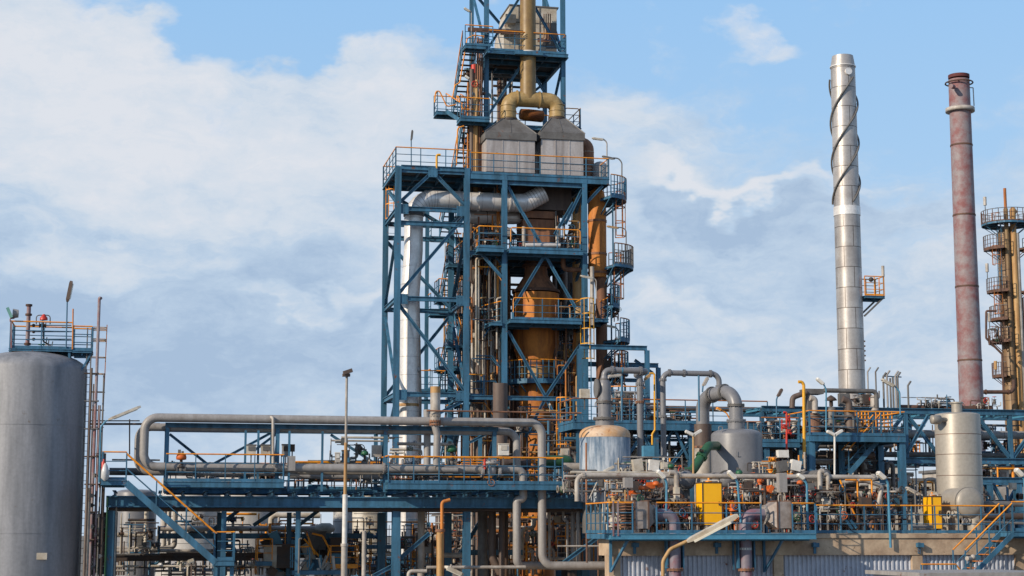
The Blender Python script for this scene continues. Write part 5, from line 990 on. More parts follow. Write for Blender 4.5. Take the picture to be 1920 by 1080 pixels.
# ================================================================ RIGHT: PUMP HOUSE WITH THE EQUIPMENT DECK
FD = 60.8; z999 = 6.0
ph = T('pump_house', 'low building with stained concrete beam and corrugated wall at the lower right', 'building', Q(1500, 1080, FD)); xa = Q(1142, 1000, FD).x; xb = Q(2080, 1000, FD).x
za = Q(1500, 1009, FD).z; zb = Q(1500, 1041, FD).z
MB().box((xa, FD, zb), (xb, FD+1.5, za)).build('concrete_beam', CONC, ph); MB().box((xa-.02, FD-.06, za+.003), (xb, FD+1.5, z999-.01)).build('concrete_ledge', CONC, ph)
xi = XA(1150, 72, 5)+.6; MB().box((xi, FD+1.51, 5.3), (xb, FD+16, z999-.012)).build('deck_slab', CONC, ph)
mb = MB(); x = xa+.5; vs = []; fs = []; i = 0
while x < xb: vs += [(x, FD+.24+(.035 if i % 4 in (0, 1) else -.035), 0), (x, FD+.24+(.035 if i % 4 in (0, 1) else -.035), zb-.003)]; x += .055 if i % 2 == 0 else .035; i += 1
fs = [(2*k, 2*k+2, 2*k+3, 2*k+1) for k in range(i-1)]; mb.add(vs, fs); mb.build('corrugated_wall', CORR, ph)
for a, b in ((1142, 1164), (1452, 1470), (1712, 1731), (1907, 1924)): x0 = Q(a, 1060, FD).x; x1 = Q(b, 1060, FD).x; MB().box((x0, FD+.04, 0), (x1, FD+.6, zb-.003)).build('pillar', CONC, ph)
MB().box((xi, FD+1.6, 0), (xi+.3, FD+16, 5.29)).build('side_wall', CONC, ph)
gz = Q(1500, 1023, FD-.15).z
for k, px_ in enumerate((1191, 1345, 1529, 1725, 1870)):
    q = Q(px_, 1023, FD-.12); r_ = T('pipe_clamp', 'blue clamp holding the guard pipe on the concrete beam', 'clamp', q, 'blue clamps along the concrete beam'); mb = MB(); mb.bar(q+V((0,.08,.12)), q+V((0,.08,-.3)), .1, .05); mb.build('plate', BLUE, r_); mb = MB(); mb.box(q+V((-.12,-.1,-.06)), q+V((.12,.1,.1))); mb.build('saddle', BLUE, r_)
# cantilever platform
cp = T('cantilever_platform', 'blue railed platform hung on brackets in front of the concrete beam', 'platform', Q(1340, 1005, FD-1))
py0 = FD-1.2; x0 = Q(1147, 1003, py0).x; x1 = XA(1530, py0, 5.9); deck(cp, x0, x1, py0, FD-.08, z999-.01, '', .21, m=BLUEL); rail(cp, [(Q(1232, 1000, py0).x, py0+.03, 6), (Q(1428, 1000, py0).x, py0+.03, 6)], sp=1.3)
rail(cp, [(Q(1487, 1000, py0).x, py0+.03, 6), (x1, py0+.03, 6), (x1, FD+.2, 6)], sp=.9)
xl_ = XA(1128, FD-.2, 6); rail(cp, [(Q(1186, 1000, py0).x, py0-.02, 6), (x0-.15, py0-.02, 6), (xl_, FD, 6), (xl_, FD+2, 6)], sp=.75)
MB().box((xl_, FD-.6, z999-.2), (x0-.003, FD+2, z999-.02)).build('side_deck', BLUE, cp)
for px_ in (1150, 1159): q = Q(px_, 1000, py0-.03); MB().bar((q.x, q.y, 5.9), (q.x, q.y, 7.15), .05, .05).build('pink_post', PINK, cp)
for px_ in (1157, 1448): q = Q(px_, 1010, py0+.2); MB().bar((q.x, FD-.1, z999-.2), (q.x, FD-.1, Q(px_, 1073, FD).z), .09, .09).build('bracket', BLUE, cp); MB().bar((q.x+.38, py0+.15, z999-.24), (q.x+.02, FD-.12, Q(px_, 1070, FD).z), .08, .08).build('bracket', BLUE, cp)
for px_ in (1249, 1277, 1376, 1415): q = Q(px_, 1010, FD-.4); MB().bar((q.x, FD-.3, z999-.2), (q.x, FD-.3, Q(px_, 1068, FD).z), .07, .06).build('hanger', BLUE, cp)
rl = T('deck_railing', 'long orange and blue handrail along the edge of the concrete deck', 'railing', Q(1700, 1000, FD)); xr0 = XA(1532, FD+.1, 6); xr1 = XA(1884, FD+.1, 6)
rail(rl, [(xr0, FD+.1, 6), (xr1, FD+.1, 6)], sp=1.02, h=1.05)
# stair at the far right
s2 = T('stair', 'blue stair with orange handrails and rusty treads at the lower right corner', 'stairs', Q(1860, 1040, FD-1.8))
y_ = FD-1.6; a = Q(1900, 1001, y_); b = Q(1812, 1090, y_); stair(s2, a, b, 1.0, (0,1,0), tread=RUSTO, sp=1.1, h=1.15, st=.18); deck(s2, a.x, a.x+3, y_, y_+1.4, a.z+.1, 'F', .2)
q = Q(1727, 1058, y_); rail(s2, [(q.x, q.y, q.z-1.1), (XA(1792, q.y, q.z), q.y, q.z-1.1), (XA(1812, q.y, q.z), q.y+.1, q.z-1.6)], sp=.9)
cc = T('cctv_camera', 'grey tubular camera on a stand in front of the right stair', 'camera', Q(1822, 1080, FD-2)); c = Q(1820, 1047, FD-2); MB().cyl(c-V((.2,.1,0)), c+V((.2,.1,0)), .085, seg=12).build('housing', GPL, cc); MB().bar(c, c-V((0,0,2)), .07, .07).build('stand', GPD, cc); MB().sph(c+V((.1,0,.05)), .1).build('dome', GPL, cc)
rt_ = T('metal_shed', 'top edge of a grey metal roof at the lower right corner', 'shed', Q(1820, 1080, 50)); a = Q(1724, 1074, 48); b = Q(1990, 1074, 48); mb = MB(); mb.box((a.x, 48, a.z-.12), (b.x, 52, a.z)); mb.build('roof', GP, rt_); MB().box((a.x+.2, 48.2, 0), (b.x-.2, 51.8, a.z-.121)).build('walls', CORR, rt_)
# hoods with purple down pipes
def inlet(lb, px, side, elbow_px, wtag):
    d = FD-.95; zc_ = Q(px, 965, d).z; s = side; root = T('intake_filter', lb, 'filter', Q(px, 1000, d)); k = pw(d, px); x = Q(px, 965, d).x; y1 = d+.95
    # px = outer edge of the box, s=+1: cone points right
    X = lambda n: x+s*n*k
    MB().box((X(0), d, zc_-.5), (X(26), y1, zc_+.48)).build('casing', WGAL, root)
    mb = MB(); yc = d+.48; q0 = [(X(26.2), d, zc_-.5), (X(26.2), y1, zc_-.5), (X(26.2), y1, zc_+.48), (X(26.2), d, zc_+.48)]; q1 = [(X(40), yc-.27, zc_-.25), (X(40), yc+.27, zc_-.25), (X(40), yc+.27, zc_+.27), (X(40), yc-.27, zc_+.27)]
    mb.add(q0+q1, [(0,1,2,3),(7,6,5,4),(0,4,5,1),(1,5,6,2),(2,6,7,3),(3,7,4,0)]); mb.build('cone', WGAL, root)
    mb = MB()
    for n in (0, 26): mb.box((X(n)-.025, d-.04, zc_-.54), (X(n)+.025, y1+.04, zc_-.5)); mb.box((X(n)-.025, d-.04, zc_+.482), (X(n)+.025, y1+.04, zc_+.52)); mb.box((X(n)-.025, d-.04, zc_-.5), (X(n)+.025, d-.004, zc_+.48))
    mb.build('frame', RUSTD, root)
    if s > 0:
        for i in range(9): mb = MB(); mb.box((X(-17), d+.04, zc_-.46+i*.105), (X(-1), y1-.05, zc_-.42+i*.105)); mb.build('louvre', RUSTB, root)
        MB().box((X(-14), d+.2, zc_-.45), (X(-2), y1-.2, zc_+.4)).build('inner_core', DRK, root)
    fx_ = X(42); mb = MB(); flangemb(mb, (fx_, yc, zc_), (1,0,0), .27, .03, k=1.35); mb.build('flange', GP, root)
    ex = Q(elbow_px, 965, yc).x
    MB().tube([(fx_+s*.03, yc, zc_), (fx_+s*.16, yc, zc_), (ex, yc-.35, zc_), (ex, yc-1.1, zc_-.8), (ex, yc-1.1, Q(px, 1070, d).z)], .225, 22, 0, .62, steps=9).build('elbow_pipe', PURP, root) if False else MB().tube([(fx_+s*.03, yc, zc_), (ex, yc, zc_), (ex, yc, z999-.9)], .225, 22, 0, .62, steps=10).build('elbow_pipe', PURP, root)
    return root, ex, yc
for lb, px_, s, ep, lb2 in (('left intake filter with louvres and a faded purple elbow on the platform', 1190, 1, 1264, 'faded purple down pipe in front of the corrugated wall, left of two'), ('right intake filter without louvres and with a faded purple elbow', 1484, -1, 1397, 'faded purple down pipe with white band, right of two')):
    r_, ex, yc = inlet(lb, px_, s, ep, 0)
    yy_ = yc; dp = T('down_pipe', lb2, 'pipe', (ex, yy_, 0)); MB().tube([(ex, yy_, z999-.9), (ex, yy_, 0)], .225, 22).build('pipe_run', PURP, dp)
    zf_ = Q(ep, 1068, yy_).z; mb = MB(); flangemb(mb, (ex, yy_, zf_), (0,0,1), .225, .04, k=1.35); mb.build('flange', RUSTB, dp)
    for q_ in (-.24, .24): MB().box((ex+q_*1.3-.03, yy_-.1, zf_+.05), (ex+q_*1.3+.03, yy_+.1, z999-.25)).build('guide', BLUE, dp)
    if s < 0:
        MB().cyl((ex, yy_, Q(ep, 1031, yy_).z), (ex, yy_, Q(ep, 1027, yy_).z), .229, seg=24).build('white_band', WHT, dp)
        mb = MB()
        for i in range(6): t = R(-150+i*24-0); mb.bar((ex+.233*cos(t), yy_+.233*sin(t), Q(ep, 1030.5, yy_).z), (ex+.233*cos(t), yy_+.233*sin(t), Q(ep, 1027.5, yy_).z), .02, .012)
        mb.build('band_marks', BLUE, dp)
# cabinets
def cabinet(lb, pxl, pxr, pt, pb, d, wheel=False):
    a = Q(pxl, 960, d); b = Q(pxr, 960, d); zt = Q(pxl, pt, d).z; zb_ = Q(pxl, pb, d).z; root = T('yellow_cabinet', lb, 'cabinet', ((a.x+b.x)/2, d+.4, 6)); D = .8
    MB().box((a.x, d, zb_), (b.x, d+D, zt)).build('casing', CAB, root); mb = MB()
    for x, y in ((a.x, d), (b.x, d), (a.x, d+D)): mb.bar((x, y, zb_-.02), (x, y, zt+.02), .035, .035)
    mb.bar((a.x, d, zt+.01), (b.x, d, zt+.01), .05, .04); mb.bar((a.x, d, zt+.01), (a.x, d+D, zt+.01), .05, .04); mb.build('dark_seal', DRK, root)
    for x in (a.x+.1, b.x-.1): MB().box((x-.03, d+.1, 5.99), (x+.03, d+.7, zb_-.003)).build('leg', GPD, root)
    MB().lathe(((a.x+b.x)/2, d+.4, zt+.03), [(.14, 0), (.13, .04), (.05, .07), (.04, .16)], 14).build('vent_cap', OR, root)
    mb = MB()
    for x in (a.x+.06, b.x-.06): mb.bar((x, d+.2, zt), (x, d+.2, zt+.1), .03, .03)
    mb.bar((a.x+.06, d+.2, zt+.1), (b.x-.06, d+.2, zt+.1), .03, .03); mb.build('lifting_bar', WHT, root)
    mb = MB(); mb.box((b.x-.14, d-.04, (zt+zb_)/2-.06), (b.x-.09, d-.002, (zt+zb_)/2+.08)); mb.build('latch', DRK, root)
    if wheel: handwheel(root, V((a.x+.35, d-.1, zb_+.6)), .12, (0,-1,0), DRK)
cabinet('tall bright yellow cabinet on the deck between the two intake filters', 1318, 1354, 905, 984, FD+1.6)
cabinet('smaller bright yellow cabinet beside the beige column', 1748, 1766, 931, 991, FD+3.2, True)
# big beige column
bc_, bx, by, br_, bs = vessel('fat beige clad column with shallow cone top at the right', 1799, 778, 1000, 1761, 1839, 66, BEIS, .12, 'clad_column', 'column', 6., (813, 851, 891, 927, 960), 48, 930, RUSTD)
k = pw(66, 1799); MB().cyl((bx, by, bs+.1), (bx, by, bs+.5), .22, seg=18).build('neck', BEIS, bc_); MB().cyl((bx, by, bs+.5), (bx, by, bs+.56), .27, seg=18).build('neck_flange', BEIS, bc_)
q = Q(1755, 787, 65.5); MB().lathe(q-V((.2,0,0)), [(.02, -.02), (.18, 0), (.19, .05), (.19, .38), (.1, .4), (.1, .8)], 16, 0, (1,0,0)).build('side_nozzle', BEIS, bc_)
hv = T('capsule_vessel', 'short horizontal beige capsule with flat round end before the beige column', 'vessel', Q(1820, 942, 63)); q = Q(1820, 942, 63.6); r_ = 25*k
MB().lathe(q, [(.02, -.12), (r_*.6, -.09), (r_*.92, -.03), (r_, .05), (r_*1.0, 1.6)], 32, 0, (0,1,0)).build('shell', BEIS, hv); MB().lathe(q+V((0,.1,0)), [(r_*1.03, 0), (r_*1.03, .05)], 32, 0, (0,1,0)).build('end_ring', GPD, hv)
for px_ in (1800, 1838): x = Q(px_, 960, 64).x; MB().box((x-.06, 63.9, 6), (x+.06, 64.6, q.z-.3)).build('saddle', BEIS, hv)
mb = MB(); mb.cyl(q+V((.3,.3,-.45)), (q.x+.3, q.y+.3, 6.0), .3, seg=18); mb.build('lower_nozzle', BEIS, hv)
valve(hv, Q(1787, 965, 62.8), .1, (1,0,0), CRM, DRK, stem=(-.3,-1,.2), sl=.15); valve(hv, Q(1810, 978, 62.8), .1, (1,0,0), GPL, BLK, stem=(0,-1,.0), sl=.15)
pipe('grey pipe leaving the capsule to the right', [Q(1840, 945, 64.2), Q(1940, 945, 64.2)], .12, GPD)
pipe('dark thick pipe low behind the deck rail at the far right', [Q(1838, 968, 63), Q(1940, 968, 63)], .13, DRK); pipe('thin dark pipe under the thick one at the far right', [Q(1830, 978, 62.8), Q(1940, 982, 62.8)], .05, GPD)
# long pipes across the deck
Y1 = FD+2.4
pipe('long silver grey pipe crossing above the deck with flanges', run((1082, 940, Y1), 'z', 891, 'x', 1645), .095, GPL, fl=[(1, .02), (1, .33), (1, .66), (1, .985)], seg=14, fil=.3)
pipe('slim rusty pipe running just above the long silver pipe', run((1070, 885.5, Y1+.3), 'x', 1275), .055, CRM, fil=.1); pipe('thin pipe dropping beside the cross pipe elbow', run((1091, 940, Y1+.2), 'z', 897, 'x', 1230), .04, GPL)
pipe('upright pale pipe with elbow on the long silver pipe, left of the yellow cabinet', run((1255, 886, Y1-.1), 'x', 1268, 'z', 940), .1, GPL, fil=.15)
pipe('short pale line left of the deck running out to the left', run((1058, 893, Y1+1), 'x', 1150), .05, GPL); pipe('pale line below it near the deck left end', run((1058, 921, Y1+1), 'x', 1140), .04, GPD)
jf = T('j_shaped_duct', 'grey J shaped box duct and two bent pipes on the deck right half', 'duct', Q(1547, 960, Y1)); mb = MB(); a = Q(1536, 943, Y1-.2); k = pw(Y1, 1547)
mb.box((a.x, a.y, a.z-.1), (a.x+24*k, a.y+.3, a.z+.12)); mb.box((a.x+17*k, a.y, a.z+.121), (a.x+24*k, a.y+.3, a.z+24*k)); mb.build('box_duct', GPL, jf); MB().tube(run((1538, 930, Y1-.1), 'z', 884, 'x', 1544), .1, 14, 0, .2).build('bend', GPL, jf); MB().tube(run((1553, 918, Y1-.1), 'z', 889, 'x', 1544), .09, 14, 0, .2).build('bend', GPL, jf)
wd = T('l_shaped_duct', 'brown and pale L shaped box duct left of the tall yellow cabinet', 'duct', Q(1262, 940, Y1)); a = Q(1253, 944, Y1-.4); mb = MB(); mb.box(a, a+V((22*k, .3, 9*k))); mb.box(a+V((13*k, 0, 9*k+.002)), a+V((21*k, .3, 28*k))); mb.build('box_duct', CRM, wd)
tc_ = T('t_pipe_stub', 'slanting thick pale pipe with elbow near the deck lamp at right', 'pipe', Q(1610, 905, Y1)); MB().tube([Q(1578, 905, Y1), Q(1618, 900, Y1), Q(1654, 911, Y1+.2), Q(1646, 948, Y1+.2), Q(1650, 975, Y1+.2)], .085, 12).build('pipe_run', GPL, tc_)
for px_, m_ in ((1610, OR), (1637, OR)): pipe('slim orange frame pipe %s on the deck at right' % ('left of the slanting pipe' if px_ == 1610 else 'crossing the slanting pipe elbow'), run((px_, 990, Y1-.2), 'z', 900, 'x', px_-25), .035, m_)
br2 = T('orange_brace', 'steep orange handrail brace of a small ladder on the deck', 'ladder', Q(1600, 970, Y1)); MB().tube([Q(1575, 900, Y1-.4), Q(1590, 938, Y1-.4), Q(1609, 978, Y1-.4)], .04, 6).build('rail', OR, br2)
for a_, b_ in (((1586, 975), (1598, 992)), ((1594, 975), (1606, 990))): MB().bar(Q(*a_, Y1-.5), Q(*b_, Y1-.5), .05, .1).build('stringer', BLUEL, br2)
# instrument boxes
for lb, px_, py_b, w, h, m_, t, dd in (('cream box with rust streaks, left of a tilted pair beside the rust streaked tank', 1195, 872, .38, .48, CRM, -8, 4), ('whiter box, right of a tilted pair beside the rust streaked tank', 1225, 873, .4, .44, WHT, 8, 4), ('white tilted box below the red valves', 1491, 873, .4, .42, WHT, 12, 4), ('dark grey tilted box below the red valves', 1466, 874, .4, .42, GPD, -10, 4), ('pale square box above the dark tilted box', 1467, 851, .44, .3, WHT, 0, 5), ('grey flat panel standing up by the right intake filter', 1466, 905, .32, .74, GP, 0, 1.2), ('grey box panel hanging left on the deck', 1177, 905, .32, .38, GP, 0, 1.5), ('small dark box beside the left grey panel', 1191, 911, .28, .36, DRK, 0, 2.2), ('small dark box beside the right grey panel', 1479, 911, .25, .5, DRK, 0, 2.4), ('black box with crossed wires on the deck behind the rail', 1622, 942, .42, .38, DRK, 0, 1.6), ('pale box on a pole between the tower and the rust streaked tank', 1096, 738, .42, .4, CRM, 0, 12), ('blue sided grey box between the two big vessels', 1215, 846, .46, .44, BLUEL, 0, 7)):
    wbox(lb, px_, py_b, FD+dd, w, h, m_, None, False if w < .3 else True, .3, tilt=t)
pipe('dull green cable box line low on the right deck', [Q(1708, 990, FD+1), Q(1748, 990, FD+1)], .12, GPD, 'box')
# exchanger heads facing the viewer
def exch(lb, px, py, rpx, d, m=GP, L=3.):
    root = T('heat_exchanger', lb, 'exchanger', Q(px, 999, d)); c = Q(px, py, d); r = rpx*pw(d, px)
    MB().lathe(c, [(.02, -.22), (r*.5, -.2), (r*.8, -.1), (r*.86, 0), (r*.86, L)], 30, 0, (0,1,0)).build('shell', m, root); mb = MB(); mb.cyl(c, c+V((0,.05,0)), r, seg=30); mb.cyl(c+V((0,.07,0)), c+V((0,.13,0)), r, seg=30)
    for p in mb.ring(c+V((0,.06,0)), (0,1,0), r*.94, 22): mb.cyl(p-V((0,.1,0)), p+V((0,.14,0)), .022, seg=5)
    mb.build('bolted_flange', GPD, root); MB().box((c.x-r*.6, c.y+.3, 5.99), (c.x+r*.6, c.y+.6, c.z-r*.6)).build('saddle', GPD, root); return root
exch('grey round exchanger head behind the long pipe, left of the tall yellow cabinet', 1286, 899, 19, FD+4.5, VES); exch('grey round exchanger head behind the long pipe, right of the tall yellow cabinet', 1364, 899, 17, FD+5.5, VES)
exch('brown round exchanger end in the clutter left of the tall yellow cabinet', 1262, 930, 22, FD+3.6, BRN); exch('small grey round flange above the J shaped duct', 1545, 893, 14, FD+3, GPD); exch('dull grey drum end behind the deck rail near the black box', 1606, 952, 12, FD+4, GPD)
# clutter of valves on the deck
PALS = [GPD, BRN, RUSTD, GPL, GP, DRK, DRK, CRM]
W2 = [RED, GRN, DRK, DRK, ORV, BLUE]
manifold('packed valves and pipes behind the left intake filter', 1150, 1200, 918, 998, FD+1, 1.5, 51, PALS+[TANP], 26, 12, 14, 1, .06, wheels=W2, vlen=.6)
manifold('packed valves and small pipes between the left filter and the yellow cabinet', 1195, 1258, 908, 998, FD+1.8, 1.6, 52, PALS+[ORV], 30, 14, 18, 1, .06, wheels=W2)
manifold('low valve cluster just left of the tall yellow cabinet', 1258, 1312, 925, 998, FD+1.5, 1.8, 53, PALS, 28, 14, 18, 0, .055, wheels=W2)
manifold('valves and orange pipes just right of the tall yellow cabinet', 1358, 1400, 915, 998, FD+1.6, 1.5, 54, PALS+[ORV, OR, OR], 26, 12, 14, 0, .05, wheels=W2)
manifold('valve cluster above the right purple elbow', 1398, 1452, 900, 998, FD+1.8, 2, 55, PALS+[PURP], 30, 14, 16, 1, .06, wheels=W2)
manifold('dense red and brown valves right of the right intake filter', 1470, 1532, 895, 998, FD+1.6, 2, 56, PALS+[RED, BRN, RUSTD], 36, 16, 22, 1, .055, wheels=[RED, RED, GRN, DRK])
manifold('dense grey pipework under the J shaped duct', 1530, 1585, 900, 998, FD+1.6, 2, 57, PALS, 34, 14, 18, 1, .07, wheels=W2)
manifold('dark pipework behind the rail around the black box', 1585, 1660, 910, 998, FD+1.6, 3, 58, [DRK, DRK, GPD, BRN, GPL, RUSTD], 34, 18, 16, 1, .08, wheels=W2)
manifold('dark pipework behind the rail left of the small yellow cabinet', 1655, 1722, 900, 998, FD+3.2, 4, 59, [DRK, GPD, GPD, BRN, BLUE, GPL], 34, 20, 12, 1, .1, wheels=W2)
manifold('thin bracing rods and lines over the deck near the tanks', 1150, 1240, 880, 930, FD+3, 2, 60, [GPL, CRM, GPD, OR], 16, 12, 4, 1, .035)
manifold('lines and small pipes over the deck between the vessels and right filter', 1380, 1460, 885, 945, FD+3, 2, 61, [GPL, CRM, GPD, OR, ORV], 22, 14, 6, 1, .04)
manifold('pipework between the two big vessels above the long pipe', 1182, 1300, 852, 900, FD+5, 3, 62, [GPL, CRM, GPD, OR, GRN], 22, 12, 8, 1, .05)
manifold('pipework under the red valves above the long pipe', 1432, 1520, 845, 900, FD+5, 3, 63, [GPL, CRM, GPD, OR, DRK], 22, 12, 8, 1, .06)
manifold('pipework at the left of the deck before the rust streaked tank', 1062, 1150, 880, 926, FD+7, 4, 64, [GPL, GP, GPD, BLUE, DRK, RUSTB], 26, 16, 8, 2, .07)
manifold('pipework and valves behind the beige column at far right', 1840, 1925, 900, 998, FD+6, 4, 65, [DRK, GPD, BLUE, GPL, BRN], 24, 16, 10, 1, .1)
gearbox('orange round actuator left of a bent duct on the deck', 1203, 915, FD+1.7, ORV, .12); gearbox('orange actuator behind the brown exchanger end', 1230, 907, FD+2.2, ORV, .13); gearbox('orange actuator left of the right grey panel', 1432, 920, FD+2, ORV, .12); gearbox('orange red actuator among the red valves', 1500, 905, FD+1.8, ORV, .12); gearbox('green topped valve on the long pipe near the grey vessel', 1386, 886, FD+2.5, GRN, .13); gearbox('small green valve on the long pipe between the vessels', 1258, 874, FD+4, GRN, .12)
for k, (x_, y_, w_, t_) in enumerate(((1222, 912, .75, 8), (1418, 925, .6, 20), (1442, 918, .3, 60), (1183, 928, .35, 40))):
    c = Q(x_, y_, FD+2.6); mb = MB(); mb.bar(c-V((w_/2*cos(R(t_)), 0, w_/2*sin(R(t_)))), c+V((w_/2*cos(R(t_)), 0, w_/2*sin(R(t_)))), .5, .16, 0); mb.bar(c+V((-w_*.3, 0, .1)), c+V((w_*.3, 0, .14)), .3, .1, 0)
    tag(mb.build('orange_hood_cover', ORV), ('wide orange sheet cover in the clutter left of the cabinet', 'orange sheet cover in the clutter right of the cabinet', 'small steep orange cover by the right grey panel', 'small tilted orange cover behind the left filter')[k], 'cover')
# deck lamps
lamp('pale street lamp on a blue pole left of the tall yellow cabinet', [(1249, 978), (1250, 906), (1246, 896)], (1247, 897), (1232, 882), FD-.6, BLUEL, .045, .24, .11, hm=WHT)
lamp('pale street lamp on a blue pole right of the tall yellow cabinet', [(1389, 979), (1383, 905), (1378, 896)], (1380, 898), (1365, 883), FD-.6, BLUEL, .045, .24, .11, hm=WHT)
lamp('pale street lamp on a pole right of the right intake filter', [(1514, 992), (1513, 908), (1506, 897)], (1508, 898), (1495, 889), FD-.5, BLUEL, .045, .24, .1, hm=WHT)
lamp('pale street lamp on a long blue pole fixed to the deck edge', [(1670, 1027), (1665, 905), (1658, 896)], (1660, 898), (1645, 885), FD-.15, BLUEL, .05, .26, .12, hm=WHT)
lamp('pale street lamp at the right edge of the picture', [(1923, 1010), (1921, 900), (1916, 890)], (1918, 893), (1904, 879), FD-.3, BLUEL, .05, .26, .12, hm=WHT)
lamp('dull tube lamp leaning down beside the small yellow cabinet', [(1738, 950), (1732, 935), (1724, 927)], (1725, 928), (1699, 914), FD+4, BLUE, .03, .22, .1, hm=GPL)
lamp('rust stained pale lamp lying over the pipe left of the deck', [(1105, 935), (1128, 886)], (1132, 884), (1152, 874), FD+3, GPL, .03, .2, .09, hm=CRM)
lamp('large close tube lamp on a brown bent pole in front of the wall', [(1243, 1110), (1243, 1052), (1256, 1030), (1290, 1014)], (1287, 1016), (1382, 966), 42, TANP, .05, .28, .16, hm=CRM, d2=1.2)
def twin(lb, px, pt, pb, d, pm):
    root = T('twin_lamp', lb, 'lamp', Q(px, pb, d)); MB().tube([Q(px, pb, d), Q(px, pt, d)], .045, 8).build('pole', pm, root); c = Q(px, pt, d)
    for s in (-1, 1):
        mb = MB(); a = c+V((s*.02, 0, .0)); b = c+V((s*.32, 0, .18 if s > 0 else .14)); mb.bar(a, b, .2, .09); mb.build('lamp_head', WHT, root); MB().bar(a-V((0,0,.06)), b-V((0,0,.06)), .15, .03).build('lamp_cover', LENS, root)
twin('twin headed lamp on a rusty pole between the two big vessels', 1300, 815, 890, FD+4, TANP); twin('twin headed lamp on a pale pole under the raised deck', 1565, 815, 895, FD+4, WHT)
# ================================================================ BIG VESSELS AND OVERHEAD PIPES
v1, x1_, y1_, r1_, s1_ = vessel('pale blue streaked vessel with rust orange domed top', 1134, 815, 1000, 1088, 1181, 71, mat('streaked_blue_white', (.40,.44,.48), (.10,.155,.22), .5, amt=1., scale=2.6, streak=True, bias=-.04), .0001, 'process_vessel', 'vessel', 7.3)
DOM = mat('rust_stained_dome', (.56, .30, .12), (.55, .45, .35), .55, amt=.9, scale=1.3, rust=.36, rustc=(.30, .075, .015))
MB().lathe((x1_, y1_, s1_-.12), [(r1_*1.004, 0), (r1_*1.004, .12)]+[(r1_*cos(t)**.62, .12+.42*sin(t)) for t in [R(k) for k in (10, 22, 35, 50, 65, 78)]], 48).build('domed_top', DOM, v1)
v2, x2_, y2_, r2_, s2_ = vessel('smooth grey vessel with shallow domed top right of centre', 1382, 816, 1000, 1337, 1428, 69, VES, .26, 'process_vessel', 'vessel', 7.0)
mb = MB(); q = Q(1348, 806, 68.3); mb.tube([q, q+V((0,0,.14)), q+V((.16,0,.14)), q+V((.16,0,0))], .025, 6); mb.build('lifting_lug', VES, v2)
mb = MB(); q = Q(1381, 855, 69-r2_-.01); mb.bar(q, q+V((0,0,.22)), .02, .02); mb.bar(q, q+V((.16,0,0)), .02, .02); mb.build('bracket', VES, v2)
zz = lambda px, py, d: Q(px, py, d).z
def stack_(root, x, y, segs, m):   # segs: (z0,z1,r)
    for za_, zb_, r in segs: MB().cyl((x, y, za_), (x, y, zb_), r, seg=24).build('barrel', m, root)
k1 = pw(71, 1134); o1 = T('overhead_pipe', 'grey flanged pipe rising from the rust domed vessel and bending right', 'pipe', (x1_, y1_, s1_+.3)); Z = lambda py: ZA(x1_, y1_, py)
stack_(o1, x1_, y1_, [(Z(802), Z(785), 17*k1), (Z(785), Z(735), 12.3*k1)], VES)
MB().lathe((x1_, y1_, Z(735)), [(12.3*k1, 0), (12.3*k1, .25), (11*k1, .42), (7*k1, .55), (6*k1, .7)], 24).build('reducer', VES, o1)
for py, r_ in ((785, 17), (754, 12.6)): mb = MB(); flangemb(mb, (x1_, y1_, Z(py)), (0,0,1), r_*k1, .05, k=1.25); mb.build('flange', GPD, o1)
mb = MB(); mb.cyl((x1_-.36, y1_+.1, Z(728)), (x1_-.3, y1_+.1, Z(728)), .42, seg=24); mb.build('side_flange', GPD, o1)
P = [V((x1_, y1_, Z(716))), V((x1_, y1_, Z(694))), V((XA(1213, y1_, Z(694)), y1_, Z(694))), V((XA(1213, y1_, Z(694))+.1, y1_+2, Z(694)))]
MB().tube(P, .135, 16, 0, .36, steps=8).build('pipe_run', VES, o1); MB().cyl((x1_, y1_, Z(713)), (x1_, y1_, Z(710)), .2, seg=20).build('flange', GPD, o1)
for px_ in (1148, 1201): x = XA(px_, y1_, Z(694)); mb = MB(); flangemb(mb, (x, y1_, Z(694)), (1,0,0), .14, .04, k=1.35); mb.build('flange', VES, o1)
x = XA(1166, y1_, Z(694)); MB().cyl((x-.03, y1_, Z(694)), (x+.03, y1_, Z(694)), .142, seg=18).build('blue_band', BLUEL, o1)
x = XA(1201, y1_+.1, Z(700)); MB().tube([(x, y1_+.25, Z(700)), (x, y1_+.25, Z(890))], .14, 14).build('drop_leg', VES, o1)
for py in (718, 752): mb = MB(); flangemb(mb, (x, y1_+.25, Z(py)), (0,0,1), .14, .035, k=1.3); mb.build('flange', VES if py < 740 else RUSTB, o1)
pipe('grey U shaped overhead pipe with flanged corners between the vessels', run((1245, 890, 73), 'z', 699, 'x', 1348, 'z', 735), .125, VES, fl=[(0, .57), (0, .93), (1, .12), (1, .38), (1, .85), (2, .7)], seg=16, fil=.36, steps=8, name='overhead_pipe')
k2 = pw(69, 1382); o2 = T('swan_neck_duct', 'thick grey swan neck duct with bolted flanges rising from the grey vessel', 'duct', (x2_, y2_, s2_+.3)); Z2 = lambda py: ZA(x2_, y2_, py); rr = 12.4*k2
xl2 = XA(1317, y2_+2.2, Z2(740))
P = [V((x2_, y2_, Z2(808))), V((x2_, y2_, Z2(731))), V((xl2, y2_+2.2, Z2(737))), V((xl2, y2_+2.2, Z2(795)))]
MB().tube(P, rr, 26, 0, .78, steps=10).build('duct_run', VES, o2)
for py, r_ in ((789, 14), (760, 12.4)): mb = MB(); flangemb(mb, (x2_, y2_, Z2(py)), (0,0,1), r_*k2, .05, k=1.25); mb.build('flange', GPD if py < 770 else VES, o2)
MB().cyl((x2_, y2_, Z2(806)), (x2_, y2_, Z2(790)), 15*k2, seg=24).build('neck', VES, o2)
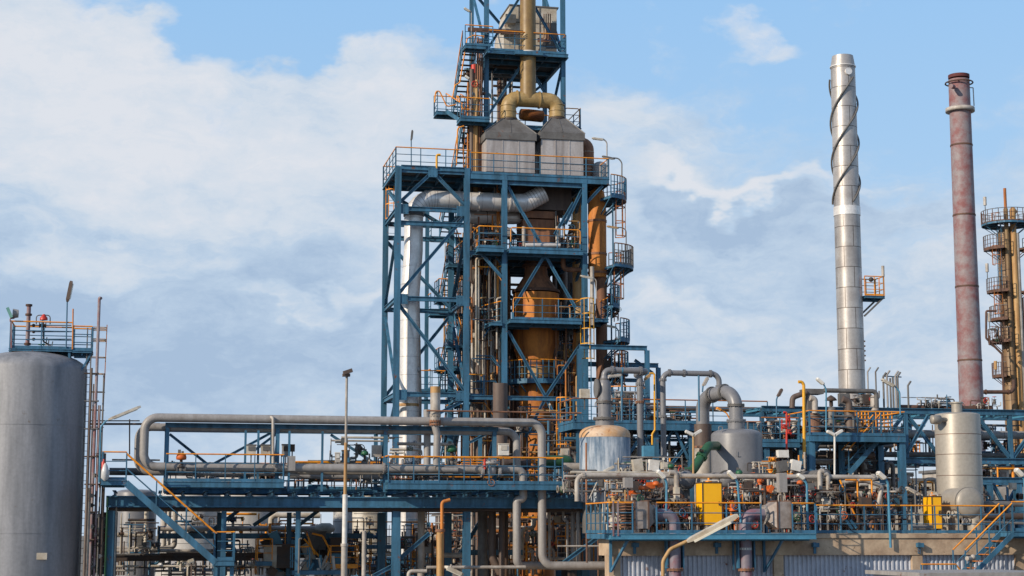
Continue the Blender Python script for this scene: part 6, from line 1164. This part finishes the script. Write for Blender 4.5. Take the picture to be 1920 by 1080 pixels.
for t in (.38, .78): a, b = P[1], P[2]; mb = MB(); flangemb(mb, a.lerp(b, t-.06 if t < .5 else t-.08), b-a, rr, .05, k=1.22); mb.build('flange', GPD, o2)
s3 = T('dark_stack', 'brown topped pale clad stack under the left leg of the swan neck', 'stack', (xl2, y2_+2.2, 6)); MB().cyl((xl2, y2_+2.2, Z2(832)), (xl2, y2_+2.2, Z2(790)), 16*k2, seg=28).build('dark_upper', BRN, s3); MB().cyl((xl2, y2_+2.2, 6), (xl2, y2_+2.2, Z2(832)), 17.5*k2, seg=28).build('clad_lower', GPL, s3); MB().cyl((xl2, y2_+2.2, Z2(836)), (xl2, y2_+2.2, Z2(832)), 19*k2, seg=28).build('ring', RUSTB, s3)
gd = T('green_duct', 'dark green flanged pipe bend left of the grey vessel', 'duct', Q(1300, 880, 67.5)); P = [Q(1345, 836, 68.6), Q(1328, 836, 67.4), Q(1298, 884, 67), Q(1262, 886, 67)]
MB().tube(P, .19, 18, 0, .38, steps=7).build('pipe_run', GRNP, gd); mb = MB(); flangemb(mb, P[1].lerp(P[2], .42), P[2]-P[1], .19, .05, k=1.3); mb.build('flange', GRNP, gd)
valve(gd, Q(1315, 845, 67), .04, (1,0,0), DRK, DRK, stem=(-.6,-.3,.6), sl=.2)
# deck behind the vessels
bd = T('walkway', 'blue walkway with brown rail behind the two big vessels', 'walkway', Q(1250, 795, 77)); zb_ = Q(1250, 793, 77).z; xa = XA(1075, 77, zb_); xb = XA(1440, 77, zb_); deck(bd, xa, xb, 77, 80, zb_, 'LF', .35, mats=(ORR, BLUE), sp=1.3)
for px_ in (1090, 1180, 1234, 1400, 1300): x = Q(px_, 850, 77).x; MB().ibeam((x, 77.4, 0), (x, 77.4, zb_-.36), .24, .24, up=(0,1,0)).build('column', BLUE, bd)
for a_, b_ in (((1234, 850), (1262, 806)), ((1300, 806), (1330, 860)), ((1265, 806), (1290, 860)), ((1180, 850), (1210, 806)), ((1200, 806), (1225, 850)), ((1250, 880), (1300, 820))): brace(bd, a_, b_, 77.5, .12)
z_ = Q(1250, 765, 79).z; pipe('long brownish pipe running behind the walkway rail', [V((XA(1140, 79.2, z_), 79.2, z_)), V((XA(1530, 79.2, z_), 79.2, z_))], .13, BRN, fl=[(0, .15), (0, .6)])
pipe('orange curved conduit standing right of the rust domed vessel overhead pipe', [Q(1218, 700, 73.5), Q(1227, 700, 73.5), Q(1228, 806, 73.5), Q(1223, 814, 73.5), Q(1223, 834, 73.5)], .045, YEL)
pipe('thin blue grey upright in front of the swan neck duct', [Q(1311, 790, 70), Q(1310, 704, 70)], .04, BLUE); pipe('thin blue grey upright left of the U shaped pipe', [Q(1166, 790, 75), Q(1166, 705, 75)], .05, BLUE)
manifold('pipework and drums on the walkway behind the rust domed vessel', 1135, 1240, 725, 792, 77.5, 2, 71, [BLUE, GPD, RUSTB, GP, BRN], 22, 14, 8, 1, .07, wheels=[BLUE, GPD])
manifold('dark pipework below the walkway between the two vessels', 1180, 1340, 806, 890, 78, 4, 72, [DRK, GPD, CRM, BLUE, GPL], 40, 24, 10, 1, .12)
manifold('dark pipework behind the rust streaked vessel', 1050, 1190, 815, 900, 76, 5, 73, [DRK, GPD, BRN, BLUE], 26, 20, 6, 1, .12)
arc = T('round_gallery', 'small round railed gallery behind the overhead pipe', 'gallery', Q(1165, 770, 80)); c = Q(1166, 770, 80); MB().cyl((c.x, c.y, 6), (c.x, c.y, c.z+.9), .55, seg=20).build('column', GP, arc); arcdeck(arc, (c.x, c.y), .56, 1.15, c.z, -170, 0, 12)
# ================================================================ STACKS
def chimney(name, lb, pxb, pyb, d, prof, m, rings, ringm, ringk=1.04):
    q = Q(pxb, pyb, d); root = T(name, lb, 'chimney', (q.x, d, 0)); Zc = lambda py: ZA(q.x, d, py); k = pw(d, pxb)
    MB().lathe((q.x, d, 0), [(w_*k/2, (Zc(py) if py < 5000 else 0)) for py, w_ in prof], 40).build('shaft', m, root)
    for py, w_, h_ in rings: MB().cyl((q.x, d, Zc(py)-h_/2), (q.x, d, Zc(py)+h_/2), w_*k/2*ringk, seg=40).build('ring', ringm, root)
    return root, q.x, Zc, k
c1, sx_, ZS, k = chimney('silver_chimney', 'tall silver clad chimney with spiral strakes near the right', 1598, 745, 88, [(9999, 47), (745, 47), (400, 46), (125, 44), (106, 38)], SILS, [(397, 46, .5), (126, 45, .06)], SIL)
for j in range(3):
    mb = MB(); N = 60; pa = []
    for i in range(N+1): t = i/N; an = j*2*pi/3+t*2*pi*1.05+.6; zq = ZS(382)+(ZS(150)-ZS(382))*t; rr_ = 23.2*k+.05; pa.append((sx_+rr_*cos(an), 88+rr_*sin(an), zq))
    mb.tube(pa, .055, 6, 0, 0); 
    for i in range(0, N, 8): p = V(pa[i]); c = V((sx_, 88, p.z)); mb.bar(p, p.lerp(c, .2), .03, .03)
    mb.build('spiral_strake', GPD, c1)
mb = MB(); q = Q(1590, 134, 88-22*k); mb.cyl(q, q+V((0,-.12,0)), .2, seg=20); mb.build('port', SIL, c1)
z_ = ZS(556); xx = sx_+22*k; pl = deck(c1, xx, xx+1.15, 87.4, 88.6, z_, 'FRB', .14, sp=.5, mats=(OR, OR)); lab(pl, 'small platform with orange rail sticking out of the chimney')
for y_ in (87.5, 88.5): MB().bar((xx+1.05, y_, z_-.15), (xx-.05, y_, z_-1.15), .09, .09).build('bracket', GPD, c1)
MB().bar((xx+1.1, 87.4, z_), (xx+1.1, 87.4, z_+1.4), .04, .04).build('lamp_pole', GPD, c1); MB().cyl((xx+1.1, 87.4, z_+1.1), (xx+1.1, 87.4, z_+1.7), .09, seg=8).build('lamp', GPL, c1); MB().sph((xx+.35, 87.35, z_+.9), .14).build('bell', DRK, c1)
for i in range(5): MB().box((xx-.04, 87.85, ZS(640+i*9)-.03), (xx+.12, 88.1, ZS(640+i*9)+.05)).build('step_iron', RUSTO, c1)
c2, px_, ZP, k = chimney('red_chimney', 'tall chimney in patchy faded red and grey paint at the right', 1822, 770, 97, [(9999, 42), (775, 42), (400, 38.5), (150, 37)], PINK, [(273, 37.8, .1), (404, 38.6, .1), (538, 39.6, .1), (676, 41, .1)], RUSTD)
MB().cyl((px_, 97, ZP(147)), (px_, 97, ZP(141)), 18.7*k, seg=40).build('burnt_rim', mat('burnt_red', (.12,.03,.03), (.06,.02,.02), .8), c2)
mb = MB(); mb.lathe((px_, 97, ZP(210)), [(19.2*k, 0), (25.5*k, 0), (25.5*k, .24), (25*k, .24), (25*k, .05), (19.2*k, .05)], 40); mb.build('white_gallery_ring', GPL, c2)
mb = MB(); rg = mb.ring((px_, 97, ZP(156)), (0,0,1), 24*k, 24); mb.tube(rg+[rg[0]], .05, 5, 0, 0)
for i in range(0, 24, 4): mb.bar(rg[i], V(rg[i]).lerp(V((px_, 97, ZP(156))), .22), .04, .04)
mb.build('top_hoop', RUSTD, c2)
mb = MB(); a = V((px_+19*k, 97, ZP(163))); mb.bar(a, a+V((8*k,0,0)), .05, .05); mb.bar(a+V((8*k,0,0)), (a.x+8.5*k, 97, ZP(197)), .05, .05); mb.build('davit', GPL, c2); MB().cyl(Q(1783, 161, 97-1), Q(1788, 163, 96.4), .14, seg=12).build('port', PINK, c2)
# ================================================================ FAR COLUMN
D3 = 128; q = Q(1901, 765, D3); ft = T('far_column', 'distant ochre column with railed blue galleries at the right edge', 'column', (q.x, D3, 0)); ZF = lambda py: ZA(q.x, D3, py); k = pw(D3, 1901)
MB().lathe((q.x, D3, 0), [(16*k, 0), (16*k, ZF(440)), (12*k, ZF(428)), (2*k, ZF(424))], 32).build('shaft', GOLD, ft)
for dx_, r_, t_, m_ in ((-9, 4, 395, GOLD), (4, 5.5, 402, TANP), (10, 4.5, 440, GPL), (16, 2, 560, RUSTB)): x = q.x+dx_*k; MB().tube([(x, D3-17*k, ZF(t_)), (x, D3-17*k, 0)], r_*k, 12).build('down_pipe', m_, ft)
MB().cyl((q.x-9*k, D3-17*k, ZF(420)), (q.x-9*k, D3-17*k, ZF(357)), 2.6*k, seg=10).build('vent_pipe', RUSTO, ft)
MB().tube([(q.x+4*k, D3-17*k, ZF(402)), (q.x+4*k, D3-17*k, ZF(396)), (q.x+10*k, D3-12*k, ZF(400))], 5.5*k, 12).build('gooseneck', TANP, ft)
arcdeck(ft, (q.x, D3), 16*k, 42*k, ZF(421), -180, 179, 24, m=BLUE, mats=(GPD, RUSTD))
for py, a0, a1, r_ in ((468, 160, 235, 40), (468, -60, 20, 40), (548, 165, 240, 38), (548, -60, 10, 36), (600, 160, 235, 34), (642, 155, 240, 38), (706, 160, 225, 34)): arcdeck(ft, (q.x, D3), 16*k, r_*k, ZF(py), a0, a1, 8, m=RUSTD, mats=(GPD, RUSTD))
ladder(ft, q.x-22*k, D3-12*k, ZF(548), ZF(468), (-1,-.2,0), mc=RUSTO); ladder(ft, q.x-22*k, D3-12*k, ZF(640), ZF(548), (-1,-.2,0), mc=RUSTO, m=RUSTD); ladder(ft, q.x-20*k, D3-12*k, ZF(470), ZF(421), (-1,-.2,0), mc=RUSTO)
def fq(px, py): return Q(px, py, D3-2)
pipe('brown crooked pipe stepping down the left side of the far column', [fq(1868, 583), fq(1849, 583), fq(1849, 634), fq(1879, 664), fq(1883, 775)], .09, RUSTD, seg=10)
pipe('rust pipe joining the red chimney to the far column', [fq(1840, 735), fq(1896, 735), fq(1901, 728), fq(1901, 712)], .16, RUSTD, fl=[(0, .15), (0, .9)], seg=12)
for a_, b_, lb in (((1849, 421), (1847, 385), 'small pale lamp post at the top left of the far column gallery'), ((1853, 550), (1851, 510), 'small lamp post on the third gallery of the far column'), ((1857, 640), (1855, 603), 'small lamp post on the lower gallery of the far column'), ((1867, 706), (1867, 693), 'short orange lamp post at the foot of the far column')):
    r_ = T('lamp_post', lb, 'lamp', fq(*a_)); MB().bar(fq(*a_), fq(*b_), .05, .05).build('pole', GPD, r_); p = fq(*b_); MB().cyl(p, p+V((0,0,.7)), .14, seg=8).build('lamp_head', TANP if 'orange' in lb else GPL, r_)
manifold('small pipework on the lower gallery of the far column', 1860, 1885, 610, 645, D3-3, 1, 74, [RUSTD, GPD], 6, 6, 4, 0, .08)
# ================================================================ RAISED DECK, TRUSS AND WHAT STANDS ON THEM
E = 73.; rd = T('raised_deck', 'raised blue deck on columns carrying rusty cylinders under the silver chimney', 'platform', Q(1600, 820, E)); ze = Q(1600, 816, E).z
xa = XA(1518, E, ze); xb = XA(1698, E, ze); deck(rd, xa, xb, E, E+3, ze, 'FRL', .3, sp=1.2)
for px_ in (1524, 1694): x = XA(px_, E, ze-1); MB().ibeam((x, E+.2, 6), (x, E+.2, ze-.31), .3, .3, up=(0,1,0)).build('column', BLUE, rd)
for px_ in (1650, 1576): x = XA(px_, E+2.8, ze-1); MB().ibeam((x, E+2.8, 6), (x, E+2.8, ze-.31), .3, .3, up=(0,1,0)).build('column', BLUE, rd)
z5 = Q(1600, 925, E).z; MB().ibeam((xa+1.5, E+.8, z5), (xb-.2, E+.8, z5), .2, .3).build('beam', BLUE, rd)
for a_, b_ in (((1524, 845), (1542, 822)), ((1694, 845), (1676, 822)), ((1524, 960), (1546, 928)), ((1694, 950), (1670, 928)), ((1740, 780), (1700, 850))): brace(rd, a_, b_, E+.22, .13)
a = Q(1652, 820, E+.6); b = Q(1592, 888, E+.6); stair(rd, a, b, .8, (0,1,0), sp=1.2, h=1.1)
r2 = T('raised_deck', 'lower blue deck with orange rail between the grey vessel and the raised deck', 'platform', Q(1470, 830, E+1)); z6 = Q(1470, 828, E+1).z; deck(r2, XA(1428, E+1, z6), xa-.1, E+1, E+4, z6, 'FB', .26, sp=1.2, mats=(ORR, BLUE))
for px_ in (1440, 1505): x = XA(px_, E+1, z6-1); MB().ibeam((x, E+1.2, 6), (x, E+1.2, z6-.3), .24, .24, up=(0,1,0)).build('column', BLUE, r2)
def drum(lb, px, pt, pb, w_, m, d=E+1.3, cap=None, name='process_drum'):
    q = Q(px, pb, d); k = pw(d, px); r = w_*k/2; zt = ZA(q.x, d, pt); root = T(name, lb, 'drum', q); MB().lathe(q, [(r, 0), (r, zt-q.z-.1), (r*.8, zt-q.z), (r*.02, zt-q.z+.05)], 24).build('shell', m, root)
    for t in (.2, .85): MB().cyl((q.x, d, q.z+(zt-q.z)*t), (q.x, d, q.z+(zt-q.z)*t+.05), r*1.1, seg=24).build('flange', GPD, root)
    if cap: MB().lathe((q.x, d, zt+.05), [(r*.4, 0), (r*.4, .25), (r*1.3, .28), (r*.9, .4), (.03, .52)], 20).build('rain_cap', cap, root)
drum('rusty brown drum on the raised deck, left of the capped one', 1528, 775, 815, 21, RUSTB); drum('grey drum with conical rain cap on the raised deck', 1560, 764, 815, 17, GPD, cap=DRK); drum('rusty drum on the raised deck, right of the capped one', 1594, 765, 815, 19, BRN); drum('pale small drum left of the raised deck', 1490, 790, 824, 13, GPL, E+2); drum('small grey drum on the deck next to the orange pipes', 1640, 742, 770, 14, GPL, E+4)
du = T('box_duct', 'grey box duct with bent pipes above the rusty drums', 'duct', Q(1530, 740, E+1.5)); a = Q(1511, 738, E+1.5); k = pw(E+1.5, 1530)
mb = MB(); mb.box(a, a+V((34*k, .8, 9*k))); mb.box(a+V((.1, .05, -30*k)), a+V((12*k, .7, -.003))); mb.build('box', GPD, du); MB().tube([Q(1485, 765, E+1.5), Q(1486, 745, E+1.5), Q(1512, 736, E+1.5)], .13, 12).build('branch_pipe', BRN, du); MB().tube([Q(1528, 775, E+1), Q(1528, 748, E+1), Q(1519, 746, E+1)], .14, 14, 0, .2).build('elbow', GPL, du)
pipe('grey pipe running right from the box duct across the chimney foot', run((1545, 732, E+1.9), 'x', 1643, 'z', 765), .11, GPD); pipe('grey rusty elbow on the drum under the chimney', [Q(1592, 770, E+1), Q(1592, 752, E+1), Q(1580, 748, E+1)], .16, BRN)
wbox('grey square box at the foot of the silver chimney', 1582, 750, E+1.8, .5, .6, GPD, None)
pipe('tall yellow post with hooked top left of the raised deck', [Q(1508, 860, E-1.5), Q(1507, 722, E-1.5), Q(1504, 716, E-1.5), Q(1497, 716, E-1.5)], .07, YEL, 'post', 'yellow_post')
rv = T('fire_monitor', 'red valves and red upright pipe beside the raised deck', 'monitor', Q(1475, 830, E)); MB().tube([Q(1475, 845, E), Q(1475, 800, E), Q(1475, 773, E), Q(1469, 773, E)], .05, 8).build('riser', RED, rv)
for p_, r_ in (((1470, 802), .05), ((1478, 788), .045), ((1479, 812), .05)): valve(rv, Q(*p_, E), r_, (1,0,0), RED, RED, stem=(0,-.5,1), sl=.1)
for p_ in ((1466, 808), (1480, 800)): MB().bar(Q(*p_, E), Q(p_[0], p_[1]-22, E), .05, .05).build('frame', RED, rv)
# vents
for i, (px_, pt, kk) in enumerate(((1629, 690, 1), (1644, 690, 1), (1658, 700, 1), (1665, 696, 1), (1671, 702, 0), (1676, 700, 0), (1681, 697, 1), (1685, 699, 1), (1704, 716, 1))):
    a = Q(px_, 772, E+5); zt = ZA(a.x, a.y, pt+7); P = [a, V((a.x, a.y, zt))]+([V((a.x+.16, a.y, zt+.22))] if kk else [])
    tag(MB().tube(P, .05 if i > 1 else .04, 7, 0, .05).build('vent_pipe', GPD if i % 3 else GP), 'slim grey vent pipe standing in the row right of the silver chimney', 'vent pipe', 'vent pipes right of the silver chimney')
pipe('thin horizontal tie joining the vent pipes', [Q(1655, 705, E+5.1), Q(1690, 707, E+5.1)], .03, BLUE)
# truss
tr_ = T('truss_bridge', 'long blue truss pipe bridge running to the right edge behind the beige column', 'truss', Q(1700, 820, 77))
zt = Q(1600, 769, 77).z; zb = Q(1800, 864, 77).z; xa = XA(1428, 77, zt); xb = XA(2020, 77, zt)
for d in (77, 80.5):
    MB().ibeam((xa, d, zt), (xb, d, zt), .24, .28).build('chord', BLUE, tr_); x0 = XA(1690, 77, zb); MB().ibeam((x0 if d < 78 else xa, d, zb), (xb, d, zb), .24, .3).build('chord', BLUE, tr_)
    n = 9; L_ = xb-xa
    for i in range(n+1):
        x = xa+L_*i/n
        MB().ibeam((x, d, zb+.15), (x, d, zt-.14), .18, .18, up=(0,1,0)).build('post', BLUE, tr_)
        if i < n: u_ = i % 2 == (0 if d < 78 else 1); MB().ibeam((x+.1, d, zt-.2 if u_ else zb+.2), (x+L_/n-.1, d, zb+.2 if u_ else zt-.2), .14, .16).build('diagonal', BLUE, tr_)
for i in range(19): x = xa+L_*i/18; MB().ibeam((x, 77.2, zt), (x, 80.3, zt), .12, .16).build('cross_beam', BLUE if i % 2 else BLUEL, tr_); MB().bar((x, 77.2, zb-.05), (x, 80.3, zb-.05), .12, .16).build('cross_beam', BLUE, tr_)
for i in (2, 4, 6, 8): x = xa+L_*i/n; MB().ibeam((x, 77.6, 0), (x, 77.6, zb-.16), .3, .3, up=(0,1,0)).build('leg', BLUE, tr_)
pipe('big grey pipe running through the blue truss', [V((XA(1440, 78.3, 0), 78.3, Q(1760, 814, 78.3).z)), V((XA(1990, 78.3, 9.8), 78.3, Q(1760, 814, 78.3).z))], .2, GP, bands=3, seg=18, parts=GPD)
pipe('thin grey pipe on top of the blue truss at left', run((1430, 767, 77.6), 'x', 1520), .1, GP); pipe('dark maroon pipes lying on the truss before the red chimney', run((1690, 764, 78.5), 'x', 1860), .14, RUSTD, fl=[(0, .3), (0, .8)]); pipe('lower line of pipes inside the truss', run((1460, 850, 79), 'x', 1960), .14, GPD)
pipe('thin guard line over the truss on the right', run((1690, 745, 79), 'x', 1740), .02, GPL)
manifold('bluish valves and pipes on the truss left of the red chimney', 1738, 1802, 738, 768, 77.5, 2, 81, [GPD, BLUE, GP, CRM], 16, 8, 8, 0, .07, wheels=[GPD, BLUE])
manifold('small pipes on the truss right of the red chimney', 1845, 1880, 740, 768, 77.5, 2, 82, [GPL, GPD, RUSTD], 8, 5, 3, 0, .06)
manifold('pipes and drums at the foot of the silver chimney', 1600, 1660, 730, 768, E+4, 2, 83, [GPD, GPL, BRN, DRK], 14, 8, 6, 1, .07)
manifold('dark pipework under the lower deck right of the grey vessel', 1430, 1520, 835, 900, E+2, 4, 84, [DRK, GPD, BRN], 26, 12, 4, 1, .14)
manifold('dark pipework under the raised deck', 1520, 1700, 825, 960, E+2.5, 5, 85, [DRK, GPD, BRN, GPL, GPD], 50, 30, 14, 2, .2, wheels=[DRK])
manifold('pipework and cream panels under the truss left of the beige column', 1690, 1765, 868, 960, E+4, 5, 86, [GPD, CRM, BLUE, GPL, OR], 36, 24, 8, 3, .1)
manifold('pipework under the truss right of the beige column', 1838, 1925, 868, 930, E+4, 4, 87, [GPD, CRM, BLUE, GPL, OR], 30, 20, 6, 2, .1)
manifold('pipes on the deck beside the rusty drums', 1520, 1640, 772, 815, E+1, 2, 88, [RUSTB, GPD, BLUE, BRN], 26, 12, 8, 1, .08)
manifold('pipes on the lower deck by the red valves', 1430, 1515, 785, 826, E+1.5, 2, 89, [RUSTB, GPD, GPL, DRK], 22, 10, 8, 1, .1)
for i, (a_, b_, pt, pb, d, lb) in enumerate(((1604, 1628, 772, 806, E+3.6, 'orange scaffold cage behind the raised deck, left one'), (1643, 1672, 772, 806, E+3.6, 'orange scaffold cage behind the raised deck, right one'), (1868, 1888, 832, 862, 82, 'orange scaffold cage under the truss beside the beige column'), (1892, 1925, 832, 862, 82, 'orange scaffold cage under the truss at the right edge'), (1702, 1724, 828, 862, 83, 'orange scaffold cage under the truss left of the beige column'))):
    root = T('scaffold_cage', lb, 'scaffold', Q((a_+b_)/2, pb, d)); q0 = Q(a_, pb, d); q1 = Q(b_, pt, d)
    for t in range(5): x = q0.x+(q1.x-q0.x)*t/4; MB().tube([(x, d, q0.z), (x, d, q1.z)], .035, 5).build('standard', OR, root)
    for t in range(6): z = q0.z+(q1.z-q0.z)*t/5; MB().tube([(q0.x, d-.02, z), (q1.x, d-.02, z), (q1.x, d+1.2, z)], .03, 5, 0, 0).build('ledger', OR, root)
rfm = T('equipment_gantry', 'blue steel frame behind the capsule at the right edge', 'steel frame', Q(1880, 900, 70)); a = Q(1832, 900, 70); b = Q(1960, 900, 70); MB().ibeam(a, (b.x, 70, a.z), .2, .25).build('beam', BLUE, rfm); MB().ibeam(a+V((0,3,0)), (b.x, 73, a.z), .2, .25).build('beam', BLUE, rfm)
for px_ in (1857, 1912): x = Q(px_, 950, 70).x; MB().ibeam((x, 70.1, 6), (x, 70.1, a.z-.13), .3, .3, up=(0,1,0)).build('column', BLUE, rfm)
brace(rfm, (1860, 905), (1882, 945), 70.1, .14); brace(rfm, (1912, 905), (1880, 960), 70.6, .14)
tag(MB().box(Q(1838, 950, 74), Q(1890, 915, 76)).build('equipment_housing', GPL), 'pale grey housing behind the blue frame at right', 'housing')
tag(MB().box(Q(1605, 905, 84), Q(1650, 870, 85)).build('cream_panel', CRM), 'cream wall panel seen under the raised deck', 'panel'); tag(MB().box(Q(1655, 893, 84), Q(1672, 876, 85)).build('white_sign_panel', WHT), 'white panel with dark marks under the raised deck', 'sign')
# back lamps
for lb, pole, ha, hb, d, pm, hm in (('tilted lamp on a thin pole left of the swan neck duct', [(1317, 735), (1318, 724)], (1318, 724), (1327, 707), 71, BLUE, GPL), ('tilted lamp on a thin pole before the long truss', [(1456, 830), (1456, 748), (1458, 744)], (1458, 744), (1466, 729), 75, BLUE, BRN), ('pale lamp on a blue curved pole beside the box duct', [(1549, 808), (1549, 730), (1544, 720)], (1545, 721), (1531, 709), 72, BLUEL, WHT), ('long lamp on a curved blue pole right of the silver chimney', [(1688, 778), (1687, 735), (1678, 724)], (1678, 725), (1653, 711), 72, BLUEL, CRM), ('slim lamp hanging below the overhead pipe right of the tower', [(1207, 720), (1210, 707)], (1208, 712), (1219, 702), 73, GPL, TANP), ('long lamp lying under the overhead pipe elbow', [(1140, 712), (1142, 705)], (1140, 705), (1166, 703), 73, GPL, GPL), ('curved orange lamp arm on the walkway behind the grey vessel', [(1368, 785), (1362, 774), (1350, 768)], (1352, 769), (1343, 765), 76, OR, OR)):
    lamp(lb, pole, ha, hb, d, pm, .035, .2, .1, hm=hm)

for vx, vy, vr, lbv in ((x1_, y1_, r1_, v1), (x2_, y2_, r2_, v2)): MB().cyl((vx, vy, 6), (vx, vy, 7.3 if lbv is v1 else 7.0), vr*.9, seg=40).build('skirt', GPD, lbv)  # dark grey skirts put the shade at the vessel feet into colour

manifold('pipework and valves seen above the walkway between the overhead pipes', 1225, 1320, 765, 792, 78.5, 1, 411, [GPD, BLUE, RUSTB], 10, 8, 4, 0, .06, ng=0)
manifold('bluish pipework inside the truss behind the grey vessel', 1400, 1520, 800, 880, 80, 3, 412, [GPD, BLUE, GPL, DRK], 26, 16, 8, 1, .1, ng=0)
manifold('pipework inside the truss left of the beige column', 1690, 1765, 790, 860, 79, 2, 413, [GPD, BLUE, GPL, OR], 14, 10, 5, 0, .08, ng=0)
manifold('pipework inside the truss right of the beige column', 1840, 1925, 785, 860, 79, 2, 414, [GPD, BLUE, GPL, DRK], 14, 10, 5, 0, .08, ng=0)
